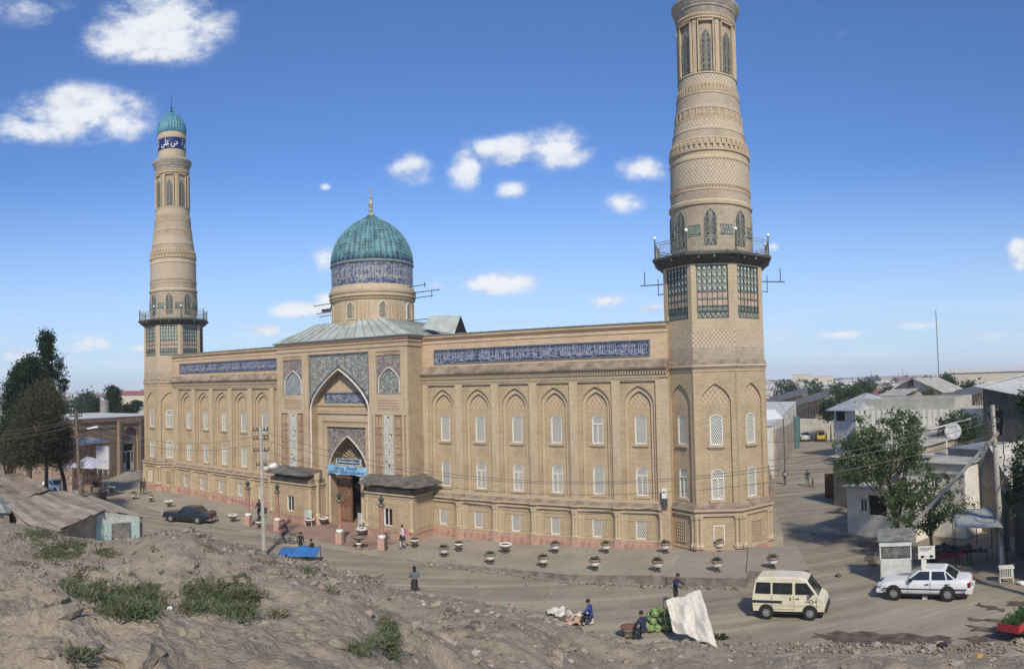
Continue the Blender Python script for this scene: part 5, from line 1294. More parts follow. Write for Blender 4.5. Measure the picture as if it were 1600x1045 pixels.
for kind, x, y, lab, ps in [
    ('band', 694, 870, 'white banded planter with a tall dark bush, leftmost in the front row by the kerb', 1.1),
    ('band', 766, 881, 'white banded planter in the front row, second from the one with the tall bush', None),
    ('band', 849, 886, 'white banded planter in the front row, middle one of five before the right wing', None),
    ('band', 930, 891, 'white banded planter in the front row below the last but one bay', None),
    ('band', 1028, 893, 'white banded planter at the kerb just left of the joint in the pavement', None),
    ('brown', 717, 861, 'brown planter with thin white line, first from the portal along the right wing', None),
    ('wide', 790, 864, 'wide shallow planter bowl with white lip in the back row under the second bay', None),
    ('band', 868, 864, 'white banded planter in the back row under the fourth bay of the right wing', None),
    ('band', 947, 864, 'white banded planter in the back row under the fifth bay of the right wing', None),
    ('band', 1040, 864, 'white banded planter beside the corner between right wing and near minaret', None),
    ('brown', 648, 855, 'brown planter bowl just right of the walking schoolgirl', None),
    ('wide', 565, 838, 'wide white lipped planter behind the stone urn at the portal', None),
    ('wide', 484, 822, 'wide planter bowl beside the sign easel at the left kiosk', None),
    ('wide', 506, 820, 'wide planter bowl left of the doorway between kiosk and jamb', None),
    ('brown', 405, 825, 'dark planter bowl beside the man in black near the left lamp column', None),
    ('wide', 364, 815, 'white lipped planter bowl just left of the leftmost lamp column', None),
    ('brown', 332, 809, 'brown planter bowl behind the rear of the dark blue car', None),
    ('wide', 310, 802, 'planter bowl half hidden behind the boot of the dark blue car', None),
    ('wide', 264, 792, 'white lipped planter above the bonnet of the dark blue car', None),
    ('brown', 236, 784, 'brown planter bowl right of the two people by the far minaret', None),
    ('band', 209, 780, 'small white planter left of the two people by the far minaret', None),
    ('wide', 174, 769, 'planter standing on the street edge right of the two men walking', None),
    ('wide', 198, 734, 'small far planter before the steps of the old brick building', None),
    ('wide', 221, 730, 'small far planter beside the foot of the far minaret', None)]:
    planter(kind, 0, 0, lab, x, y, None if y > 775 else 0.0, plant_scale=ps)
planter('band', 0, 0, 'white banded planter on the raised platform before the near minaret', 1121, 893, .5)
planter('band', 0, 0, 'white banded planter under the ground floor grille of the near minaret', 1124, 861, .5)
planter('band', 0, 0, 'white banded planter on the last platform above the cream van', 1208, 888, .6)

def lamp_column(p, label):
    t = thing('lamp_column', label, 'column', p, PHI + .3, 'brick lamp columns before the portal')
    pk = brick_pink; b = MB(); b.box(-.24, .24, -.24, .24, 0, .82); b.box(-.27, .27, -.27, .27, 0, .08); b.build('pedestal', pk, t)
    b = MB(); b.lathe([(.20, .82), (.27, .86), (.28, 1.02), (.20, 1.10)], 14); b.build('white_collar', pot_white, t, smooth=True)
    b = MB(); b.lathe([(.18, 1.1), (.16, 1.3), (.15, 3.0), (.17, 3.05)], 14); b.build('column_shaft', mat('pink_red_column', (0.40, 0.215, 0.155), .8, vary=.12, vs=3), t, smooth=True)
    b = MB(); b.lathe([(.17, 3.02), (.25, 3.1), (.27, 3.2), (.20, 3.24)], 14); b.build('capital', pot_rim, t)
    b = MB(); b.lathe([(.05, 3.22), (.07, 3.35), (.15, 3.4), (.18, 3.6), (.06, 3.75), (.02, 3.85)], 6)
    for k in range(4): a = k * PI / 2; b.tube((.06 * math.cos(a), .06 * math.sin(a), 3.3), (.2 * math.cos(a), .2 * math.sin(a), 3.55), .02, .02, 4)
    b.build('lantern', iron, t); return t
for x, y, lab in ((388, 822, 'leftmost reddish lamp column, left of the man in black'), (434, 830, 'reddish lamp column just behind the concrete electricity pole and cyclist'), (531, 850, 'reddish lamp column in front of the brown door leaf'), (597, 860, 'reddish lamp column in front of the right kiosk window, child beside it')):
    lamp_column(spot(x, y, .05), lab)
t = thing('stone_urn', 'low brown stone urn on a round foot before the portal', 'urn', spot(561, 857, .05))
b = MB(); b.lathe([(.02, 0), (.30, 0), (.30, .06), (.12, .12), (.10, .25), (.18, .32), (.18, .40), (.09, .5), (.09, .58)], 16); b.build('pedestal', pot_rim, t, smooth=True)
b = MB(); b.lathe([(.18, .30), (.22, .34), (.22, .38), (.18, .42)], 14); b.build('white_ring', pot_white, t)
b = MB(); b.lathe([(.09, .56), (.35, .66), (.55, .80), (.60, .82), (.52, .80), (.2, .72), (.01, .70)], 18); b.build('dish', pot_rim, t, smooth=True)
def board_stand(p, label, h, w, cat, rz):
    t = thing('sign_stand', label, cat, p, rz)
    b = MB(); b.tube((-w / 2, 0, 0), (-w / 2, 0, h), .025); b.tube((w / 2, 0, 0), (w / 2, 0, h), .025); b.tube((0, .4, 0), (0, 0.02, h * .9), .02); b.tube((-w / 2, 0, .3), (w / 2, 0, .3), .02); b.build('stand_frame', white_paint, t)
    b = MB(); b.box(-w / 2, w / 2, -.03, .0, h * .5, h); b.build('board', mat('pale_notice', (0.50, 0.54, 0.47), .6, vary=.15, vs=6), t)
    b = MB(); 
    for i in range(5): b.box(-w * .38, w * (.1 + .05 * (i % 3)), -.036, -.03, h * (.58 + .075 * i), h * (.595 + .075 * i))
    b.build('lettering', mat('faded_print', (0.25, 0.28, 0.26), .7), t)
board_stand(spot(482, 822, .05), 'small white easel with a pale notice beside the left kiosk', 1.35, .62, 'sign', PHI + .2)
board_stand(spot(563, 836, .05), 'narrow white notice stand leaning at the right kiosk corner', 1.7, .42, 'sign', PHI - .1)
t = thing('electric_box', 'white electricity meter box on the wall joint beside the near minaret', 'box', L(11.15, .42, 3.75), PHI)
b = MB(); b.box(-.15, .15, 0, .3, 0, .62); b.build('case', white_paint, t); b = MB(); b.box(-.05, .05, -.01, 0, .35, .47); b.build('window', dark_hole, t); b = MB(); b.box(-.14, .14, .02, .3, -.75, -.02); b.build('lower_case', mat('dark_grey_box', (.08, .08, .075), .7), t)

# ------------------------------------------------------------------ poles and wires
pole_c = mat('pole_concrete', (0.42, 0.39, 0.33), .85, vary=.12, vs=3, v2=10)
insul = mat('insulator', (0.10, 0.07, 0.05), .3)
def pole(name, label, base, h, r0, r1, m, lean=(0, 0), arms=(), cat='pole'):
    t = thing(name, label, cat, base); tip = Vector((lean[0], lean[1], h)); b = MB()
    seg = 6
    for i in range(seg): b.tube(tip * (i / seg), tip * ((i + 1) / seg), r0 + (r1 - r0) * i / seg, r0 + (r1 - r0) * (i + 1) / seg, 8)
    b.build('shaft', m, t)
    for (z, w, az_) in arms:
        q = tip * (z / h); d = Vector((math.cos(az_), math.sin(az_), 0)) * w; b = MB(); b.box(-w, w, -.04, .04, z - .04, z + .04, 0, Matrix.Translation((q.x, q.y, 0)) @ Matrix.Rotation(az_, 4, 'Z'))
        c = b.build('crossarm', iron, t); b = MB()
        for u in (-.9, -.45, .45, .9): pp = Vector((q.x, q.y, z)) + d * u; b.lathe([(.02, .04), (.05, .1), (.03, .14), (.06, .18), (.01, .24)], 6, pp)
        build_each(b, 'insulator', insul, c)
    return t
pA = spot(413, 868, .0); pB = spot(1567, 888, 0); pC = spot(126, 838, 0.0); pC = col_xy(126, 55)
poleA = pole('electricity_pole', 'pale concrete electricity pole with three crossarms before the portal', pA, 8.9, .17, .12, pole_c, (-.15, 0), [(8.6, .55, .5), (8.0, .55, .5), (7.2, .55, .5), (6.2, .4, .5)])
b = MB(); b.box(-.2, .2, -.1, .1, 2.9, 3.3); b.build('junction_box', iron, poleA); b = MB(); b.tube((0, 0, 6.0), (.75, .1, 6.15), .03); b.tube((.55, .1, 6.1), (.95, .1, 6.25), .16, .2, 8); b.build('street_light', lamp_white, poleA)
poleB = pole('electricity_pole', 'tall concrete electricity pole with tangled wires at the right edge', pB, 9.5, .20, .13, pole_c, (-.25, .2), [(9.2, .6, .3), (8.5, .6, .3), (7.8, .5, .3)])
b = MB(); q0, q1 = Vector((-.1, -.1, 7.9)), at(1428, 818, 41) - pB; b.tube(q1, q0, .12, .10, 8); b.build('brace', pole_c, poleB)
b = MB()
for i in range(14): b.tube((.12, -.2, .6 * i), (.2 + .02 * math.sin(i * 2), -.2, .6 * (i + 1)), .035, .035, 5)
for k in range(6):
    a = Vector((-.2, 0, 8.8 - .5 * k)); pr_ = a
    for i in range(1, 9): t_ = i / 8; nx_ = a + Vector((-.5 * math.sin(PI * t_) * (1 + .2 * k), .1 * k, -1.6 * t_ + .3 * math.sin(6 * t_))); b.tube(pr_, nx_, .02, .02, 4); pr_ = nx_
pr_ = Vector((.1, -.2, 5.2))
for i in range(1, 15): t_ = i / 14; nx_ = Vector((.1 - .9 * math.sin(PI * t_), -.25, 5.2 - 3.6 * t_)); b.tube(pr_, nx_, .03, .03, 4); pr_ = nx_
tag(b.build('cable_tangle', iron, poleB), kind='stuff')
b = MB(); b.box(-.28, -.12, -.28, -.1, .2, 1.4); b.build('stay_post', white_paint, poleB)
wl = MB()
pCb = Vector((pC.x, pC.y, 0)); hC = at(118, 640, 55).z
poleC = pole('wooden_pole', 'dark wooden pole with a concrete upper part and a lamp arm behind the sheds', pCb, hC, .16, .11, wood_old, (at(119, 645, 55).x - pC.x, at(119, 645, 55).y - pC.y), [(hC - .5, .5, 1.0)])
q = Vector((at(119, 660, 55).x - pC.x, at(119, 660, 55).y - pC.y, at(119, 672, 55).z)); e_ = at(152, 668, 53) - pCb
b = MB(); b.tube(q, e_, .03, .03, 5); b.build('lamp_arm', iron, poleC); b = MB(); u_ = (e_ - q).normalized(); b.tube(e_ - u_ * 1.2, e_ + Vector((0, 0, .05)), .05, .09, 8); b.build('lamp_head', lamp_white, poleC)
stub = thing('timber_stub', 'short thick dark timber post strapped to the foot of the wooden pole', 'post', col_xy(131, 52.5)); b = MB(); b.tube((0, 0, 0), (-.35, 0, at(124, 740, 52.5).z), .24, .19, 8); b.build('post', wood_old, stub)
steel = mat('wire', (0.16, 0.15, 0.135), .6)
def wire(a, c, sag, label, r=.016, n=18):
    pts = []
    for i in range(n + 1): t_ = i / n; p = a.lerp(c, t_); p.z -= sag * 4 * t_ * (1 - t_); pts.append(p)
    b = MB(); b.path(pts, r, 4); return tag(b.build('overhead_wire', steel), label, 'wire', 'overhead wires')
topA = pA + Vector((-.1, 0, 8.6)); topB = pB + Vector((-.2, .1, 9.2)); topC = Vector((at(119, 650, 55).x, at(119, 650, 55).y, at(119, 650, 55).z))
WL = 'thin overhead wire strung between the poles across the front of the mosque'
for i_, (dz, sg) in enumerate(((0, 2.9), (-.6, 2.4), (-1.4, 2.2))): wire(topA + Vector((0, 0, dz)), topB + Vector((0, 0, dz)), sg, ('highest', 'middle', 'lowest')[i_] + ' of three long wires from the concrete pole to the tangled pole')
for dz, sg in ((0, 1.2), (-.6, 1.1)): wire(topC + Vector((0, 0, dz)), topA + Vector((0, 0, dz - .3)), sg, ('upper' if dz == 0 else 'lower') + ' of two wires between the wooden pole and the concrete pole')
wire(topA + Vector((0, 0, -2.0)), L(-18.5, 1.9, 5.6), .3, 'thin service wire from the concrete pole to the portal')
for dy in (0, 6, 16): wire(at(-120, 672 + dy, 45), topC + Vector((0, 0, -.2 - dy * .03)), .5, ''.join(['', ['highest', 'middle', 'lowest'][[0, 6, 16].index(dy)] + ' wire coming in from the left edge to the wooden pole']))
for y1, y2, w_ in ((745, 690, 'lowest'), (690, 665, 'highest'), (735, 705, 'second lowest'), (720, 650, 'second highest')): wire(at(1196, y1, 52), at(1552, y2 - 10, 41.5), .35, w_ + ' of four service wires crossing the alley to the tangled pole')
wire(at(1193, 590, 60), at(1262, 690, 75), .2, 'thin wire running down from the near minaret over the alley sheds')
wire(L(11.4, .3, 3.2), L(-6.5, .3, 3.0), .5, 'slack cable looping along the basement windows of the right wing', .018)
wire(L(-41.0, 1.0, 3.4), pA + Vector((0, 0, 3.2)), .6, 'slack cable along the left wing to the concrete pole', .018)

# ------------------------------------------------------------------ vehicles
glass_car = mat('car_glass', (0.025, 0.03, 0.03), .08, spec=.6, vary=.2, vs=2)
rubber = mat('tyre_rubber', (0.025, 0.024, 0.022), .85, vary=.1); alloy = mat('wheel_cover', (0.42, 0.42, 0.42), .35, metal=.5, vary=.1); black_trim = mat('black_trim', (0.03, 0.03, 0.03), .5, vary=.1)
lamp_glass = mat('headlamp_glass', (0.55, 0.58, 0.60), .15, spec=.7, vary=.1); red_lamp = mat('tail_lamp', (0.22, 0.015, 0.012), .25); chrome = mat('bright_trim', (0.5, 0.5, 0.48), .2, metal=.8)
def loft(mb, secs, m=0, mats=None, close=True):
    """secs: list of rings (same count); faces between rings; end caps"""
    n = len(secs[0]); base = len(mb.v)
    for s_ in secs: mb.v += [tuple(p) for p in s_]
    for j in range(len(secs) - 1):
        for i in range(n):
            i2 = (i + 1) % n; mb.f.append((base + j * n + i, base + (j + 1) * n + i, base + (j + 1) * n + i2, base + j * n + i2)); mb.mi.append(m); mb.uv.append(None)
    mb.f.append(tuple(base + i for i in range(n))); mb.mi.append(m); mb.uv.append(None)
    mb.f.append(tuple(base + (len(secs) - 1) * n + i for i in range(n))[::-1]); mb.mi.append(m); mb.uv.append(None)
def wheel(parent, x, y, r, w, side):
    t_ = MB(); t_.lathe([(r * .62, -w / 2), (r * .93, -w / 2), (r, -w / 2 + .03), (r, w / 2 - .03), (r * .93, w / 2), (r * .62, w / 2)], 20)
    rot = Matrix.Translation((x, y, r)) @ Matrix.Rotation(PI / 2 * side, 4, 'X')
    t_.v = [tuple(rot @ Vector(v)) for v in t_.v]; wo = t_.build('wheel', rubber, parent, smooth=False)
    h = MB(); h.lathe([(r * .63, w / 2 - .03), (r * .58, w / 2 - .005), (r * .2, w / 2 - .02), (r * .16, w / 2 + .01), (.005, w / 2 + .01)], 20)
    for k in range(10): h.box(-r * .035, r * .035, r * .34, r * .50, w / 2 - .02, w / 2 + .002, 1, Matrix.Rotation(2 * PI * k / 10, 4, 'Z'))
    h.v = [tuple(rot @ Vector(v)) for v in h.v]; h.build('rim', [alloy, black_trim], wo)
def quad_on(mb, pts, m=0): mb.poly(pts, m)
def sedan(label, loc, rz, paint, s=1.0, boxy=False, plate=True):
    """front at -x; body, glass, wheels, lamps"""
    t = thing('parked_car', label, 'car', loc, rz); t.scale = (s, s, s)
    # stations: x, z_bottom, z_belt, half width, hood height
    if not boxy:
        st_ = [(-2.22, .42, .60, .60), (-2.16, .28, .70, .72), (-1.95, .22, .78, .79), (-1.4, .20, .86, .83), (-.75, .20, .93, .84), (.0, .20, .95, .845), (1.0, .20, .97, .84), (1.55, .21, .98, .82), (2.0, .25, .97, .79), (2.2, .32, .93, .74), (2.26, .44, .82, .70)]
    else:
        st_ = [(-2.30, .45, .74, .70), (-2.27, .30, .80, .78), (-1.9, .24, .86, .82), (-1.3, .22, .88, .84), (-.7, .22, .92, .84), (.0, .22, .93, .84), (1.0, .22, .94, .84), (1.6, .24, .95, .82), (2.2, .28, .93, .80), (2.32, .34, .90, .77), (2.36, .46, .84, .74)]
    secs = []
    for (x, zb, zt, w) in st_:
        zm = zb + (zt - zb) * .55
        secs.append([(x, -w * .93, zb), (x, -w * 1.0, zb + (zt - zb) * .25), (x, -w * 1.01, zm), (x, -w * .985, zt - .09), (x, -w * .90, zt - .012), (x, -w * .5, zt + .012), (x, 0, zt + .02), (x, w * .5, zt + .012), (x, w * .90, zt - .012), (x, w * .985, zt - .09), (x, w * 1.01, zm), (x, w, zb + (zt - zb) * .25), (x, w * .93, zb)])
    b = MB(); loft(b, secs); body = b.build('body', paint, t, smooth=False)
    for p_ in body.data.polygons: p_.use_smooth = True
    md = body.modifiers.new('b', 'SUBSURF'); md.levels = 1; md.render_levels = 1
    x1, x2, x3, x4 = (-.88, -.22, 1.02, 1.62) if not boxy else (-.72, -.28, 1.05, 1.55)
    zr = 1.40 if not boxy else 1.40; wb, wt = .77, .60 if not boxy else .63
    A = [(x1, -wb, .90), (x1, wb, .90), (x4, wb, .94), (x4, -wb, .94)]; B = [(x2, -wt, zr - .03), (x2, wt, zr - .03), (x3, wt, zr - .02), (x3, -wt, zr - .02)]
    b = MB(); loft(b, [[(x1, y, .88) for y in (0,)] * 0 + [A[0], A[1], A[2], A[3]], [B[0], B[1], B[2], B[3]], [(x2 + .1, -wt * .86, zr + .005), (x2 + .1, wt * .86, zr + .005), (x3 - .1, wt * .86, zr + .01), (x3 - .1, -wt * .86, zr + .01)]])
    b.build('cabin', paint, t, smooth=False)
    def lerp(a, c, u): return Vector(a) + (Vector(c) - Vector(a)) * u
    def pane(name, a, b_, c, d, inset=(.06, .94, .10, .93), off=Vector((0, 0, 0)), m=glass_car):
        u0, u1, v0, v1 = inset; g = lambda u, v: lerp(lerp(a, b_, u), lerp(d, c, u), v) + off; mb_ = MB(); mb_.poly([g(u0, v0), g(u1, v0), g(u1, v1), g(u0, v1)]); return mb_.build(name, m, t)
    pane('windscreen', A[1], A[0], B[0], B[1], off=Vector((-.006, 0, .004))); pane('rear_window', A[3], A[2], B[2], B[3], off=Vector((.006, 0, .004)))
    for sgn in (-1, 1):
        i0, i3 = (0, 3) if sgn < 0 else (1, 2); a, d_, bt, ct_ = Vector(A[i0]), Vector(A[i3]), Vector(B[i0]), Vector(B[i3]); off = Vector((0, sgn * .006, .002))
        def P_(x, v):                                        # point on side plane at x, height fraction v
            base_ = lerp(a, d_, (x - a.x) / (d_.x - a.x)); top_ = lerp(bt, ct_, min(1, max(0, (x - bt.x) / (ct_.x - bt.x)))); q_ = base_.lerp(Vector((base_.x, top_.y, top_.z)), v); return Vector((x, q_.y, q_.z)) + off
        xm = .36; 
        for nm, pts in (('side_window', [(x1 + .16, .08), (xm - .05, .08), (xm - .05, .90), (x2 + .06, .90)]), ('side_window', [(xm + .05, .08), (1.10, .08), (1.00, .90), (xm + .05, .90)]), ('quarter_window', [(1.17, .08), (x4 - .14, .12), (1.07, .86)])):
            pp = [P_(x, v) for x, v in pts]; mb_ = MB(); mb_.poly(pp if sgn < 0 else pp[::-1]); mb_.build(nm, glass_car, t)
        w = .85; tr = MB()
        tr.box(-1.95, 2.1, sgn * w - .012, sgn * w + .012, .52, .57, 0); tr.build('side_strip', black_trim, t)
        sm = MB()
        for x in (-.72, .36, 1.28): sm.box(x - .006, x + .006, sgn * .853 - .003, sgn * .853 + .003, .26, .90)
        build_each(sm, 'door_seam', mat('door_gap', (.06, .06, .06), .8), t)
        for x in (.20, 1.14): h = MB(); h.box(x - .09, x + .09, sgn * .85, sgn * .875, .76, .80); h.build('door_handle', black_trim, t)
        mi = MB(); mi.box(-.66, -.50, sgn * .80, sgn * .98, .93, 1.05); mi.build('wing_mirror', black_trim if not boxy else paint, t)
        for x in (-1.42, 1.18):
            ar = MB(); ar.lathe([(.01, 0), (.375, 0), (.385, .012)], 20); rot = Matrix.Translation((x, sgn * .842, .34)) @ Matrix.Rotation(PI / 2 * (1 if sgn < 0 else -1), 4, 'X'); ar.v = [tuple(rot @ Vector(v)) for v in ar.v]; ar.build('wheel_arch', black_trim, t)
            wheel(t, x, sgn * .78, .31, .19, 1 if sgn < 0 else -1)
        hl = MB(); hl.box(-2.235, -2.02, sgn * .40, sgn * .72, .58, .72) if not boxy else hl.box(-2.32, -2.2, sgn * .42, sgn * .72, .58, .76); hl.build('headlight', lamp_glass, t)
        tl = MB(); tl.box(2.12, 2.27 if not boxy else 2.36, sgn * .52, sgn * .765, .62, .84); tl.build('tail_light', red_lamp, t)
    bp = MB(); bp.box(-2.30, -2.0, -.74, .74, .30, .48); bp.build('front_bumper', paint if not boxy else chrome, t)
    bp = MB(); bp.box(2.0, 2.34 if not boxy else 2.44, -.76, .76, .32, .52); bp.build('rear_bumper', paint if not boxy else chrome, t)
    g_ = MB(); g_.box(-2.24 if not boxy else -2.33, -2.1, -.36, .36, .56, .70); g_.build('grille', black_trim, t)
    un = MB(); un.box(-1.9, 1.95, -.70, .70, .17, .3); un.build('underbody', black_trim, t)
    if plate: pl = MB(); pl.box(2.34 if not boxy else 2.45, 2.35 if not boxy else 2.46, -.22, .22, .56 if not boxy else .36, .66 if not boxy else .47); pl.build('number_plate', white_paint, t)
    return t
car_white = mat('white_car_paint', (0.70, 0.70, 0.69), .25, spec=.5, vary=.03); car_blue = mat('dark_blue_car_paint', (0.018, 0.024, 0.035), .25, spec=.6, vary=.15); van_cream = mat('cream_van_paint', (0.66, 0.60, 0.44), .3, spec=.5, vary=.05, vs=2)
a_, b_ = spot(1405, 938, 0), spot(1490, 940, 0); d_ = b_ - a_; 
fr_ = spot(1374, 930, 0); c_ = (a_ + b_) / 2 + Vector((.5, .75, 0))
sedan('white saloon car parked before the glass booth', (c_.x, c_.y, .02), math.atan2(d_.y, d_.x), car_white, 1.06)
a_, b_ = spot(259, 817, 0), spot(292, 823, 0)
c_ = spot(288, 816, 0); d2 = spot(318, 818, 0) - spot(262, 812, 0)
sedan('dark blue boxy saloon car driving past the left wing', (c_.x + .2, c_.y + .5, .0), math.atan2(d2.y, d2.x) + .12, car_blue, .98, boxy=True)
c_ = spot(87, 768, 0); sedan('white hatchback parked behind the leaning tree on the far left', (c_.x, c_.y, 0), 2.7, car_white, .98)
c_ = spot(1257, 688, 0); sedan('pale old saloon car parked by the teal gate at the end of the alley', (c_.x, c_.y, 0), -1.9, mat('faded_cream_paint', (0.50, 0.52, 0.45), .4, vary=.06), 1.1, boxy=True)

def van(label, loc, rz, paint, s=1.0, name='minivan'):
    """small cab-forward van, front at +x"""
    t = thing(name, label, 'van', loc, rz); t.scale = (s,) * 3
    prof_ = [(-1.60, .34), (-1.64, .8), (-1.58, 1.25), (-1.50, 1.66), (-1.36, 1.78), (-.4, 1.83), (.55, 1.80), (.86, 1.70), (1.36, 1.02), (1.60, .86), (1.66, .62), (1.64, .36)]
    secs = []
    def tum(z): return .70 if z < .95 else .70 - (z - .95) * .12
    secs = []
    for y_ in (-1, -.86, 0, .86, 1):
        ring = []
        for (x, z) in prof_:
            w = tum(z); k = 1 if abs(y_) < .95 else .985; ring.append((x * (1 if abs(y_) < .95 else .985), y_ * w, z - (0 if abs(y_) < .95 else (.05 if z > 1.6 else 0))))
        secs.append(ring)
    b = MB(); loft(b, secs); bo = b.build('body', paint, t)
    for sgn in (-1, 1):
        y_ = lambda z: sgn * (tum(z) + .008)
        for nm, pts in (('side_window', [(-1.46, 1.12), (-.78, 1.12), (-.78, 1.58), (-1.40, 1.58)]), ('side_window', [(-.66, 1.12), (.20, 1.12), (.20, 1.58), (-.66, 1.58)]), ('cab_window', [(.36, 1.12), (1.20, 1.12), (.84, 1.58), (.36, 1.58)])):
            pp = [Vector((x, y_(z), z)) for x, z in pts]; mb_ = MB(); mb_.poly(pp if sgn < 0 else pp[::-1]); mb_.build(nm, glass_car, t)
            fr2 = MB(); fr2.path(pp + [pp[0]], .014, 4); fr2.build('window_seal', black_trim, t)
        st2 = MB(); yy = y_(.7); pp = [(-1.62, .82), (-.20, .82), (-.30, .76), (-.22, .70), (-1.62, .70)]; qq = [Vector((x, yy, z)) for x, z in pp]; st2.poly(qq if sgn < 0 else qq[::-1]); st2.build('side_stripe', mat('dark_stripe', (.035, .035, .045), .4), t)
        em = MB()
        for k in range(14): a, c2 = 2 * PI * k / 14, 2 * PI * (k + 1) / 14; em.tube((1.05 + .08 * math.cos(a), yy, .80 + .08 * math.sin(a)), (1.05 + .08 * math.cos(c2), yy, .80 + .08 * math.sin(c2)), .012, .012, 4)
        for dx in (-.24, -.18, -.12, .12, .18, .24): em.box(1.05 + dx - .02, 1.05 + dx + .02, yy - .003, yy + .003, .78, .815)
        em.build('door_emblem', black_trim, t)
        sm = MB()
        for x in (-.72, .28, 1.28): sm.box(x - .006, x + .006, yy - .002, yy + .002, .45, 1.05 if x < 1.2 else .98); 
        sm.box(-.72, .28, yy - .002, yy + .002, .44, .452); sm.box(-1.6, 1.5, yy - .002, yy + .002, .60, .606); build_each(sm, 'door_seam', mat('door_gap', (.06, .06, .06), .8), t)
        for x in (.12, .44): h = MB(); h.box(x - .07, x + .07, y_(.9) - .012, y_(.9) + .012, .90, .935) if x > .2 else h.box(x - .02, x + .02, y_(.9) - .012, y_(.9) + .012, .84, .98); h.build('door_handle', black_trim, t)
        mi = MB(); mi.box(1.02, 1.10, sgn * .72, sgn * .90, 1.08, 1.24); mi.build('wing_mirror', black_trim, t)
        for x in (-.98, .98):
            ar = MB(); ar.lathe([(.01, 0), (.335, 0), (.345, .01)], 20); rot = Matrix.Translation((x, sgn * .705, .32)) @ Matrix.Rotation(PI / 2 * (1 if sgn < 0 else -1), 4, 'X'); ar.v = [tuple(rot @ Vector(v)) for v in ar.v]; ar.build('wheel_arch', black_trim, t)
            wheel(t, x, sgn * .66, .285, .17, 1 if sgn < 0 else -1)
        hl = MB(); hl.box(1.58, 1.665, sgn * .38, sgn * .64, .62, .78); hl.build('headlight', lamp_glass, t)
    ws = MB(); ws.poly([(1.375, -.60, 1.035), (1.375, .60, 1.035), (.895, .54, 1.665), (.895, -.54, 1.665)]); ws.build('windscreen', glass_car, t)
    rw = MB(); rw.poly([(-1.62, .52, 1.12), (-1.62, -.52, 1.12), (-1.54, -.5, 1.58), (-1.54, .5, 1.58)]); rw.build('rear_window', glass_car, t)
    bp = MB(); bp.box(1.55, 1.72, -.68, .68, .32, .5); bp.build('front_bumper', black_trim, t); bp = MB(); bp.box(-1.70, -1.55, -.68, .68, .32, .48); bp.build('rear_bumper', black_trim, t)
    un = MB(); un.box(-1.5, 1.5, -.6, .6, .2, .4); un.build('underbody', black_trim, t)
    return t
a_, b_ = spot(1200, 967, 0), spot(1264, 969, 0); d_ = b_ - a_; n_ = Vector((-d_.y, d_.x, 0)).normalized(); c_ = (a_ + b_) / 2 + n_ * .72
van('cream minivan with dark side stripe on the street beside the platforms', (c_.x, c_.y, .02), math.atan2(d_.y, d_.x), van_cream, 1.07)
c_ = spot(1282, 689, 0); van('yellow minivan with its back turned parked in the alley', (c_.x, c_.y, 0), 1.25, mat('yellow_van_paint', (0.55, 0.36, 0.05), .35, vary=.08), 1.05)
# ------------------------------------------------------------------ houses, sheds and the town
roof_slate = mat('asbestos_slate_roof', (0.42, 0.395, 0.345), .85, vary=.16, vs=.8, v2=4); roof_pale = mat('pale_sheet_roof', (0.56, 0.545, 0.50), .6, vary=.12, vs=.6, v2=4)
roof_blue = mat('grey_blue_roof', (0.33, 0.345, 0.355), .6, vary=.1, vs=1); roof_rust = mat('dull_red_roof', (0.27, 0.10, 0.085), .7, vary=.2)
wall_clay = mat('clay_wall', (0.37, 0.31, 0.24), .95, vary=.18, vs=.8, v2=5); wall_shaded = mat('shade_darkened_wall', (0.115, 0.105, 0.095), .9, vary=.2, vs=.8, v2=5)  # the dark wall has its shade painted into the base colour
wall_pale = mat('pale_limewash_wall', (0.58, 0.545, 0.47), .9, vary=.14, vs=.6, v2=4); wall_cream = mat('cream_block_wall', (0.55, 0.49, 0.37), .85, vary=.08)
corr_wall = mat('pale_corrugated_wall', (0.58, 0.56, 0.48), .6, vary=.14, vs=.5, v2=3); timber = mat('weathered_timber', (0.14, 0.115, 0.09), .9, vary=.25, vs=3)
teal = mat('teal_gate_paint', (0.10, 0.22, 0.19), .6, vary=.2, vs=2)
def frame2(A, B):
    d = B - A; d.z = 0; return math.atan2(d.y, d.x), d.length
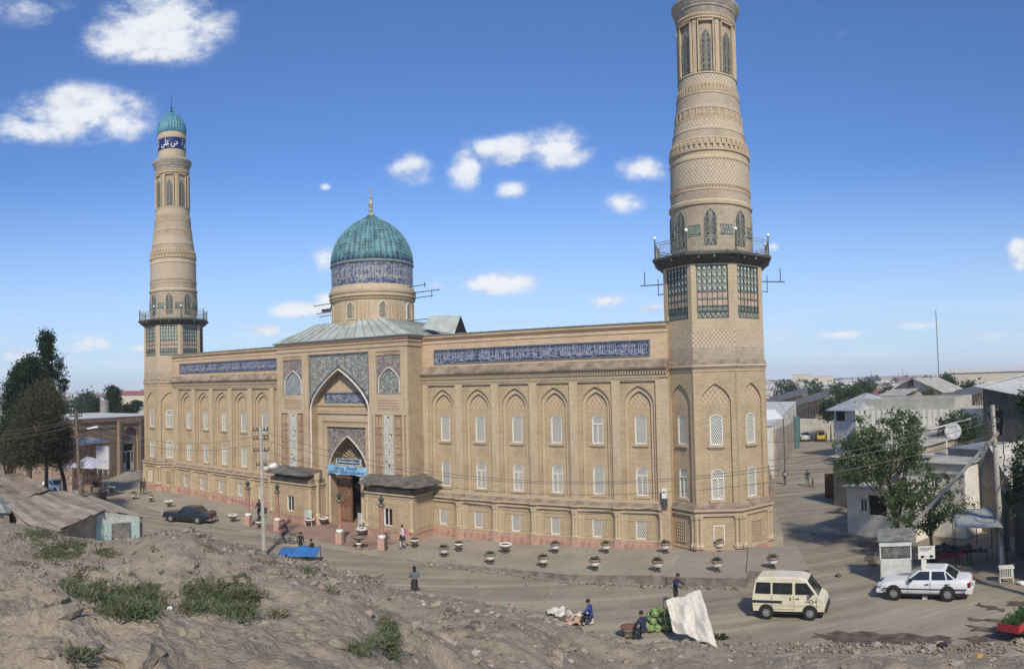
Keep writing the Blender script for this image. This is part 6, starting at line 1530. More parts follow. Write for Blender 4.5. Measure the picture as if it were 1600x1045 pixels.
def house(name, label, A, B, depth, h, roof='flat', wm=None, rm=None, h2=None, over=.35, wins=(), rise=1.2, group=None, cat='house', base=-.15, corr=0, seams=True):
    A = Vector((A.x, A.y, 0)); B = Vector((B.x, B.y, 0)); a, w = frame2(A, B); wm = wm or wall_pale; rm = rm or roof_slate
    t = thing(name, label, cat, A, a, group)
    h2 = h if h2 is None else h2                              # height at the far end in x
    b = MB(); holes = [rect(x0, x1, z0, z1) for (x0, x1, z0, z1, *_) in wins]
    front = [(0, base), (0, h), (w, h2), (w, base)]
    panel(b, front, holes, 0, .18, 0)
    b.poly([(w, 0, base), (w, depth, base), (w, depth, h2), (w, 0, h2)]); b.poly([(0, depth, base), (0, 0, base), (0, 0, h), (0, depth, h)]); b.poly([(w, depth, base), (0, depth, base), (0, depth, h), (w, depth, h2)])
    if roof == 'gable': b.faces([(0, 0, h), (w, 0, h), (w / 2, 0, h + rise), (0, depth, h), (w, depth, h), (w / 2, depth, h + rise)], [(0, 1, 2), (4, 3, 5)])
    if roof == 'gablex': b.faces([(0, 0, h), (0, depth, h), (0, depth / 2, h + rise), (w, 0, h), (w, depth, h), (w, depth / 2, h + rise)], [(1, 0, 2), (3, 4, 5)])
    if roof == 'shed': b.faces([(0, 0, h), (0, depth, h), (0, depth, h + rise), (w, 0, h2), (w, depth, h2), (w, depth, h2 + rise)], [(1, 0, 2), (3, 4, 5), (4, 1, 2, 5)])
    b.build('wall', wm, t)
    r = MB(); o = over; th = .07
    def slab_(p):                                            # thick roof sheet, corner order ccw from above
        q = [Vector(v) for v in p]; low = [v - Vector((0, 0, th)) for v in q]; r.poly(q); r.poly(low[::-1])
        for i in range(4): r.poly([low[i], low[(i + 1) % 4], q[(i + 1) % 4], q[i]])
        if corr:
            n = int((q[1] - q[0]).length / corr)
            for i in range(n + 1): u = i / max(1, n); r.tube(q[0].lerp(q[1], u) + Vector((0, 0, .01)), q[3].lerp(q[2], u) + Vector((0, 0, .01)), .03, .03, 3, 0, False)
    if roof == 'flat': slab_([(-o, -o, h + .07), (w + o, -o, h2 + .07), (w + o, depth + o, h2 + .07), (-o, depth + o, h + .07)])
    elif roof == 'parapet': slab_([(.2, .2, h - .25), (w - .2, .2, h2 - .25), (w - .2, depth - .2, h2 - .25), (.2, depth - .2, h - .25)])
    elif roof == 'shed': slab_([(-o, -o, h + .05), (w + o, -o, h2 + .05), (w + o, depth + o, h2 + rise + .05), (-o, depth + o, h + rise + .05)])
    elif roof == 'gable':
        k = rise / (w / 2); slab_([(-o, -o, h - k * o + .05), (w / 2, -o, h + rise + .05), (w / 2, depth + o, h + rise + .05), (-o, depth + o, h - k * o + .05)]); slab_([(w / 2, -o, h + rise + .05), (w + o, -o, h - k * o + .05), (w + o, depth + o, h - k * o + .05), (w / 2, depth + o, h + rise + .05)])
    elif roof == 'gablex':
        k = rise / (depth / 2); slab_([(-o, -o, h - k * o + .05), (w + o, -o, h2 - k * o + .05), (w + o, depth / 2, h2 + rise + .05), (-o, depth / 2, h + rise + .05)]); slab_([(-o, depth / 2, h + rise + .05), (w + o, depth / 2, h2 + rise + .05), (w + o, depth + o, h2 - k * o + .05), (-o, depth + o, h - k * o + .05)])
    elif roof == 'hip':
        i_ = min(w, depth) * .45; R4 = [(-o, -o, h), (w + o, -o, h), (w + o, depth + o, h), (-o, depth + o, h)]; T4 = [(i_, depth / 2 - .1, h + rise), (w - i_ + .01, depth / 2 - .1, h + rise), (w - i_ + .01, depth / 2 + .1, h + rise), (i_, depth / 2 + .1, h + rise)]
        for k in range(4): r.poly([R4[k], R4[(k + 1) % 4], T4[(k + 1) % 4], T4[k]])
        r.poly(T4); r.poly([(v[0], v[1], v[2] - .08) for v in R4][::-1])
        for k in range(4): a0, a1 = R4[k], R4[(k + 1) % 4]; r.poly([(a0[0], a0[1], a0[2] - .08), (a1[0], a1[1], a1[2] - .08), a1, a0])
    r.build('roof', rm, t)
    for wdef in wins:
        x0, x1, z0, z1 = wdef[:4]; kind = wdef[4] if len(wdef) > 4 else 'win'
        p = MB(); p.poly([(x0, .17, z0), (x1, .17, z0), (x1, .17, z1), (x0, .17, z1)]); f = p.build('window' if kind != 'door' else 'door', glass_dark if kind == 'win' else (dark_hole if kind == 'hole' else (teal if kind == 'teal' else wood_old)), t)
        if kind in ('win', 'white'):
            g = MB(); e = .07
            for (a0, a1, b0, b1) in ((x0, x1, z0, z0 + e), (x0, x1, z1 - e, z1), (x0, x0 + e, z0, z1), (x1 - e, x1, z0, z1), ((x0 + x1) / 2 - .03, (x0 + x1) / 2 + .03, z0, z1)): g.box(a0, a1, .05, .12, b0, b1)
            g.build('frame', white_paint, f)
    return t
def H(x, y, r): return at(x, y, r).z
C_ = col_xy
# -- right side, from the alley outwards
def block(name, label, corners, hs, wm, rm, cat='shed', over=.4):
    """four ground corners (ccw from near left) with a wall height at each, and a roof sheet over them"""
    o = corners[0].copy(); t = thing(name, label, cat, o); Q = [c - o for c in corners]; b = MB()
    for i in range(4): j = (i + 1) % 4; b.poly([(Q[i].x, Q[i].y, -.1), (Q[j].x, Q[j].y, -.1), (Q[j].x, Q[j].y, hs[j]), (Q[i].x, Q[i].y, hs[i])])
    b.build('wall', wm, t); c = sum(Q, Vector()) / 4; T_ = [q + (q - c).normalized() * over for q in Q]; b = MB(); up_ = [Vector((q.x, q.y, h + .08)) for q, h in zip(T_, hs)]; lo = [v - Vector((0, 0, .09)) for v in up_]
    b.poly(up_); b.poly(lo[::-1])
    for i in range(4): j = (i + 1) % 4; b.poly([lo[i], lo[j], up_[j], up_[i]])
    for k in range(1, 12): u = k / 12; b.tube(up_[0].lerp(up_[1], u), up_[3].lerp(up_[2], u), .05, .05, 3, 0, False)
    b.build('roof', rm, t); return t
block('alley_shed', 'long pale walled shed with wide light roof on the left of the alley', [C_(1178, 76), C_(1206, 80), C_(1243, 124), C_(1180, 128)], [H(1206, 664, 80)] * 2 + [H(1243, 628, 124)] * 2, wall_pale, roof_pale)
t = thing('porch_canopy', 'curved white sheet canopy at the near end of the alley shed', 'canopy', C_(1196, 72), 0)
b = MB(); A_, B_ = at(1193, 656, 72), at(1224, 654, 74)
for i in range(8):
    a0, a1 = PI * i / 8 * .5, PI * (i + 1) / 8 * .5
    f = lambda a: Vector((0, 2.4 * math.sin(a), .9 * math.sin(a)))
    o_ = C_(1196, 72); P0, P1 = A_ - o_, B_ - o_; b.poly([P0 + f(a0), P1 + f(a0), P1 + f(a1), P0 + f(a1)])
b.build('sheet', mat('white_canopy_sheet', (.66, .66, .64), .4, vary=.05), t); b = MB(); b.tube(Vector((P0.x + .3, P0.y, 0)), P0 + Vector((.3, 0, 0)), .05); b.tube(Vector((P1.x, P1.y, 0)), P1, .05); b.build('posts', iron, t)
wallrun('compound_wall', 'long pale compound wall running along the left side of the alley', C_(1210, 80), C_(1240, 112), H(1210, 672, 80), H(1240, 660, 112), .3, wall_clay)
t = thing('metal_gate', 'teal green sheet metal gate standing open at the end of the alley', 'gate', C_(1239, 110), .9); b = MB(); hg = H(1240, 651, 112); b.box(0, 3.2, 0, .08, 0, hg)
for i in range(8): b.box(.1 + i * .4, .14 + i * .4, -.03, 0, .1, hg - .1)
b.build('gate_leaf', teal, t); b = MB(); b.tube((0, 0, 0), (0, 0, hg + .3), .09); b.build('gate_post', iron, t)
wallrun('end_wall', 'sunlit white wall closing the end of the alley behind the two parked cars', C_(1248, 128), C_(1299, 126), H(1250, 654, 128), H(1299, 656, 126), .5, plaster)
house('blue_white_house', 'white two storey house with grey hipped roof and dark veranda left of the long roof', C_(1302, 98), C_(1340, 95), 9, H(1320, 641, 96), 'hip', plaster_b, roof_blue, rise=2.2, over=.9, wins=((.3, 2.0, H(1310, 658, 97), H(1310, 642, 97) - .05, 'hole'), (.9, 1.8, 1.2, 2.4, 'white')))
house('long_warehouse', 'long warehouse of pale corrugated sheet behind the street trees', C_(1335, 88), C_(1562, 84), 12, H(1340, 640, 88), 'parapet', corr_wall, roof_slate, h2=H(1560, 642, 84), cat='warehouse')
t = thing('corrugated_fence', 'bright corrugated sheet strip running along the long warehouse front', 'fence', C_(1335, 85), 0); aF, wF = frame2(C_(1335, 85), C_(1556, 81)); t.rotation_euler[2] = aF
b = MB(); n_ = int(wF / .35); z0, z1 = H(1400, 672, 83), H(1400, 641, 83)
for i in range(n_): x = i * .35; yy = .05 * (i % 2); b.poly([(x, yy, z0), (x + .35, .05 - yy, z0), (x + .35, .05 - yy, z1), (x, yy, z1)])
tag(b.build('corrugated_sheet', mat('light_corrugated_sheet', (.68, .66, .56), .55, vary=.1, vs=.4), t), kind='stuff')
house('parapet_block', 'plain grey cement block wall building rising above the corrugated fence', C_(1336, 97), C_(1490, 92), 9, H(1400, 622, 95), 'parapet', mat('cement_wall', (.45, .43, .365), .9, vary=.1, vs=.7, v2=3), roof_slate, cat='building')
house('slate_shed', 'low shed with patched slate roof left of the street trees', C_(1298, 62), C_(1352, 58), 13, H(1312, 716, 61), 'shed', wall_clay, roof_slate, rise=H(1340, 672, 73) - H(1312, 716, 61), over=.3, cat='shed', corr=.5)
t = thing('rust_gate', 'rusty brown sheet gate below the slate shed at the alley edge', 'gate', C_(1284, 66), -1.2); b = MB(); b.box(0, 4.5, 0, .08, 0, 2.3); b.build('gate_leaf', mat('rusty_sheet', (.13, .065, .045), .8, vary=.25), t)
# white street house behind the trees
A_, B_ = C_(1318, 51), C_(1424, 47.5); w_ = (B_ - A_).length
house('white_street_house', 'white plastered street house with white framed shop window behind the street trees', A_, B_, 8.5, H(1330, 760, 51), 'flat', mat('bright_whitewash', (.72, .69, .61), .85, vary=.08, vs=1, v2=5), roof_slate, over=.3, wins=((w_ * .20, w_ * .31, H(1345, 800, 50), H(1345, 779, 50)), (w_ * .33, w_ * .60, H(1360, 803, 50), H(1360, 772, 50), 'hole'), (w_ * .62, w_ * .72, H(1385, 800, 50), H(1385, 779, 50))))
A_, B_ = C_(1410, 50.5), C_(1503, 48); w_ = (B_ - A_).length
hb = house('upper_white_house', 'white upper house with small grilled window and junk on its flat roof', A_, B_, 7, H(1440, 722, 50), 'flat', MATS['bright_whitewash'], roof_slate, over=.25, wins=((w_ * .43, w_ * .55, H(1450, 762, 49.5), H(1450, 744, 49.5)),))
b = MB(); b.box(-.05, w_ + .05, -.12, 0, H(1450, 737, 50), H(1450, 734, 50)); b.build('string_course', plaster, hb)
r_ = random.Random(9)
for i in range(9):
    b = MB(); x, y = r_.uniform(0, w_ * .9), r_.uniform(.5, 6); b.box(-1.1, 1.1, -.35, .35, 0, .06, 0, Matrix.Rotation(r_.uniform(-.2, .2), 4, 'X'))
    tag(b.build('roof_sheet', [roof_slate, roof_pale, metal_grey][i % 3], None, loc=hb.matrix_world @ Vector((0, 0, 0)) if False else (A_.x + (B_ - A_).normalized().x * x - (B_ - A_).normalized().y * -y * 0 - 0, A_.y + (B_ - A_).normalized().y * x + y, H(1440, 722, 50) + .15 + .05 * i), rotz=r_.uniform(-1, 1)), 'loose roofing sheet lying on the flat roof of the upper white house', 'sheet', 'loose sheets on the white house roof')
house('metal_shed', 'blue grey sheet metal lean-to beside the upper white house', C_(1478, 53), C_(1530, 51), 5, H(1500, 700, 53), 'flat', mat('blue_grey_sheet', (.20, .225, .245), .5, vary=.12, vs=1), metal_grey, cat='shed', over=.1, wins=((.5, 2.2, .1, H(1500, 755, 52), 'hole'),))
A_, B_ = C_(1512, 50.5), C_(1590, 47.5)
house('dark_gable_house', 'brick house with dark gable wall and wide slate roof behind the tangled pole', C_(1517, 50.5), C_(1578, 48), 16, H(1545, 752, 50), 'gable', brick_grey, roof_slate, rise=2.6, over=.3, corr=.6)
house('dark_house', 'dark shaded house wall at the right picture edge', C_(1578, 43.5), C_(1660, 36), 12, H(1590, 730, 43), 'flat', wall_shaded, roof_slate, over=.5)
house('grey_barn', 'tall grey barn with shade-darkened wall and sloping pale roof on the right horizon', C_(1535, 80), C_(1700, 74), 16, H(1535, 603, 80), 'shed', wall_shaded, roof_pale, h2=H(1600, 640, 77), rise=1.6, over=.8, cat='barn', wins=((1.5, 2.6, H(1545, 680, 80), H(1545, 640, 80), 'hole'),))
A_ = C_(1560, 44.5)
t = thing('brick_pier', 'grey brick gate pier standing right of the tangled pole', 'pier', A_); b = MB(); b.box(-.3, .3, -.3, .3, 0, H(1568, 765, 44.5)); b.build('pier', brick_grey, t)
# gabled house on the horizon
A_, B_ = C_(1388, 132), C_(1470, 128); w_ = (B_ - A_).length
house('gabled_house', 'pale house with wide gable and dark attic window on the skyline', A_, B_, 12, H(1400, 612, 131), 'gable', wall_pale, roof_slate, rise=H(1428, 591, 130) - H(1400, 612, 131), wins=((w_ * .42, w_ * .52, H(1422, 604, 130), H(1422, 596, 130) , 'hole'),) if False else (), over=.8)
t = thing('attic_hatch', 'dark square attic opening in the wide gable on the skyline', 'hatch', at(1423, 604, 129.6)); b = MB(); b.box(-.6, .6, 0, .08, 0, 1.1); b.build('shutter', dark_hole, t)
house('gable_annex', 'low pale annex with sloping roof at the left foot of the gabled house', C_(1379, 122), C_(1408, 121), 8, H(1385, 618, 122), 'shed', wall_clay, roof_slate, rise=.9, over=.8)
house('long_white_block', 'long low white institution with rows of windows on the right horizon', C_(1480, 330), C_(1640, 330), 14, H(1500, 582, 330), 'gablex', wall_cream, roof_pale, rise=2.0, over=.6, wins=[(3 + i * 3.2, 4.6 + i * 3.2, 1.5, 3.0, 'hole') for i in range(14)], cat='building')
house('far_cream_block', 'distant cream apartment block on the horizon above the alley', C_(1238, 700), C_(1271, 700), 12, H(1250, 585, 700), 'flat', wall_cream, roof_pale, wins=[(2 + i * 2.6, 3.2 + i * 2.6, 2 + j * 3, 3.4 + j * 3, 'hole') for i in range(7) for j in range(2)], cat='building')
house('far_cream_block', 'second distant cream block right of the apartment block on the horizon', C_(1272, 640), C_(1302, 640), 12, H(1280, 588, 640), 'flat', wall_cream, roof_pale, cat='building')
# market roofs on posts
def market(label, x0, x1, r, yl, yr, yb):
    A_, B_ = C_(x0, r), C_(x1, r); a, w = frame2(A_, B_); t = thing('market_roof', label, 'shelter', A_, a)
    zl, zr = H(x0, yl, r), H(x1, yr, r); b = MB(); b.faces([(0, 0, zl), (w, 0, zr), (w, 9, zr + 1.0), (0, 9, zl + 1.0), (0, 0, zl - .15), (w, 0, zr - .15), (w, 9, zr + .85), (0, 9, zl + .85)], [(0, 1, 2, 3), (7, 6, 5, 4), (4, 5, 1, 0)]); b.build('roof', metal_dark, t)
    b = MB(); n = 14
    for i in range(n + 1): x = w * i / n; zz = zl + (zr - zl) * i / n; b.tube((x, .1, 0), (x, .1, zz), .10, .10, 4)
    for i in range(n): x = w * i / n; zz = zl + (zr - zl) * i / n; b.tube((x, .1, zz - 1.6), (x + w / n, .1, zz), .07, .07, 4)
    tag(b.build('posts', timber, t), kind='stuff'); b = MB(); b.poly([(0, 8, 0), (w, 8, 0), (w, 8, zr + .8), (0, 8, zl + .8)]); b.build('back_wall', wall_clay, t)
market('long dark market shelter with timber struts above the alley sheds', 1200, 1262, 150, 629, 614, 640); market('lower market shelter with leaning struts left of the green trees', 1240, 1296, 140, 634, 618, 650)
market('open timber shelter with dark interior right of the cement block building', 1490, 1545, 110, 622, 610, 650)
# satellite dish
P_ = at(1479, 693, 53); t = thing('satellite_dish', 'white satellite dish on a pole above the flat roofs', 'dish', P_); b = MB(); b.tube((0, 0, -1.5), (0, 0, 1.35), .05); b.tube((-1.4, 0, 1.2), (2.4, 0, 1.75), .04); b.build('mast', white_paint, t)
b = MB(); b.lathe([(.02, 0), (.3, .03), (.52, .10), (.66, .18), (.64, .20), (.3, .06), (.02, .03)], 20); rot = Matrix.Translation((.5, -.15, .9)) @ Matrix.Rotation(math.radians(75), 4, 'X') @ Matrix.Rotation(-.5, 4, 'Y'); b.v = [tuple(rot @ Vector(v)) for v in b.v]; b.build('dish', mat('dish_grey', (.42, .42, .42), .5), t, smooth=True)
t = thing('radio_mast', 'very tall thin radio mast on the right horizon', 'mast', C_(1468, 300)); b = MB(); b.tube((0, 0, 0), (-.8, 0, H(1467, 484, 300)), .28, .16, 5); b.build('mast', steel, t)
for x, y in ((1362, 579), (1404, 582), (1411, 576)): t = thing('far_mast', 'short thin mast on the skyline right of the alley', 'mast', C_(x, 260), 0, 'skyline masts'); b = MB(); b.tube((0, 0, 0), (0, 0, H(x, y, 260)), .12, .08, 4); b.build('mast', steel, t)

# -- left side: old brick building, tents, sheds
A_, B_ = C_(118, 86), C_(262, 101); w_ = (B_ - A_).length; hh = H(180, 652, 92)
ob = house('old_brick_building', 'old brown brick building with arched entrance and steps behind the far minaret', A_, B_, 14, hh, 'flat', brick_brown, roof_pale, over=.04, cat='building', wins=((w_ * .475, w_ * .585, .7, 4.4, 'hole'), (w_ * .80, w_ * .93, 1.2, 4.0, 'hole')))
b = MB(); x = w_ * .53; ho = arch(x, w_ * .085, .5, 5.0, 6.6, 7, .8)
b2_ = MB(); panel(b2_, rect(x - w_ * .125, x + w_ * .125, 0, hh - .9), [ho], -.35, .3, 0); b2_.box(x - w_ * .125, x - w_ * .1, -.45, 0, 0, hh - .8, 0); b2_.box(x + w_ * .1, x + w_ * .125, -.45, 0, 0, hh - .8, 0); b2_.box(x - w_ * .125, x + w_ * .125, -.45, 0, hh - .9, hh - .5, 0); b2_.build('entrance_frame', brick_brown, ob)
b = MB(); b.box(0, w_, -.12, 0, hh - .5, hh - .1, 0); b.box(0, w_, -.06, 0, hh - 1.3, hh - 1.15, 0)
for i in range(9):
    xx = .6 + i * (x - w_ * .14) / 9; b.box(xx, xx + .7, -.05, 0, hh - 3.2, hh - 1.9, 0)
b.build('brick_relief', mat('worn_brown_brick', (.31, .22, .155), .9, vary=.2, vs=3), ob)
b = MB()
for a0, a1, z0, z1 in ((x - 1.5, x + 1.5, .7, .8), (x - 1.5, x - 1.38, .7, 4.4), (x + 1.38, x + 1.5, .7, 4.4), (x - .55, x - .45, .7, 3.2), (x + .55, x + .65, .7, 3.2), (x - 1.5, x + 1.5, 3.2, 3.35), (x - 1.5, x + 1.5, 4.3, 4.4), (x - 1.4, x - .55, .75, 1.8), (x + .65, x + 1.4, .75, 1.8)): b.box(a0, a1, .08, .14, z0, z1)
b.build('door_frame', mat('white_green_frame', (.50, .60, .52), .5), ob)
b = MB()
for k in range(5): rr = 4.2 - k * .65; b.lathe([(rr, 0 + k * .14), (rr, .14 + k * .14), (rr - .66, .14 + k * .14)], 14, (x, -.3, 0), 0, a0=-PI / 2, a1=PI / 2)
b.build('steps', concrete, ob)
house('market_kiosk', 'low stall shed with patterned side and pale roof before the old brick building', C_(112, 76), C_(158, 80), 1.7, H(150, 693, 78), 'shed', mat('kiosk_wall_pattern', (.34, .25, .20), .8, vary=.35, vs=2.5, v2=9), roof_pale, rise=.4, over=.7, cat='kiosk')
t = thing('canopy_tent', 'tall narrow white canopy on poles beside the stall shed', 'canopy', C_(160, 77)); b = MB(); hz_ = H(160, 697, 77)
for x in (-.7, 0, .7): b.tube((x, 0, 0), (x, 0, hz_), .04)
build_each(b, 'pole', white_paint, t); b = MB(); b.box(-.8, .9, -.2, .1, hz_ - 2.5, hz_); b.build('sheet', mat('lilac_white_sheet', (.50, .49, .50), .7, vary=.1), t)
t = thing('parasol', 'pale lilac square parasol over a stall by the left trees', 'parasol', C_(134, 74)); b = MB(); hz_ = H(136, 716, 74); b.faces([(-1.7, -1.2, hz_ - .9), (1.7, -1.2, hz_ - .9), (1.7, 1.6, hz_ - .4), (-1.7, 1.6, hz_ - .4), (0, .2, hz_ + .2)], [(0, 1, 4), (1, 2, 4), (2, 3, 4), (3, 0, 4)]); b.build('canopy', mat('lilac_cloth', (.42, .42, .50), .8, vary=.1), t); b = MB(); b.tube((0, .2, 0), (0, .2, hz_), .04); b.build('pole', iron, t)
t = thing('stall_table', 'dark stall table with boxes under the lilac parasol', 'stall', C_(142, 73)); b = MB(); b.box(-1.5, 1.2, 0, 1, 0, .9); b.build('table', timber, t); b = MB(); b.box(-1.2, -.2, .1, .8, .9, 1.5); b.box(0, .8, .2, .8, .9, 1.3); b.build('goods', pot_rim, t)
# the near sheds with warped sheet roofs
def warped_roof(name, label, P4, m, nx_=9, ny_=14, amp=.10, seed=1, cat='shed', th=.06, walls=True, wm=None):
    """P4 = roof corners: near-left, near-right, far-right, far-left"""
    r_ = random.Random(seed); o = P4[0].copy(); o.z = 0; t = thing(name, label, cat, o)
    P4 = [p - o for p in P4]
    N_ = nx_
    for i in range(N_):                                      # boards, each its own sheet
        u0, u1 = i / N_, (i + .97) / N_; dz = r_.uniform(-.03, .06); b = MB(); prev = None
        jl, jr = r_.uniform(-.02, .03), r_.uniform(-.03, .03)
        for j in range(ny_ + 1):
            v = (j / ny_) * (1 + jl + jr) - jl; q = [P4[0].lerp(P4[1], u).lerp(P4[3].lerp(P4[2], u), v) for u in (u0, u1)]
            w = amp * math.sin(v * 5 + seed) * .5 + amp * .6 * noise.noise(Vector((i * .7, v * 5, seed)))
            q = [p + Vector((0, 0, dz + w)) for p in q]
            if prev:
                b.poly([prev[0], prev[1], q[1], q[0]]); b.poly([prev[0] - Vector((0, 0, th)), q[0] - Vector((0, 0, th)), q[1] - Vector((0, 0, th)), prev[1] - Vector((0, 0, th))])
                b.poly([prev[0] - Vector((0, 0, th)), prev[0], q[0], q[0] - Vector((0, 0, th))]); b.poly([q[1] - Vector((0, 0, th)), q[1], prev[1], prev[1] - Vector((0, 0, th))])
            else: b.poly([q[0] - Vector((0, 0, th)), q[1] - Vector((0, 0, th)), q[1], q[0]])
            prev = q
        b.build('roof_sheet', m[i % len(m)], t)
    if walls:
        b = MB(); Q = [Vector((p.x, p.y, 0)) for p in P4]; c = sum(Q, Vector()) / 4; Q = [c + (q - c) * .93 for q in Q]; T_ = [Vector((q.x, q.y, p.z - .12)) for q, p in zip(Q, P4)]
        for i in range(4): b.poly([Q[i] - Vector((0, 0, .3)), Q[(i + 1) % 4] - Vector((0, 0, .3)), T_[(i + 1) % 4], T_[i]])
        b.build('wall', wm or wall_clay, t)
    return t
sheet1 = mat('rusty_beige_sheet', (0.36, 0.295, 0.22), .75, vary=.18, vs=.7, v2=5); sheet2 = mat('beige_sheet', (0.42, 0.355, 0.275), .75, vary=.15, vs=.6, v2=4); sheet3 = mat('brown_sheet', (0.28, 0.22, 0.165), .8, vary=.2, vs=.8, v2=5)
sA = warped_roof('sheet_roof_shed', 'low shed with warped beige sheet roof falling towards the bank', [at(72, 838, 38), at(163, 797, 45), at(80, 768, 53), at(8, 790, 45)], [sheet2, sheet1, sheet2, sheet3, sheet1], 9, 14, .12, 2)
warped_roof('sheet_roof_shed', 'right hand roof slope of beige sheets above the pale green shed front', [at(163, 797, 45), at(229, 806, 46.2), at(122, 768, 56), at(80, 768, 53)], [sheet1, sheet2, sheet2], 6, 12, .08, 4)
warped_roof('sheet_roof_shed', 'older shed with brown corrugated roof at the far left edge', [at(8, 792, 47), at(75, 762, 54), at(30, 738, 60), at(-60, 748, 54)], [sheet3, sheet1, sheet3], 8, 12, .12, 5)
warped_roof('sheet_roof_shed', 'small grey corrugated roof cut by the left picture edge', [at(-60, 802, 42), at(18, 800, 43), at(4, 776, 47), at(-70, 776, 46)], [metal_grey, roof_slate], 9, 6, .05, 8)
# gable front with green doors
gA, gB = at(148, 826, 44.4), at(219, 822, 45.6); aG, wG = frame2(gA, gB); t = thing('front_wall', 'shed front wall with pale green doors and a grey shutter', 'shed front', Vector((gA.x, gA.y, 0)), aG)
zt0, zt1, zm_ = H(148, 808, 44.4), H(219, 807, 45.6), H(163, 800, 44.6); b = MB(); b.faces([(-2.0, 0, 0), (wG, 0, 0), (wG, 0, zt1), (wG * .2, 0, zm_), (-2.0, 0, zt0 - .9)], [(0, 1, 2, 3, 4)]); b.box(wG - .05, wG, 0, 3.5, 0, zt1 - .05); b.build('wall', mat('pale_green_plaster', (.52, .54, .47), .9, vary=.15, vs=1.5, v2=6), t)
zb_, zd = H(180, 840, 45), H(180, 815, 45)
gdoor = mat('mint_green_door', (.44, .56, .50), .6, vary=.08)
for x0, x1, m_, nm in ((0.0, wG * .18, gdoor, 'door'), (wG * .20, wG * .36, gdoor, 'door'), (wG * .38, wG * .78, mat('dusty_shutter', (.22, .205, .18), .7, vary=.2), 'shutter'), (wG * .80, wG * .98, gdoor, 'door')):
    b = MB(); b.box(x0, x1, -.06, 0, 0, zd - (.0 if m_ is gdoor else .08)); b.box(x0 + .06, x1 - .06, -.075, -.06, .3, zd - .2); b.build(nm, m_, t)
# tidy far town: low houses and trees, scattered where the sheds leave gaps
protos = []
for k in range(10):
    r_ = random.Random(100 + k); w, d, h = r_.uniform(7, 16), r_.uniform(6, 10), r_.uniform(2.8, 4.6); rm = [roof_slate, roof_pale, roof_slate, roof_pale, roof_blue, roof_slate, roof_rust, roof_pale, roof_slate, roof_pale][k]; wm = [wall_pale, wall_clay, plaster, wall_pale, wall_clay][k % 5]
    wins = [(1 + i * 2.6, 2.1 + i * 2.6, 1.0, 2.2, 'hole') for i in range(int((w - 1.2) / 2.6))]
    protos.append((house('town_house', 'x', Vector((0, 0, 0)), Vector((w, 0, 0)), d, h, ['gablex', 'shed', 'flat', 'gablex', 'gable'][k % 5], wm, rm, rise=r_.uniform(.5, 1.5), over=.4, wins=wins, group='low houses of the far town'), w, d))
usedp = set(); r_ = random.Random(77)
TL = 'low pale roofed house among the roofs of the far town'
RL = ['grey slate gable', 'pale sheet shed', 'flat grey slate', 'pale sheet gable', 'grey blue gable', 'brown walled slate gable', 'dull red shed', 'pale flat sheet', 'slate topped gable', 'wide pale sheet gable']
def place_house(px, r, k=None, rot=None, label=None):
    k = r_.randrange(10) if k is None else k; o, w, d = protos[k]; p = C_(px, r)
    if k in usedp: o = copy_tree(o)
    usedp.add(k); az_ = (px - 800) / F
    o.location = p; o.rotation_euler = (0, 0, (-az_ + r_.uniform(-.5, .5)) if rot is None else rot); o['label'] = 'low %s house, %s far town %s' % (RL[k], 'nearer' if r < 200 else ('middle' if r < 400 else 'farthest'), 'on the right' if px > 800 else 'on the left')
    s = r_.uniform(.85, 1.2) * (1 + max(0, r - 300) / 1400); o.scale = (s, s, s * (.8 + .2 * r_.random()) if r > 300 else s)
placed = []
def free(px, r, w=13):
    p = C_(px, r)
    for q in placed:
        if (q - p).length < w: return False
    placed.append(p); return True
HERO = [(1190, 1250, 60, 160), (1240, 1310, 85, 152), (1290, 1600, 30, 140)]
nh = 0
for rr in (118, 136, 158, 184, 212, 246, 285, 330, 385, 450, 530, 630, 760, 920, 1150):
    step = max(14, 15.5 * F / rr * (1 + rr / 1500))
    for px in np.arange(1186, 1650, step):
        x = px + r_.uniform(-.3, .3) * step; r = rr * r_.uniform(.95, 1.06)
        if any(a < x < b and c < r < d for a, b, c, d in HERO) or (r < 165 and x < 1400) or (x > 1470 and 280 < r < 390): continue
        if free(x, r, 12): place_house(x, r); nh += 1
for rr in (118, 150, 185, 215, 250, 290, 340, 400, 480, 580, 720, 900):
    step = max(15, 16 * F / rr * (1 + rr / 1200))
    for px in np.arange(-40 if rr < 260 else 95, 232, step):
        x = px + r_.uniform(-.3, .3) * step; r = rr * r_.uniform(.95, 1.06)
        if free(x, r, 12): place_house(x, r); nh += 1
house('red_roof_block', 'long building with dull red roof on the left horizon', C_(186, 420), C_(232, 420), 12, H(200, 617, 420), 'gablex', wall_cream, roof_rust, rise=2.4, cat='building')
t = thing('water_tower', 'thick pale concrete chimney stub left of the dark horizon tree', 'chimney', C_(163, 118)); b = MB(); b.tube((0, 0, 0), (0, 0, H(163, 625, 118)), .8, .75, 12); b.build('shaft', concrete, t)
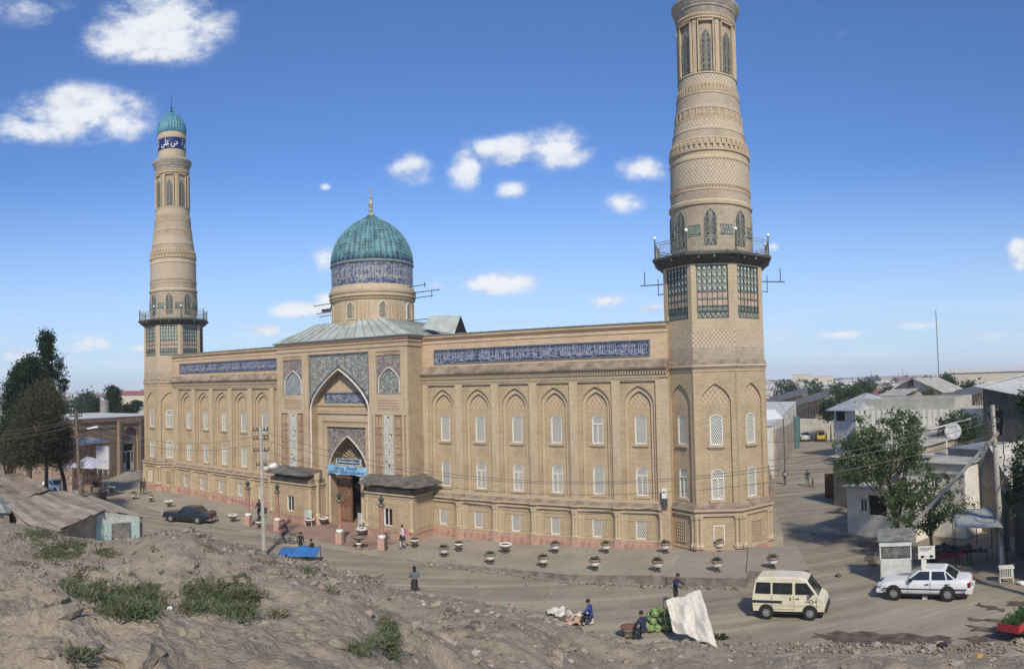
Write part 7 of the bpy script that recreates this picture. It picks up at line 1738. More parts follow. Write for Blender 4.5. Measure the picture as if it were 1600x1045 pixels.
# ------------------------------------------------------------------ trees
def leaf_mat(name, c1, c2):
    if name in MATS: return MATS[name]
    m = mat(name, c1, .7, vary=.25, vs=1.2, col2=c2, spec=.25); t = NT(m.node_tree); pb = m.node_tree.nodes['Principled BSDF']; o = [n for n in m.node_tree.nodes if n.type == 'OUTPUT_MATERIAL'][0]
    tr_ = t.n('ShaderNodeBsdfTranslucent'); t.put(tr_.inputs[0], (c1[0] * 1.5, c1[1] * 1.7, c1[2] * .9)); mx = t.n('ShaderNodeMixShader'); mx.inputs[0].default_value = .38
    m.node_tree.links.new(pb.outputs[0], mx.inputs[1]); m.node_tree.links.new(tr_.outputs[0], mx.inputs[2]); m.node_tree.links.new(mx.outputs[0], o.inputs[0]); return m
lf_green = leaf_mat('mulberry_leaves', (0.115, 0.155, 0.07), (0.055, 0.085, 0.038)); lf_dark = leaf_mat('dark_poplar_leaves', (0.038, 0.068, 0.038), (0.02, 0.038, 0.024))
lf_olive = leaf_mat('olive_brown_twigs', (0.10, 0.088, 0.058), (0.055, 0.052, 0.035)); lf_mid = leaf_mat('mid_green_leaves', (0.06, 0.095, 0.045), (0.035, 0.055, 0.03))
bark = mat('grey_brown_bark', (0.11, 0.085, 0.065), .95, vary=.25, vs=5, bump=.4, bs=20); bark_dark = mat('dark_bark', (0.05, 0.04, 0.032), .95, vary=.2, vs=5)
def leaves(mb, centres, per, spread, size, r_, elong=1.0, hang=0.0):
    for c in centres:
        k = int(per * r_.uniform(.5, 1.3)); sp = spread * r_.uniform(.6, 1.25)
        for _ in range(k):
            p = c + Vector((r_.gauss(0, sp), r_.gauss(0, sp), r_.gauss(0, sp * .8)))
            n = Vector((r_.gauss(0, 1), r_.gauss(0, 1), r_.gauss(0, 1) + .6)).normalized(); e = n.cross(Vector((r_.gauss(0, 1), r_.gauss(0, 1), r_.gauss(0, .6) - hang))).normalized(); f = n.cross(e)
            s = size * r_.uniform(.6, 1.4); a, b_ = e * s * elong, f * s * .55
            mb.poly([p - a, p - b_, p + a, p + b_])
def tree(name, label, base, ells, nclus, per, spread, size, leafm, trunk, seed, cat='tree', tb=.28, elong=1.0, shell=.55, hang=0, group=None, limbs=True, barkm=None, twig=0):
    """ells: (cx, cy, cz, rx, ry, rz, weight) relative to base; trunk: list of points"""
    r_ = random.Random(seed); t = thing(name, label, cat, base, 0, group); tot = sum(e[6] for e in ells); cents = []
    for e in ells:
        for _ in range(int(nclus * e[6] / tot)):
            d = Vector((r_.gauss(0, 1), r_.gauss(0, 1), r_.gauss(0, 1))).normalized(); q = (r_.uniform(shell ** 3, 1)) ** (1 / 3) * r_.uniform(.85, 1.12)
            cents.append(Vector((e[0] + d.x * e[3] * q, e[1] + d.y * e[4] * q, e[2] + d.z * e[5] * q)))
    mb = MB(); leaves(mb, cents, per, spread, size, r_, elong, hang); mb.build('crown', leafm, t)
    b = MB(); n = len(trunk); b.path([Vector(p) for p in trunk], [tb * (1 - .6 * i / max(1, n - 1)) for i in range(n)], 8)
    if limbs:
        for c in r_.sample(cents, min(len(cents), 26)):
            k = r_.uniform(.35, 1); i = min(n - 2, int(k * (n - 1))); s0 = Vector(trunk[i]).lerp(Vector(trunk[i + 1]), k * (n - 1) - i if i < n - 1 else 1); m_ = s0.lerp(c, .5) + Vector((r_.gauss(0, .15), r_.gauss(0, .15), .2)); b.path([s0, m_, c], [tb * .32, tb * .18, tb * .06], 5)
    if twig:
        for _ in range(twig):
            c = r_.choice(cents); d = Vector((r_.gauss(0, .5), r_.gauss(0, .5), r_.uniform(.2, 1.2))); b.path([c, c + d * .5, c + d], [.025, .018, .01], 3)
    b.build('trunk', barkm or bark, t); return t
def rel(x, y, r, base): p = at(x, y, r); return p - base
# street trees on the right: two mulberries
b0 = col_xy(1395, 44.5); k = 44.5 / F
def E(base, x, y, r, rx, ry, w, dep=1.0): p = at(x, y, r) - base; s = r / F; return (p.x, p.y, p.z, rx * s, rx * s * dep, ry * s, w)
tree('mulberry_tree', 'large green tree hiding the front of the white street house', b0, [E(b0, 1350, 728, 44.5, 46, 38, 1.0), E(b0, 1395, 690, 45, 50, 36, .95), E(b0, 1330, 700, 45, 28, 28, .25), E(b0, 1405, 772, 44, 24, 18, .22), E(b0, 1425, 742, 45, 32, 40, .55), E(b0, 1412, 658, 45, 22, 16, .22), E(b0, 1345, 662, 46, 12, 16, .08)], 210, 62, .24, .105, lf_green, [(0, 0, 0), (.1, .1, 1.6), (-.2, .2, 3.0), (-.4, .3, 5.0)], 1, tb=.2, twig=40)
b1 = col_xy(1447, 42.5)
tree('mulberry_tree', 'smaller leafy tree standing right behind the glass booth and price board', b1, [E(b1, 1440, 800, 42.5, 42, 32, 1.0), E(b1, 1470, 770, 43, 26, 28, .5), E(b1, 1410, 790, 42.5, 24, 28, .4), E(b1, 1485, 800, 42.5, 20, 12, .2), E(b1, 1500, 786, 42.5, 20, 7, .1)], 105, 40, .20, .09, lf_green, [(0, 0, 0), (.1, .1, 1.0), (.1, .2, 2.4), (.2, .3, 3.6)], 2, tb=.13, twig=26)
b2 = col_xy(1505, 66)
tree('garden_tree', 'green garden tree behind the satellite dish', b2, [E(b2, 1505, 668, 66, 30, 26, 1.0), E(b2, 1478, 662, 66, 10, 12, .15)], 110, 40, .4, .12, lf_mid, [(0, 0, 0), (0, .1, 3.0), (.2, .3, 5)], 3, tb=.18)
b3 = col_xy(1618, 35)
tree('edge_tree', 'dark leafy tree cut by the right picture edge', b3, [E(b3, 1624, 720, 35, 44, 60, 1.0), E(b3, 1612, 640, 36, 20, 34, .35), E(b3, 1584, 780, 35, 12, 34, .12)], 150, 46, .26, .09, lf_dark, [(0, 0, 0), (0, 0, 2.6), (.1, 0, 5.5)], 4, tb=.2, barkm=bark_dark)
# trees between far roofs
for x, y, r, rx, ry, sd, lab in ((1328, 618, 128, 26, 15, 5, 'broad green tree crown among roofs left of the gabled house'), (1296, 642, 120, 14, 18, 6, 'green bush tree behind the white hipped house'), (1348, 608, 150, 14, 10, 7, 'green tree top behind the broad crown left of the gabled house'), (1476, 601, 150, 17, 16, 8, 'round grey green tree right of the gabled house'), (1512, 610, 145, 14, 14, 9, 'dark green tree left of the grey barn'), (1452, 615, 126, 9, 10, 10, 'pale blossoming small tree before the gabled house')):
    bb = col_xy(x, r); s = r / F; tree('roofscape_tree', lab, bb, [E(bb, x, y, r, rx, ry, 1.0)], 60, 34, rx * s * .22, .26, lf_mid if sd != 10 else leaf_mat('pale_twigs', (.24, .22, .17), (.16, .14, .1)), [(0, 0, 0), (0, 0, 3)], sd, tb=.2, limbs=False)
# left: poplars, the leaning bare tree and the horizon conifer
bp = col_xy(45, 72)
tree('poplar_tree', 'tall dark green poplar clump on the far left', bp, [E(bp, 45, 612, 72, 28, 50, 1.0), E(bp, 22, 640, 72, 18, 60, .6), E(bp, 48, 578, 72, 14, 22, .35), E(bp, 36, 596, 72, 16, 28, .4)], 520, 60, .42, .12, lf_dark, [(0, 0, 0), (0, 0, 6), (.2, 0, 12)], 11, tb=.35, elong=1.3)
bp2 = col_xy(72, 70)
tree('poplar_tree', 'slim poplar whose pointed top rises right of the dark clump', bp2, [E(bp2, 72, 540, 70, 7, 24, .9), E(bp2, 76, 575, 70, 9, 40, 1.0), E(bp2, 92, 575, 70, 5, 18, .2), E(bp2, 98, 600, 70, 6, 10, .15)], 170, 46, .30, .11, lf_dark, [(0, 0, 0), (0, 0, 7), (0, 0, 14)], 12, tb=.22, elong=1.3, limbs=True)
bt = col_xy(106, 61.5); 
tr_ = [(0, 0, 0)] + [tuple(at(x, y, 61) - bt) for x, y in ((100, 748), (90, 718), (80, 690), (72, 655))]
tree('leaning_tree', 'leaning brownish tree with fine bare twigs over the parked white hatchback', bt, [E(bt, 62, 668, 60, 42, 58, 1.0), E(bt, 36, 700, 59, 36, 26, .4), E(bt, 92, 690, 61, 22, 42, .35), E(bt, 70, 625, 61, 26, 26, .25)], 640, 70, .40, .062, lf_olive, tr_, 13, tb=.2, elong=2.2, hang=1.0, barkm=bark_dark, twig=260)
bg = col_xy(14, 64)
tree('willow_tree', 'green willow low at the far left edge', bg, [E(bg, 12, 690, 64, 26, 38, 1.0)], 160, 50, .45, .11, lf_mid, [(0, 0, 0), (0, 0, 4)], 14, tb=.25)
bs = col_xy(128, 60)
tree('bare_sapling', 'pale leafless sapling beside the wooden pole', bs, [E(bs, 122, 700, 60, 16, 40, 1.0)], 26, 8, .3, .05, leaf_mat('pale_twigs', (.24, .22, .17), (.16, .14, .1)), [(0, 0, 0), (-.2, 0, 2), (-.3, 0, 4)], 15, tb=.06, twig=120)
bh = col_xy(177, 135)
tree('dark_conifer', 'single dark conical tree on the left horizon above the old brick building', bh, [E(bh, 177, 630, 135, 12, 22, 1.0), E(bh, 177, 612, 135, 6, 8, .2)], 130, 40, .5, .2, lf_dark, [(0, 0, 0), (0, 0, 4)], 16, tb=.25)
for x, y, r, rx, ry, sd, lab in ((148, 634, 150, 12, 10, 17, 'dark bushy tree left of the conical horizon tree'), (200, 640, 130, 13, 8, 18, 'low shrubby tree right of the conical horizon tree'), (215, 632, 160, 8, 6, 19, 'small bush between roofs beside the far minaret')):
    bb = col_xy(x, r); s = r / F; tree('roofscape_tree', lab, bb, [E(bb, x, y, r, rx, ry, 1.0)], 50, 30, rx * s * .25, .26, lf_dark, [(0, 0, 0), (0, 0, 3)], sd, tb=.2, limbs=False)
# shared far trees
fp = []
for k in range(5):
    fp.append(tree('far_tree', 'x', Vector((0, 0, 0)), [(0, 0, 4.2, 2.6 + .4 * k, 2.6, 2.4 + (.9 if k == 3 else 0), 1.0), (1.5, .6, 3.2, 1.8, 1.8, 1.5, .4)], 42, 22, .7, .42, [lf_mid, lf_dark, lf_mid, lf_dark, lf_olive][k], [(0, 0, 0), (0, 0, 3.5)], 30 + k, tb=.25, limbs=False, group='trees of the far town'))
r_ = random.Random(8); uf = set()
for i in range(96):
    px = r_.uniform(1195, 1640) if i < 68 else r_.uniform(60, 228); r = 150 + 950 * r_.random() ** 1.3 if i < 68 else 130 + 800 * r_.random() ** 1.2
    if i < 68 and px < 1300 and r < 170: continue
    if i < 68 and px > 1480 and r < 170: continue
    k = r_.randrange(5); o = fp[k] if k not in uf else copy_tree(fp[k]); uf.add(k)
    o.location = C_(px, r); o.rotation_euler = (0, 0, r_.uniform(0, 6)); s = r_.uniform(.7, 1.35); o.scale = (s, s, s * r_.uniform(.9, 1.3)); o['label'] = '%s tree in the %s far town %s' % (['bushy green', 'dark bushy', 'broad green', 'tall dark', 'brownish twiggy'][k], 'nearer' if r < 200 else ('middle' if r < 400 else 'farthest'), 'on the right' if px > 800 else 'on the left')
for k in range(5):
    if k not in uf: bpy.data.objects.remove(fp[k])
# ivy on the white house
mb = MB(); r_ = random.Random(3)
iv = thing('climbing_vine', 'dark climbing vine on the upper white house beside its small window', 'vine', C_(1486, 47.6)); b = MB()
for x0, y0, x1, y1 in ((1478, 742, 1486, 775), (1486, 770, 1483, 795), (1500, 745, 1506, 785), (1470, 738, 1482, 748)):
    for i in range(14): t_ = i / 13; leaves(b, [at(x0 + (x1 - x0) * t_, y0 + (y1 - y0) * t_, 47.5) - iv.location], 9, .10, .07, r_)
b.build('foliage', lf_dark, iv)
# ------------------------------------------------------------------ people
skin_m = mat('skin', (0.27, 0.165, 0.115), .6, vary=.05); hair_m = mat('black_hair', (0.02, 0.017, 0.015), .6, vary=.1); black_cl = mat('black_cloth', (0.03, 0.03, 0.032), .85, vary=.15, vs=4); white_cl = mat('white_cloth', (0.62, 0.58, 0.56), .85, vary=.06); navy_cl = mat('navy_cloth', (0.025, 0.03, 0.055), .85, vary=.15)
grey_cl = mat('grey_blue_cloth', (0.13, 0.14, 0.16), .85, vary=.1); brown_cl = mat('brown_cloth', (0.12, 0.085, 0.06), .85, vary=.1); red_cl = mat('red_cloth', (0.36, 0.07, 0.08), .8, vary=.1); shoe_m = mat('dark_shoes', (0.025, 0.022, 0.02), .6)
POSES = {
    'stand': dict(), 
    'walk': dict(kneL=(-.10, .16, .50), ankL=(-.10, .10, .09), toeL=(-.10, .26, .03), kneR=(.10, .04, .48), ankR=(.10, -.26, .14), toeR=(.10, -.14, .03), elbL=(-.27, -.10, 1.14), wrL=(-.24, -.05, .90), elbR=(.27, .08, 1.13), wrR=(.24, .24, .95)),
    'ride': dict(pel=(0, -.10, .98), spi=(0, -.05, 1.16), che=(0, .08, 1.40), nec=(0, .14, 1.50), hed=(0, .18, 1.60), top=(0, .18, 1.72), kneL=(-.10, .28, .80), ankL=(-.10, .18, .40), toeL=(-.10, .32, .36), kneR=(.10, .22, .58), ankR=(.10, .02, .20), toeR=(.10, .17, .15), shL=(-.19, .10, 1.42), shR=(.19, .10, 1.42), elbL=(-.26, .30, 1.22), wrL=(-.24, .50, 1.10), elbR=(.26, .30, 1.22), wrR=(.24, .50, 1.10)),
    'sit': dict(pel=(0, 0, .42), spi=(0, .02, .66), che=(0, .08, .90), nec=(0, .12, 1.02), hed=(0, .15, 1.12), top=(0, .16, 1.24), hpL=(-.10, 0, .42), hpR=(.10, 0, .42), kneL=(-.16, .42, .50), ankL=(-.14, .40, .09), toeL=(-.14, .55, .03), kneR=(.16, .42, .50), ankR=(.14, .38, .09), toeR=(.14, .53, .03), shL=(-.19, .08, .92), shR=(.19, .08, .92), elbL=(-.28, .22, .70), wrL=(-.16, .40, .62), elbR=(.28, .22, .70), wrR=(.16, .40, .62)),
    'reach': dict(che=(0, .08, 1.36), nec=(0, .12, 1.48), hed=(0, .16, 1.58), top=(0, .17, 1.70), elbL=(-.27, .24, 1.18), wrL=(-.22, .48, 1.12), elbR=(.27, .24, 1.18), wrR=(.22, .48, 1.12)),
    'push': dict(elbR=(.28, .16, 1.14), wrR=(.34, .40, 1.02), kneR=(.10, .14, .50), ankR=(.10, .06, .09), toeR=(.10, .2, .03), ankL=(-.1, -.18, .11), toeL=(-.1, -.05, .03)),
    'carry': dict(elbL=(-.30, 0, 1.12), wrL=(-.16, .26, 1.08), elbR=(.30, 0, 1.12), wrR=(.14, .28, 1.05), kneL=(-.10, .12, .50), ankL=(-.10, .06, .09), toeL=(-.10, .2, .03), ankR=(.1, -.2, .12), toeR=(.1, -.07, .03)),
}
BASEJ = dict(pel=(0, 0, .95), spi=(0, 0, 1.15), che=(0, 0, 1.36), nec=(0, .01, 1.48), hed=(0, .02, 1.58), top=(0, .02, 1.70), hpL=(-.10, 0, .90), kneL=(-.10, .03, .50), ankL=(-.10, -.01, .09), toeL=(-.11, .15, .03), hpR=(.10, 0, .90), kneR=(.10, .03, .50), ankR=(.10, -.01, .09), toeR=(.11, .15, .03),
             shL=(-.19, 0, 1.40), elbL=(-.25, -.02, 1.13), wrL=(-.25, .08, .88), shR=(.19, 0, 1.40), elbR=(.25, -.02, 1.13), wrR=(.25, .08, .88))
BON = [('pel', 'spi'), ('spi', 'che'), ('che', 'nec'), ('nec', 'hed'), ('hed', 'top'), ('pel', 'hpL'), ('hpL', 'kneL'), ('kneL', 'ankL'), ('ankL', 'toeL'), ('pel', 'hpR'), ('hpR', 'kneR'), ('kneR', 'ankR'), ('ankR', 'toeR'), ('che', 'shL'), ('shL', 'elbL'), ('elbL', 'wrL'), ('che', 'shR'), ('shR', 'elbR'), ('elbR', 'wrR')]
RAD = dict(pel=.145, spi=.125, che=.15, nec=.058, hed=.09, top=.07, hpL=.10, hpR=.10, kneL=.062, kneR=.062, ankL=.042, ankR=.042, toeL=.035, toeR=.035, shL=.07, shR=.07, elbL=.045, elbR=.045, wrL=.03, wrR=.03)
def person(label, loc, rz, pose='stand', top_m=None, leg_m=None, h=1.7, hair='short', skirt=None, sleeves=True, bare_legs=False):
    """faces local +y"""
    J = dict(BASEJ); J.update(POSES[pose]); 
    if pose == 'ride': J['hpL'] = (-.10, -.08, .95); J['hpR'] = (.10, -.08, .95)
    names = list(J); me = bpy.data.meshes.new('body'); me.from_pydata([J[n] for n in names], [(names.index(a), names.index(b)) for a, b in BON], []); me.update()
    o = bpy.data.objects.new('tmp', me); COL.objects.link(o)
    md = o.modifiers.new('s', 'SKIN')
    for i, n in enumerate(names): sv = me.skin_vertices[0].data[i]; sv.radius = (RAD[n], RAD[n] * (.8 if n in ('pel', 'spi', 'che') else 1)); sv.use_root = (n == 'pel')
    md.use_smooth_shade = True; sb = o.modifiers.new('u', 'SUBSURF'); sb.levels = 2
    dg = bpy.context.evaluated_depsgraph_get(); m2 = bpy.data.meshes.new_from_object(o.evaluated_get(dg)); bpy.data.objects.remove(o)
    for mm in (top_m or black_cl, leg_m or black_cl, skin_m, shoe_m): m2.materials.append(mm)
    segs = [(Vector(J[a]), Vector(J[b]), a, b) for a, b in BON]
    def region(c):
        best = None
        for p, q, a, b in segs:
            d = q - p; t = max(0, min(1, (c - p).dot(d) / d.dot(d))); D = (c - (p + d * t)).length - (RAD[a] * (1 - t) + RAD[b] * t)
            if best is None or D < best[0]: best = (D, a, b, t)
        _, a, b, t = best
        if a in ('nec', 'hed') or b == 'nec' and t > .55: return 2
        if a in ('ankL', 'ankR'): return 3
        if a in ('elbL', 'elbR'): return 0 if (sleeves and t < .85) else 2
        if a in ('shL', 'shR'): return 0 if (sleeves or t < .5) else 2
        if a[:3] in ('hpL', 'hpR') or a[:3] == 'kne' or a == 'hpL' or b in ('hpL', 'hpR'): return 2 if (bare_legs and a[:3] == 'kne') else 1
        return 0
    for p_ in m2.polygons: p_.material_index = region(p_.center); p_.use_smooth = True
    m2.name = 'body'
    t = thing('person', label, 'person', loc, rz); t.scale = (h / 1.70,) * 3
    body = inst('body', m2, t)
    for s_ in ('L', 'R'):                                     # hands: palm with five unequal bent fingers
        w = Vector(J['wr' + s_]); e = Vector(J['elb' + s_]); d = (w - e).normalized(); sx = -1 if s_ == 'L' else 1; side = d.cross(Vector((0, 0, 1)) if abs(d.z) < .9 else Vector((0, 1, 0))).normalized(); nrm = side.cross(d)
        b = MB(); b.ball(w + d * .045, .036, 8, 6, 0, (1, 1, 1))
        for k, ln in enumerate((.062, .074, .070, .055)):
            p0 = w + d * .07 + side * (.027 - .018 * k); p1 = p0 + d * ln * .55 + nrm * .008; p2 = p1 + d * ln * .35 + nrm * .025; b.path([w + d * .04 + side * (.02 - .013 * k), p0, p1, p2], [.010, .010, .009, .007], 5)
        b.path([w + d * .03 + side * .025, w + d * .06 + side * .05, w + d * .085 + side * .052 + nrm * .015], [.011, .010, .008], 5); b.build('hand', skin_m, t, smooth=True)
    hd = (Vector(J['hed']) + Vector(J['top'])) / 2 + Vector((0, 0, -.01)); b = MB(); b.tube(hd + Vector((0, .085, .0)), hd + Vector((0, .118, -.03)), .012, .018, 5); b.build('nose', skin_m, t)
    for sx in (-1, 1): b = MB(); b.ball(hd + Vector((sx * .085, .0, -.01)), .022, 6, 5, 0, (.5, .8, 1.2)); b.build('ear', skin_m, t)
    b = MB(); b.ball(hd + Vector((0, -.015, .03)), .108, 12, 8, 0, (.92, 1.0, .86)) if hair != 'long' else (b.ball(hd + Vector((0, -.02, .02)), .118, 12, 8, 0, (.95, 1, .95)), b.ball(hd + Vector((0, -.06, -.12)), .10, 10, 8, 0, (1, .6, 1.4)))
    b.build('hair', hair_m, t, smooth=True)
    if skirt: b = MB(); b.lathe([(.15, 1.02), (.19, .92), (.24, skirt[1])], 16); b.build('skirt', skirt[0], t, smooth=True)
    return t
def ppl(label, x, y, face, z=0.05, **k):
    p = spot(x, y, z); return person(label, p, face, **k)
sg = ppl('schoolgirl in white blouse and black skirt with a pink backpack walking left', 629, 857, PI / 2 + .2, .1, pose='walk', top_m=white_cl, leg_m=mat('pale_stockings', (.5, .45, .42), .8), h=1.62, skirt=(black_cl, .62))
b = MB(); b.box(-.15, .15, -.34, -.14, 1.05, 1.42); b.box(-.11, .11, -.39, -.34, 1.08, 1.26); b.build('backpack', mat('pink_backpack', (.42, .14, .18), .8), sg)
ppl('small child standing behind the lamp column in dark clothes', 603, 859, 2.2, .1, pose='stand', top_m=brown_cl, leg_m=navy_cl, h=1.15)
ppl('man in black walking on the pavement between the leftmost lamp columns', 405, 812, 2.6, .05, pose='walk', h=1.74)
ppl('man in black standing at the foot of the far minaret with a companion', 220.5, 773, 2.0, .05, pose='stand', h=1.74)
ppl('person in brown beside the man in black at the far minaret', 225.5, 772, -2.2, .05, pose='stand', top_m=brown_cl, leg_m=brown_cl, h=1.66)
ppl('stout man in black jacket and pale trousers walking in the left street', 148, 775, -2.4, 0, pose='walk', leg_m=grey_cl, h=1.78)
ppl('woman in dark brown walking arm in arm with the stout man', 152.5, 774, -2.4, 0, pose='walk', top_m=brown_cl, leg_m=brown_cl, h=1.64)
ppl('distant man in white shirt and dark trousers before the old building', 182, 744, 2.7, 0, pose='carry', top_m=white_cl, leg_m=navy_cl, h=1.7)
ppl('distant woman in pink top and dark skirt by the canopy poles', 167, 743.5, 1.2, 0, pose='stand', top_m=mat('pink_cloth', (.45, .26, .24), .8), leg_m=navy_cl, h=1.6, skirt=(navy_cl, .4), hair='long')
wm_ = ppl('woman with dark hair in grey cardigan and long black skirt in the street', 648, 932, .3, 0, pose='carry', top_m=grey_cl, leg_m=black_cl, h=1.62, skirt=(black_cl, .18), hair='long')
ppl('boy with a white backpack walking up the alley', 1227, 757, -.4, 0, pose='walk', top_m=black_cl, leg_m=grey_cl, h=1.6)
b = MB(); b.box(-.15, .15, -.30, -.13, 1.0, 1.40); b.build('backpack', white_cl, bpy.context.scene.objects[[o.name for o in COL.objects if o.get('label') == 'boy with a white backpack walking up the alley'][0]])
mp = ppl('man in dark jacket pushing a bicycle up the alley', 1262, 760, -.35, 0, pose='push', leg_m=grey_cl, h=1.7)
ppl('dark figure standing at the yellow van', 1291.5, 690, 1.0, 0, pose='stand', h=1.65)
ppl('seller in dark jacket reaching over behind the white cloth', 1056, 950, -2.2, 0, pose='reach', top_m=navy_cl, leg_m=black_cl, h=1.72)
def seated(label, x, y, rz, tm, z0=0.0, h=1.7):
    p = person(label, spot(x, y, z0), rz, 'sit', tm, black_cl, h); return p
seated('man in dark jacket sitting beside the cabbages with his back turned', 1006, 1001, .5, navy_cl, .1)
seated('person in bright blue sitting by the spread of goods on the street edge', 924, 979, 1.1, mat('bright_blue_cloth', (.03, .05, .22), .8), .0)
seated('vendor in black sitting under the blue tarpaulin', 489, 872, 1.3, black_cl, .0)
ppl('black haired figure standing behind the blue tarpaulin', 470, 866, 0, 0, pose='stand', h=1.5)
def bicycle(label, loc, rz, m):
    t = thing('bicycle', label, 'bicycle', loc, rz)
    for y in (-.52, .52):
        b = MB()
        for k in range(24): a, c = 2 * PI * k / 24, 2 * PI * (k + 1) / 24; b.tube((0, y + .33 * math.cos(a), .34 + .33 * math.sin(a)), (0, y + .33 * math.cos(c), .34 + .33 * math.sin(c)), .018, .018, 5)
        w = b.build('wheel', rubber, t); b = MB()
        for k in range(10): a = PI * k / 10; b.tube((0, y - .32 * math.cos(a), .34 - .32 * math.sin(a)), (0, y + .32 * math.cos(a), .34 + .32 * math.sin(a)), .004, .004, 3)
        b.build('spokes', chrome, w)
    b = MB()
    for p, q in (((0, -.52, .34), (0, -.18, .78)), ((0, -.52, .34), (0, -.05, .30)), ((0, -.05, .30), (0, -.20, .86)), ((0, -.18, .78), (0, .36, .84)), ((0, -.05, .30), (0, .38, .74)), ((0, .34, .90), (0, .52, .34))): b.tube(p, q, .018)
    b.build('frame', m, t); b = MB(); b.tube((-.27, .42, 1.0), (.27, .42, 1.0), .014); b.tube((0, .34, .88), (0, .42, 1.0), .014); b.build('handlebar', chrome, t); b = MB(); b.box(-.07, .07, -.32, -.10, .88, .93); b.build('saddle', black_trim, t)
    b = MB(); b.box(-.06, .06, -.75, -.35, .70, .72); b.build('rack', iron, t); return t
pc = spot(447, 850, 0); rzb = 1.9
bicycle('bicycle ridden by the man in black past the portal', pc, rzb, mat('purple_frame', (.12, .09, .16), .4)); person('man in black riding a bicycle past the portal', pc, rzb, 'ride', black_cl, black_cl, 1.75)
bicycle('bicycle pushed by the man in the alley', spot(1270, 760, 0), -.35, iron)
# ------------------------------------------------------------------ market bits on the street
def cloth(name, label, P4, m, nx_=22, ny_=22, fold=.10, seed=1, cat='cloth', th=0):
    o = P4[0].copy(); o.z = 0; P4 = [p - o for p in P4]; b = MB(); nrm = (P4[1] - P4[0]).cross(P4[3] - P4[0]).normalized(); g = []
    for j in range(ny_ + 1):
        for i in range(nx_ + 1):
            u, v = i / nx_, j / ny_; p = P4[0].lerp(P4[1], u).lerp(P4[3].lerp(P4[2], u), v)
            k = math.sin(PI * min(1, max(0, u))) * .6 + .4
            f = fold * (math.sin(u * 13 + v * 3 + seed) * .5 * v + noise.noise(Vector((u * 3, v * 3, seed))) * 1.1 * k + .35 * noise.noise(Vector((u * 9, v * 5, seed + 3))))
            g.append(p + nrm * f)
    b.faces(g, [(j * (nx_ + 1) + i, j * (nx_ + 1) + i + 1, (j + 1) * (nx_ + 1) + i + 1, (j + 1) * (nx_ + 1) + i) for j in range(ny_) for i in range(nx_)])
    c = b.build(name, m, loc=o, smooth=True); tag(c, label, cat)
    sm_ = c.modifiers.new('t', 'SOLIDIFY'); sm_.thickness = .012
    return c
cream = mat('off_white_canvas', (0.64, 0.60, 0.51), .85, vary=.06, vs=1.5, v2=7)
cloth('white_canvas', 'large off white canvas sheet strung up as a sunshade over the cabbages', [at(1040, 938, 31.5), at(1094, 921, 32.2), at(1122, 1011, 29.2), at(1052, 986, 30.6)], cream, nx_=40, ny_=40, fold=.26, seed=4)
t = thing('canvas_pole', 'thin leaning stick holding up the corner of the white canvas', 'pole', Vector((at(1041, 938, 31.5).x, at(1041, 938, 31.5).y, 0))); q = at(1036, 934, 31.5) - t.location; b = MB(); b.tube((0, .1, 0), q, .025); b.build('stick', wood_old, t)
t = thing('canvas_pole', 'stick under the raised peak of the white canvas', 'pole', Vector((at(1094, 921, 32.2).x, at(1094, 921, 32.2).y, 0))); q = at(1094, 920, 32.2) - t.location; b = MB(); b.tube((0, 0, 0), q, .025); b.build('stick', wood_old, t)
# cabbages in a heap
cab = mat('cabbage_leaf', (0.24, 0.34, 0.13), .6, vary=.25, vs=3, v2=9); cb = MB()
r_ = random.Random(2); cb.ball((0, 0, 0), .17, 12, 9, 0, (1, 1, .88)); cb.v = [tuple(Vector(v) * (1 + .06 * noise.noise(Vector(v) * 14))) for v in cb.v]
for k in range(7):
    a = k * .9; cb.lathe([(.185, -.10), (.20, 0), (.17, .11)], 4, (0, 0, 0), 0, a0=a, a1=a + 1.0)
cab_me = cb.mesh('cabbage', cab, True); cc = spot(1028, 984, 0)
k = 0
for lay, (nx_, ny_) in enumerate(((5, 4), (4, 3), (3, 2))):
    for i in range(nx_):
        for j in range(ny_):
            p = cc + Vector(((i - (nx_ - 1) / 2) * .36 + .3 + r_.gauss(0, .03), (j - (ny_ - 1) / 2) * .36 + .35 + r_.gauss(0, .03), .16 + lay * .27))
            o = inst('cabbage', cab_me, None, p, r_.uniform(0, 6)); o.rotation_euler.x = r_.uniform(-.6, .6); o.scale = (r_.uniform(.9, 1.15),) * 3; tag(o, 'pale green cabbage in the heap beside the white canvas', 'cabbage', 'heap of cabbages'); k += 1
t = thing('enamel_tub', 'wide grey tub of reddish produce beside the sitting man', 'tub', spot(982, 993, .1)); b = MB(); b.lathe([(.30, .25), (.42, .45), (.45, .46), (.40, .43), (.05, .38)], 18); b.build('tub', concrete, t); b = MB(); b.lathe([(.38, .42), (.2, .50), (.01, .53)], 14); b.build('produce', mat('reddish_produce', (.20, .10, .07), .8, vary=.3, vs=20), t); b = MB(); b.box(-.2, .2, -.2, .2, 0, .27); b.build('crate', wood_old, t)
# blue tarpaulin over a stall
P_ = [at(432, 868, 45.2), at(494, 869, 44.8), at(501, 853, 46.6), at(441, 855, 47.2)]
cloth('blue_tarpaulin', 'bright blue tarpaulin stretched over a street stall below the concrete pole', P_, mat('bright_blue_tarp', (0.035, 0.17, 0.46), .5, vary=.12, vs=1.2), 14, 8, .10, 3, 'tarpaulin')
t = thing('tarp_frame', 'thin poles holding up the blue tarpaulin', 'frame', Vector((P_[0].x, P_[0].y, 0))); b = MB()
for p in P_: q = p - t.location; b.tube((q.x, q.y, 0), (q.x, q.y, q.z - .03), .025)
build_each(b, 'pole', iron, t)
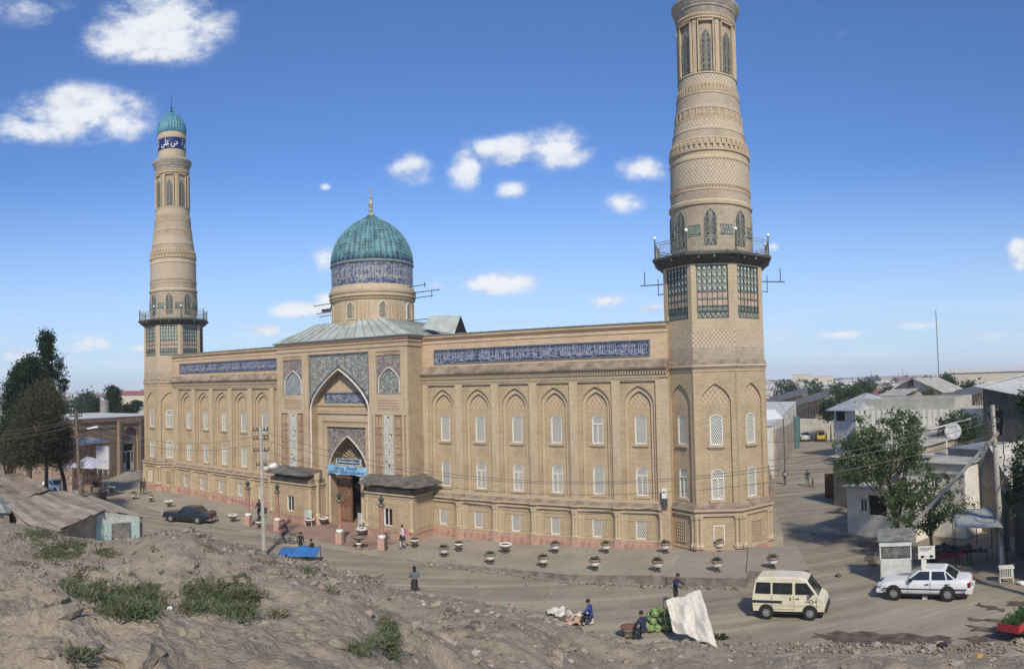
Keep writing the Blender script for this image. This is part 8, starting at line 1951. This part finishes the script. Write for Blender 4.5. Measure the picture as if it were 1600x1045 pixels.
# debris on the bank edge and the spread of goods
t = thing('broken_board', 'broken pale slab and sticks lying at the bank edge by the street', 'debris', spot(570, 914, .02)); b = MB(); b.box(-.7, .5, -.25, .3, 0, .22, 0, Matrix.Rotation(.15, 4, 'Y')); b.build('slab', plaster, t); b = MB(); b.tube((-.9, 0, .05), (1.1, .3, .55), .04); b.tube((.2, -.2, .1), (1.0, .1, .5), .035); b.build('stick', wood_old, t)
r_ = random.Random(12)
for i, (x, y, m_) in enumerate(((868, 958, cream), (880, 962, plaster), (893, 966, mat('peach_cloth', (.50, .34, .24), .8)), (905, 968, cream), (898, 974, mat('peach_cloth', (.5, .34, .24), .8)), (912, 972, plaster), (886, 970, wood_old))):
    p = spot(x, y, .05); cloth('spread_cloth', ['crumpled cream cloth at the left end of the spread goods', 'whitish crumpled sheet second from the left in the spread goods', 'peach cloth in the middle of the spread goods', 'cream cloth right of the peach cloth among spread goods', 'small peach bundle in front of the spread goods', 'whitish bundle nearest the person in blue', 'dark mat under the spread goods'][i], [p + Vector((-.4, -.3, r_.uniform(0, .15))), p + Vector((.45, -.35, .05)), p + Vector((.5, .4, r_.uniform(.05, .3))), p + Vector((-.45, .35, .1))], m_, 8, 8, .16, i, 'cloth')
for x, y, lab, m_, s in ((1472, 1008, 'dark purple rag on the street edge below the long wet stain', mat('dark_purple_rag', (.05, .025, .04), .8), .25), (1453, 1012, 'pale flat stone beside the dark rag', concrete, .3), (1515, 1024, 'small orange scrap on the bank edge', mat('orange_scrap', (.45, .24, .05), .8), .14), (262, 1040, 'small white scrap on the bank at the bottom left', lamp_white, .035), (776, 945, 'small red and white wrapper at the street edge', mat('red_wrapper', (.5, .12, .1), .6), .12), (1310, 899, 'dark wet clump lying in the alley mouth', mat('dark_clod', (.13, .1, .08), .9), .22), (1596, 911, 'white bag at the right edge beside the stool', lamp_white, .3)):
    p = spot(x, y, .05) if y < 1020 else on_bank(x, 6.6 if x < 400 else 18.5); v, f = STM[int(x) % 8]; b = MB(); b.faces([tuple(Vector(q) * s) for q in v], f); tag(b.build('scrap', m_, loc=p), lab, 'scrap')
# glass booth
A_ = spot(1383, 915, 0); bl = spot(1372, 905, 0); t = thing('glass_booth', 'white street booth with large glass front behind the white saloon car', 'booth', spot(1376, 911, 0), -.52)
wB, dB, hB = 1.75, 1.3, 2.6; b = MB()
b.box(0, wB, 0, .06, 0, 1.25); b.box(0, .06, 0, dB, 0, 1.25); b.box(wB - .06, wB, 0, dB, 0, 1.25); b.box(0, wB, dB - .06, dB, 0, hB); b.box(-.02, wB + .02, -.04, .02, 2.0, 2.38); b.build('body', mat('white_booth_panel', (.62, .62, .57), .5, vary=.08), t)
b = MB()
for x in (0, wB - .06): b.box(x, x + .06, 0, .06, 1.25, 2.1); b.box(x, x + .06, dB - .06, dB, 1.25, hB - .1)
b.box(0, wB, 0, .06, 1.25, 1.30); b.build('frame', white_paint, t)
b = MB(); b.poly([(.06, .03, 1.3), (wB - .06, .03, 1.3), (wB - .06, .03, 2.0), (.06, .03, 2.0)]); b.build('window', mat('booth_glass', (.16, .17, .15), .1, spec=.6, vary=.3, vs=2), t)
b = MB(); b.faces([(-.1, -.15, 2.38), (wB + .1, -.15, 2.38), (wB + .1, dB + .1, 2.68), (-.1, dB + .1, 2.68), (-.1, -.15, 2.31), (wB + .1, -.15, 2.31), (wB + .1, dB + .1, 2.61), (-.1, dB + .1, 2.61)], [(0, 1, 2, 3), (7, 6, 5, 4), (4, 5, 1, 0), (5, 6, 2, 1), (6, 7, 3, 2), (7, 4, 0, 3)]); b.build('roof', mat('mossy_roof', (.20, .21, .175), .8, vary=.2), t)
b = MB(); b.box(.1, wB - .1, .3, 1.2, 1.2, 1.26); b.build('counter', white_paint, t)
# price board
t = thing('price_board', 'white board with dark lettering and two small pictures beside the glass booth', 'sign', Vector((at(1437, 890, 35.4).x, at(1437, 890, 35.4).y, 0)), -.55); zb, zt = H(1447, 873, 35.4), H(1447, 853, 35.4)
b = MB(); b.box(-.05, .80, -.03, 0, zb, zt); b.build('board', white_paint, t); b = MB(); b.box(.1, .35, 0, .05, 0, zb + .1); b.build('leg', white_paint, t); b = MB()
for i, w in enumerate((.68, .6, .5)): b.box(.02, .02 + w, -.036, -.03, zt - .10 - i * .07, zt - .075 - i * .07)
for x in (.05, .50): b.faces([(x, -.037, zb + .1), (x + .05, -.037, zb + .05), (x + .18, -.037, zb + .06), (x + .22, -.037, zb + .13), (x + .15, -.037, zb + .19), (x + .04, -.037, zb + .18)], [(0, 1, 2, 3, 4, 5)])
b.box(.32, .42, -.036, -.03, zb + .11, zb + .13); b.build('lettering', black_trim, t)
# stalls under the awning
A4 = [at(1492, 824, 40.5), at(1568, 824, 39.0), at(1548, 793, 43), at(1488, 796, 43.5)]
cloth('grey_awning', 'pale grey awning sheet over the stalls left of the tangled pole', A4, mat('pale_grey_awning', (.34, .36, .36), .6, vary=.1), 12, 8, .06, 6, 'awning')
t = thing('awning_frame', 'thin posts under the pale grey awning', 'frame', Vector((A4[0].x, A4[0].y, 0))); b = MB()
for p in A4 + [A4[0].lerp(A4[1], .45)]: q = p - t.location; b.tube((q.x, q.y, 0), (q.x, q.y, q.z - .03), .03)
build_each(b, 'post', iron, t)
def table(label, p, rz, w, d, h, m, edge=None, goods=0, seed=0):
    t = thing('stall_table', label, 'stall', p, rz); b = MB(); b.box(0, w, 0, d, h - .06, h); b.build('table_top', m, t)
    for x, y in ((.05, .05), (w - .1, .05), (.05, d - .1), (w - .1, d - .1)): b = MB(); b.box(x, x + .06, y, y + .06, 0, h - .06); b.build('leg', iron, t)
    if edge: b = MB(); b.box(-.02, w + .02, -.04, 0, h - .28, h + .02); b.build('valance', edge, t)
    r_ = random.Random(seed)
    if goods:
        b = MB()
        for _ in range(goods): x, y = r_.uniform(.1, w - .25), r_.uniform(.1, d - .2); b.box(x, x + r_.uniform(.1, .25), y, y + .15, h, h + r_.uniform(.05, .22))
        tag(b.build('goods', mat('mixed_dark_goods', (.07, .06, .065), .7, vary=.5, vs=3), t), kind='stuff')
    return t
table('long stall table with red front edge under the pole', spot(1520, 884, 0), .95, .95, 3.0, 1.0, mat('brown_table_cloth', (.13, .10, .09), .8), mat('crimson_valance', (.36, .03, .07), .7), 14, 1)
table('dark stall table with black and red goods beside the price board', spot(1463, 892, 0), -.5, 1.6, 1.4, .95, mat('dark_cloth', (.03, .03, .04), .8), mat('dark_red_cloth', (.16, .03, .04), .8), 16, 2)
table('low stall table loaded with dark boxes between the two red edged stalls', spot(1494, 888, 0), .2, 1.2, 2.0, .85, timber, None, 22, 3)
table('narrow bench of dark goods beside the brick pier', spot(1545, 880, 0), .95, .6, 3.2, .7, timber, None, 18, 4)
t = thing('cardboard_sheet', 'flat olive cardboard sheet leaning behind the white saloon car', 'cardboard', spot(1478, 912, 0), -.5); b = MB(); b.box(0, 1.5, 0, .7, .5, .54); b.build('sheet', mat('olive_cardboard', (.28, .26, .17), .8), t); b = MB(); b.box(.1, 1.4, .1, .6, 0, .5); b.build('box', timber, t)
t = thing('white_stool', 'small white wooden table with slatted front at the foot of the tangled pole', 'stool', spot(1573, 908, 0), -.6); b = MB(); b.box(-.42, .42, -.3, .3, .74, .80); b.build('table_top', white_paint, t)
for x in (-.36, .32):
    for y in (-.26, .22): b = MB(); b.tube((x * 1.08, y * 1.08, 0), (x, y, .75), .03, .03, 5); b.build('leg', white_paint, t)
for i in range(6): b = MB(); b.box(-.28 + i * .1, -.24 + i * .1, -.26, -.23, .28, .7); b.build('slat', white_paint, t)
b = MB(); b.box(-.34, .34, -.27, -.23, .24, .29); b.build('rail', white_paint, t)
# handcart of greens at the right edge
t = thing('handcart', 'red handcart heaped with greens cut by the right picture edge', 'cart', spot(1600, 998, 0), .35); t.scale = (.9,) * 3; b = MB(); b.box(-.7, 1.6, -.1, 1.0, .55, .62); b.box(-.7, 1.6, -.14, -.1, .5, .85); b.box(-.74, -.7, -.1, 1.0, .5, .85); b.build('box', mat('red_cart_paint', (.42, .04, .05), .5, vary=.1), t)
wheel(t, .1, -.16, .30, .1, 1); wheel(t, .9, 1.05, .30, .1, -1)
b = MB(); r_ = random.Random(4); leaves(b, [Vector((r_.uniform(-.6, 1.5), r_.uniform(0, .9), .72 + r_.uniform(0, .25))) for _ in range(60)], 26, .10, .06, r_); b.build('greens', leaf_mat('fresh_greens', (.07, .15, .05), (.04, .08, .03)), t)
# puddle of dark greens right of the canvas
t = thing('weed_clump', 'dark clump of weeds right of the white canvas foot', 'weed', spot(1127, 998, 0)); b = MB(); leaves(b, [Vector((r_.uniform(-.3, .3), r_.uniform(-.2, .2), r_.uniform(.03, .15))) for _ in range(14)], 16, .07, .05, r_); b.build('foliage', lf_dark, t)
# ------------------------------------------------------------------ haze
hb_ = MB(); hb_.box(-3300, 3300, -260, 3300, -1.2, 50)
hz_o = hb_.build('haze', [])
hm = bpy.data.materials.new('thin_haze'); hm.use_nodes = True
for n in list(hm.node_tree.nodes):
    if n.type == 'BSDF_PRINCIPLED': hm.node_tree.nodes.remove(n)
pv = hm.node_tree.nodes.new('ShaderNodeVolumePrincipled'); pv.inputs['Color'].default_value = (0.95, 0.97, 1.0, 1); pv.inputs['Density'].default_value = 0.00028; pv.inputs['Anisotropy'].default_value = 0.1
hm.node_tree.links.new(pv.outputs[0], [n for n in hm.node_tree.nodes if n.type == 'OUTPUT_MATERIAL'][0].inputs['Volume'])
hz_o.data.materials.append(hm); tag(hz_o, kind='stuff')
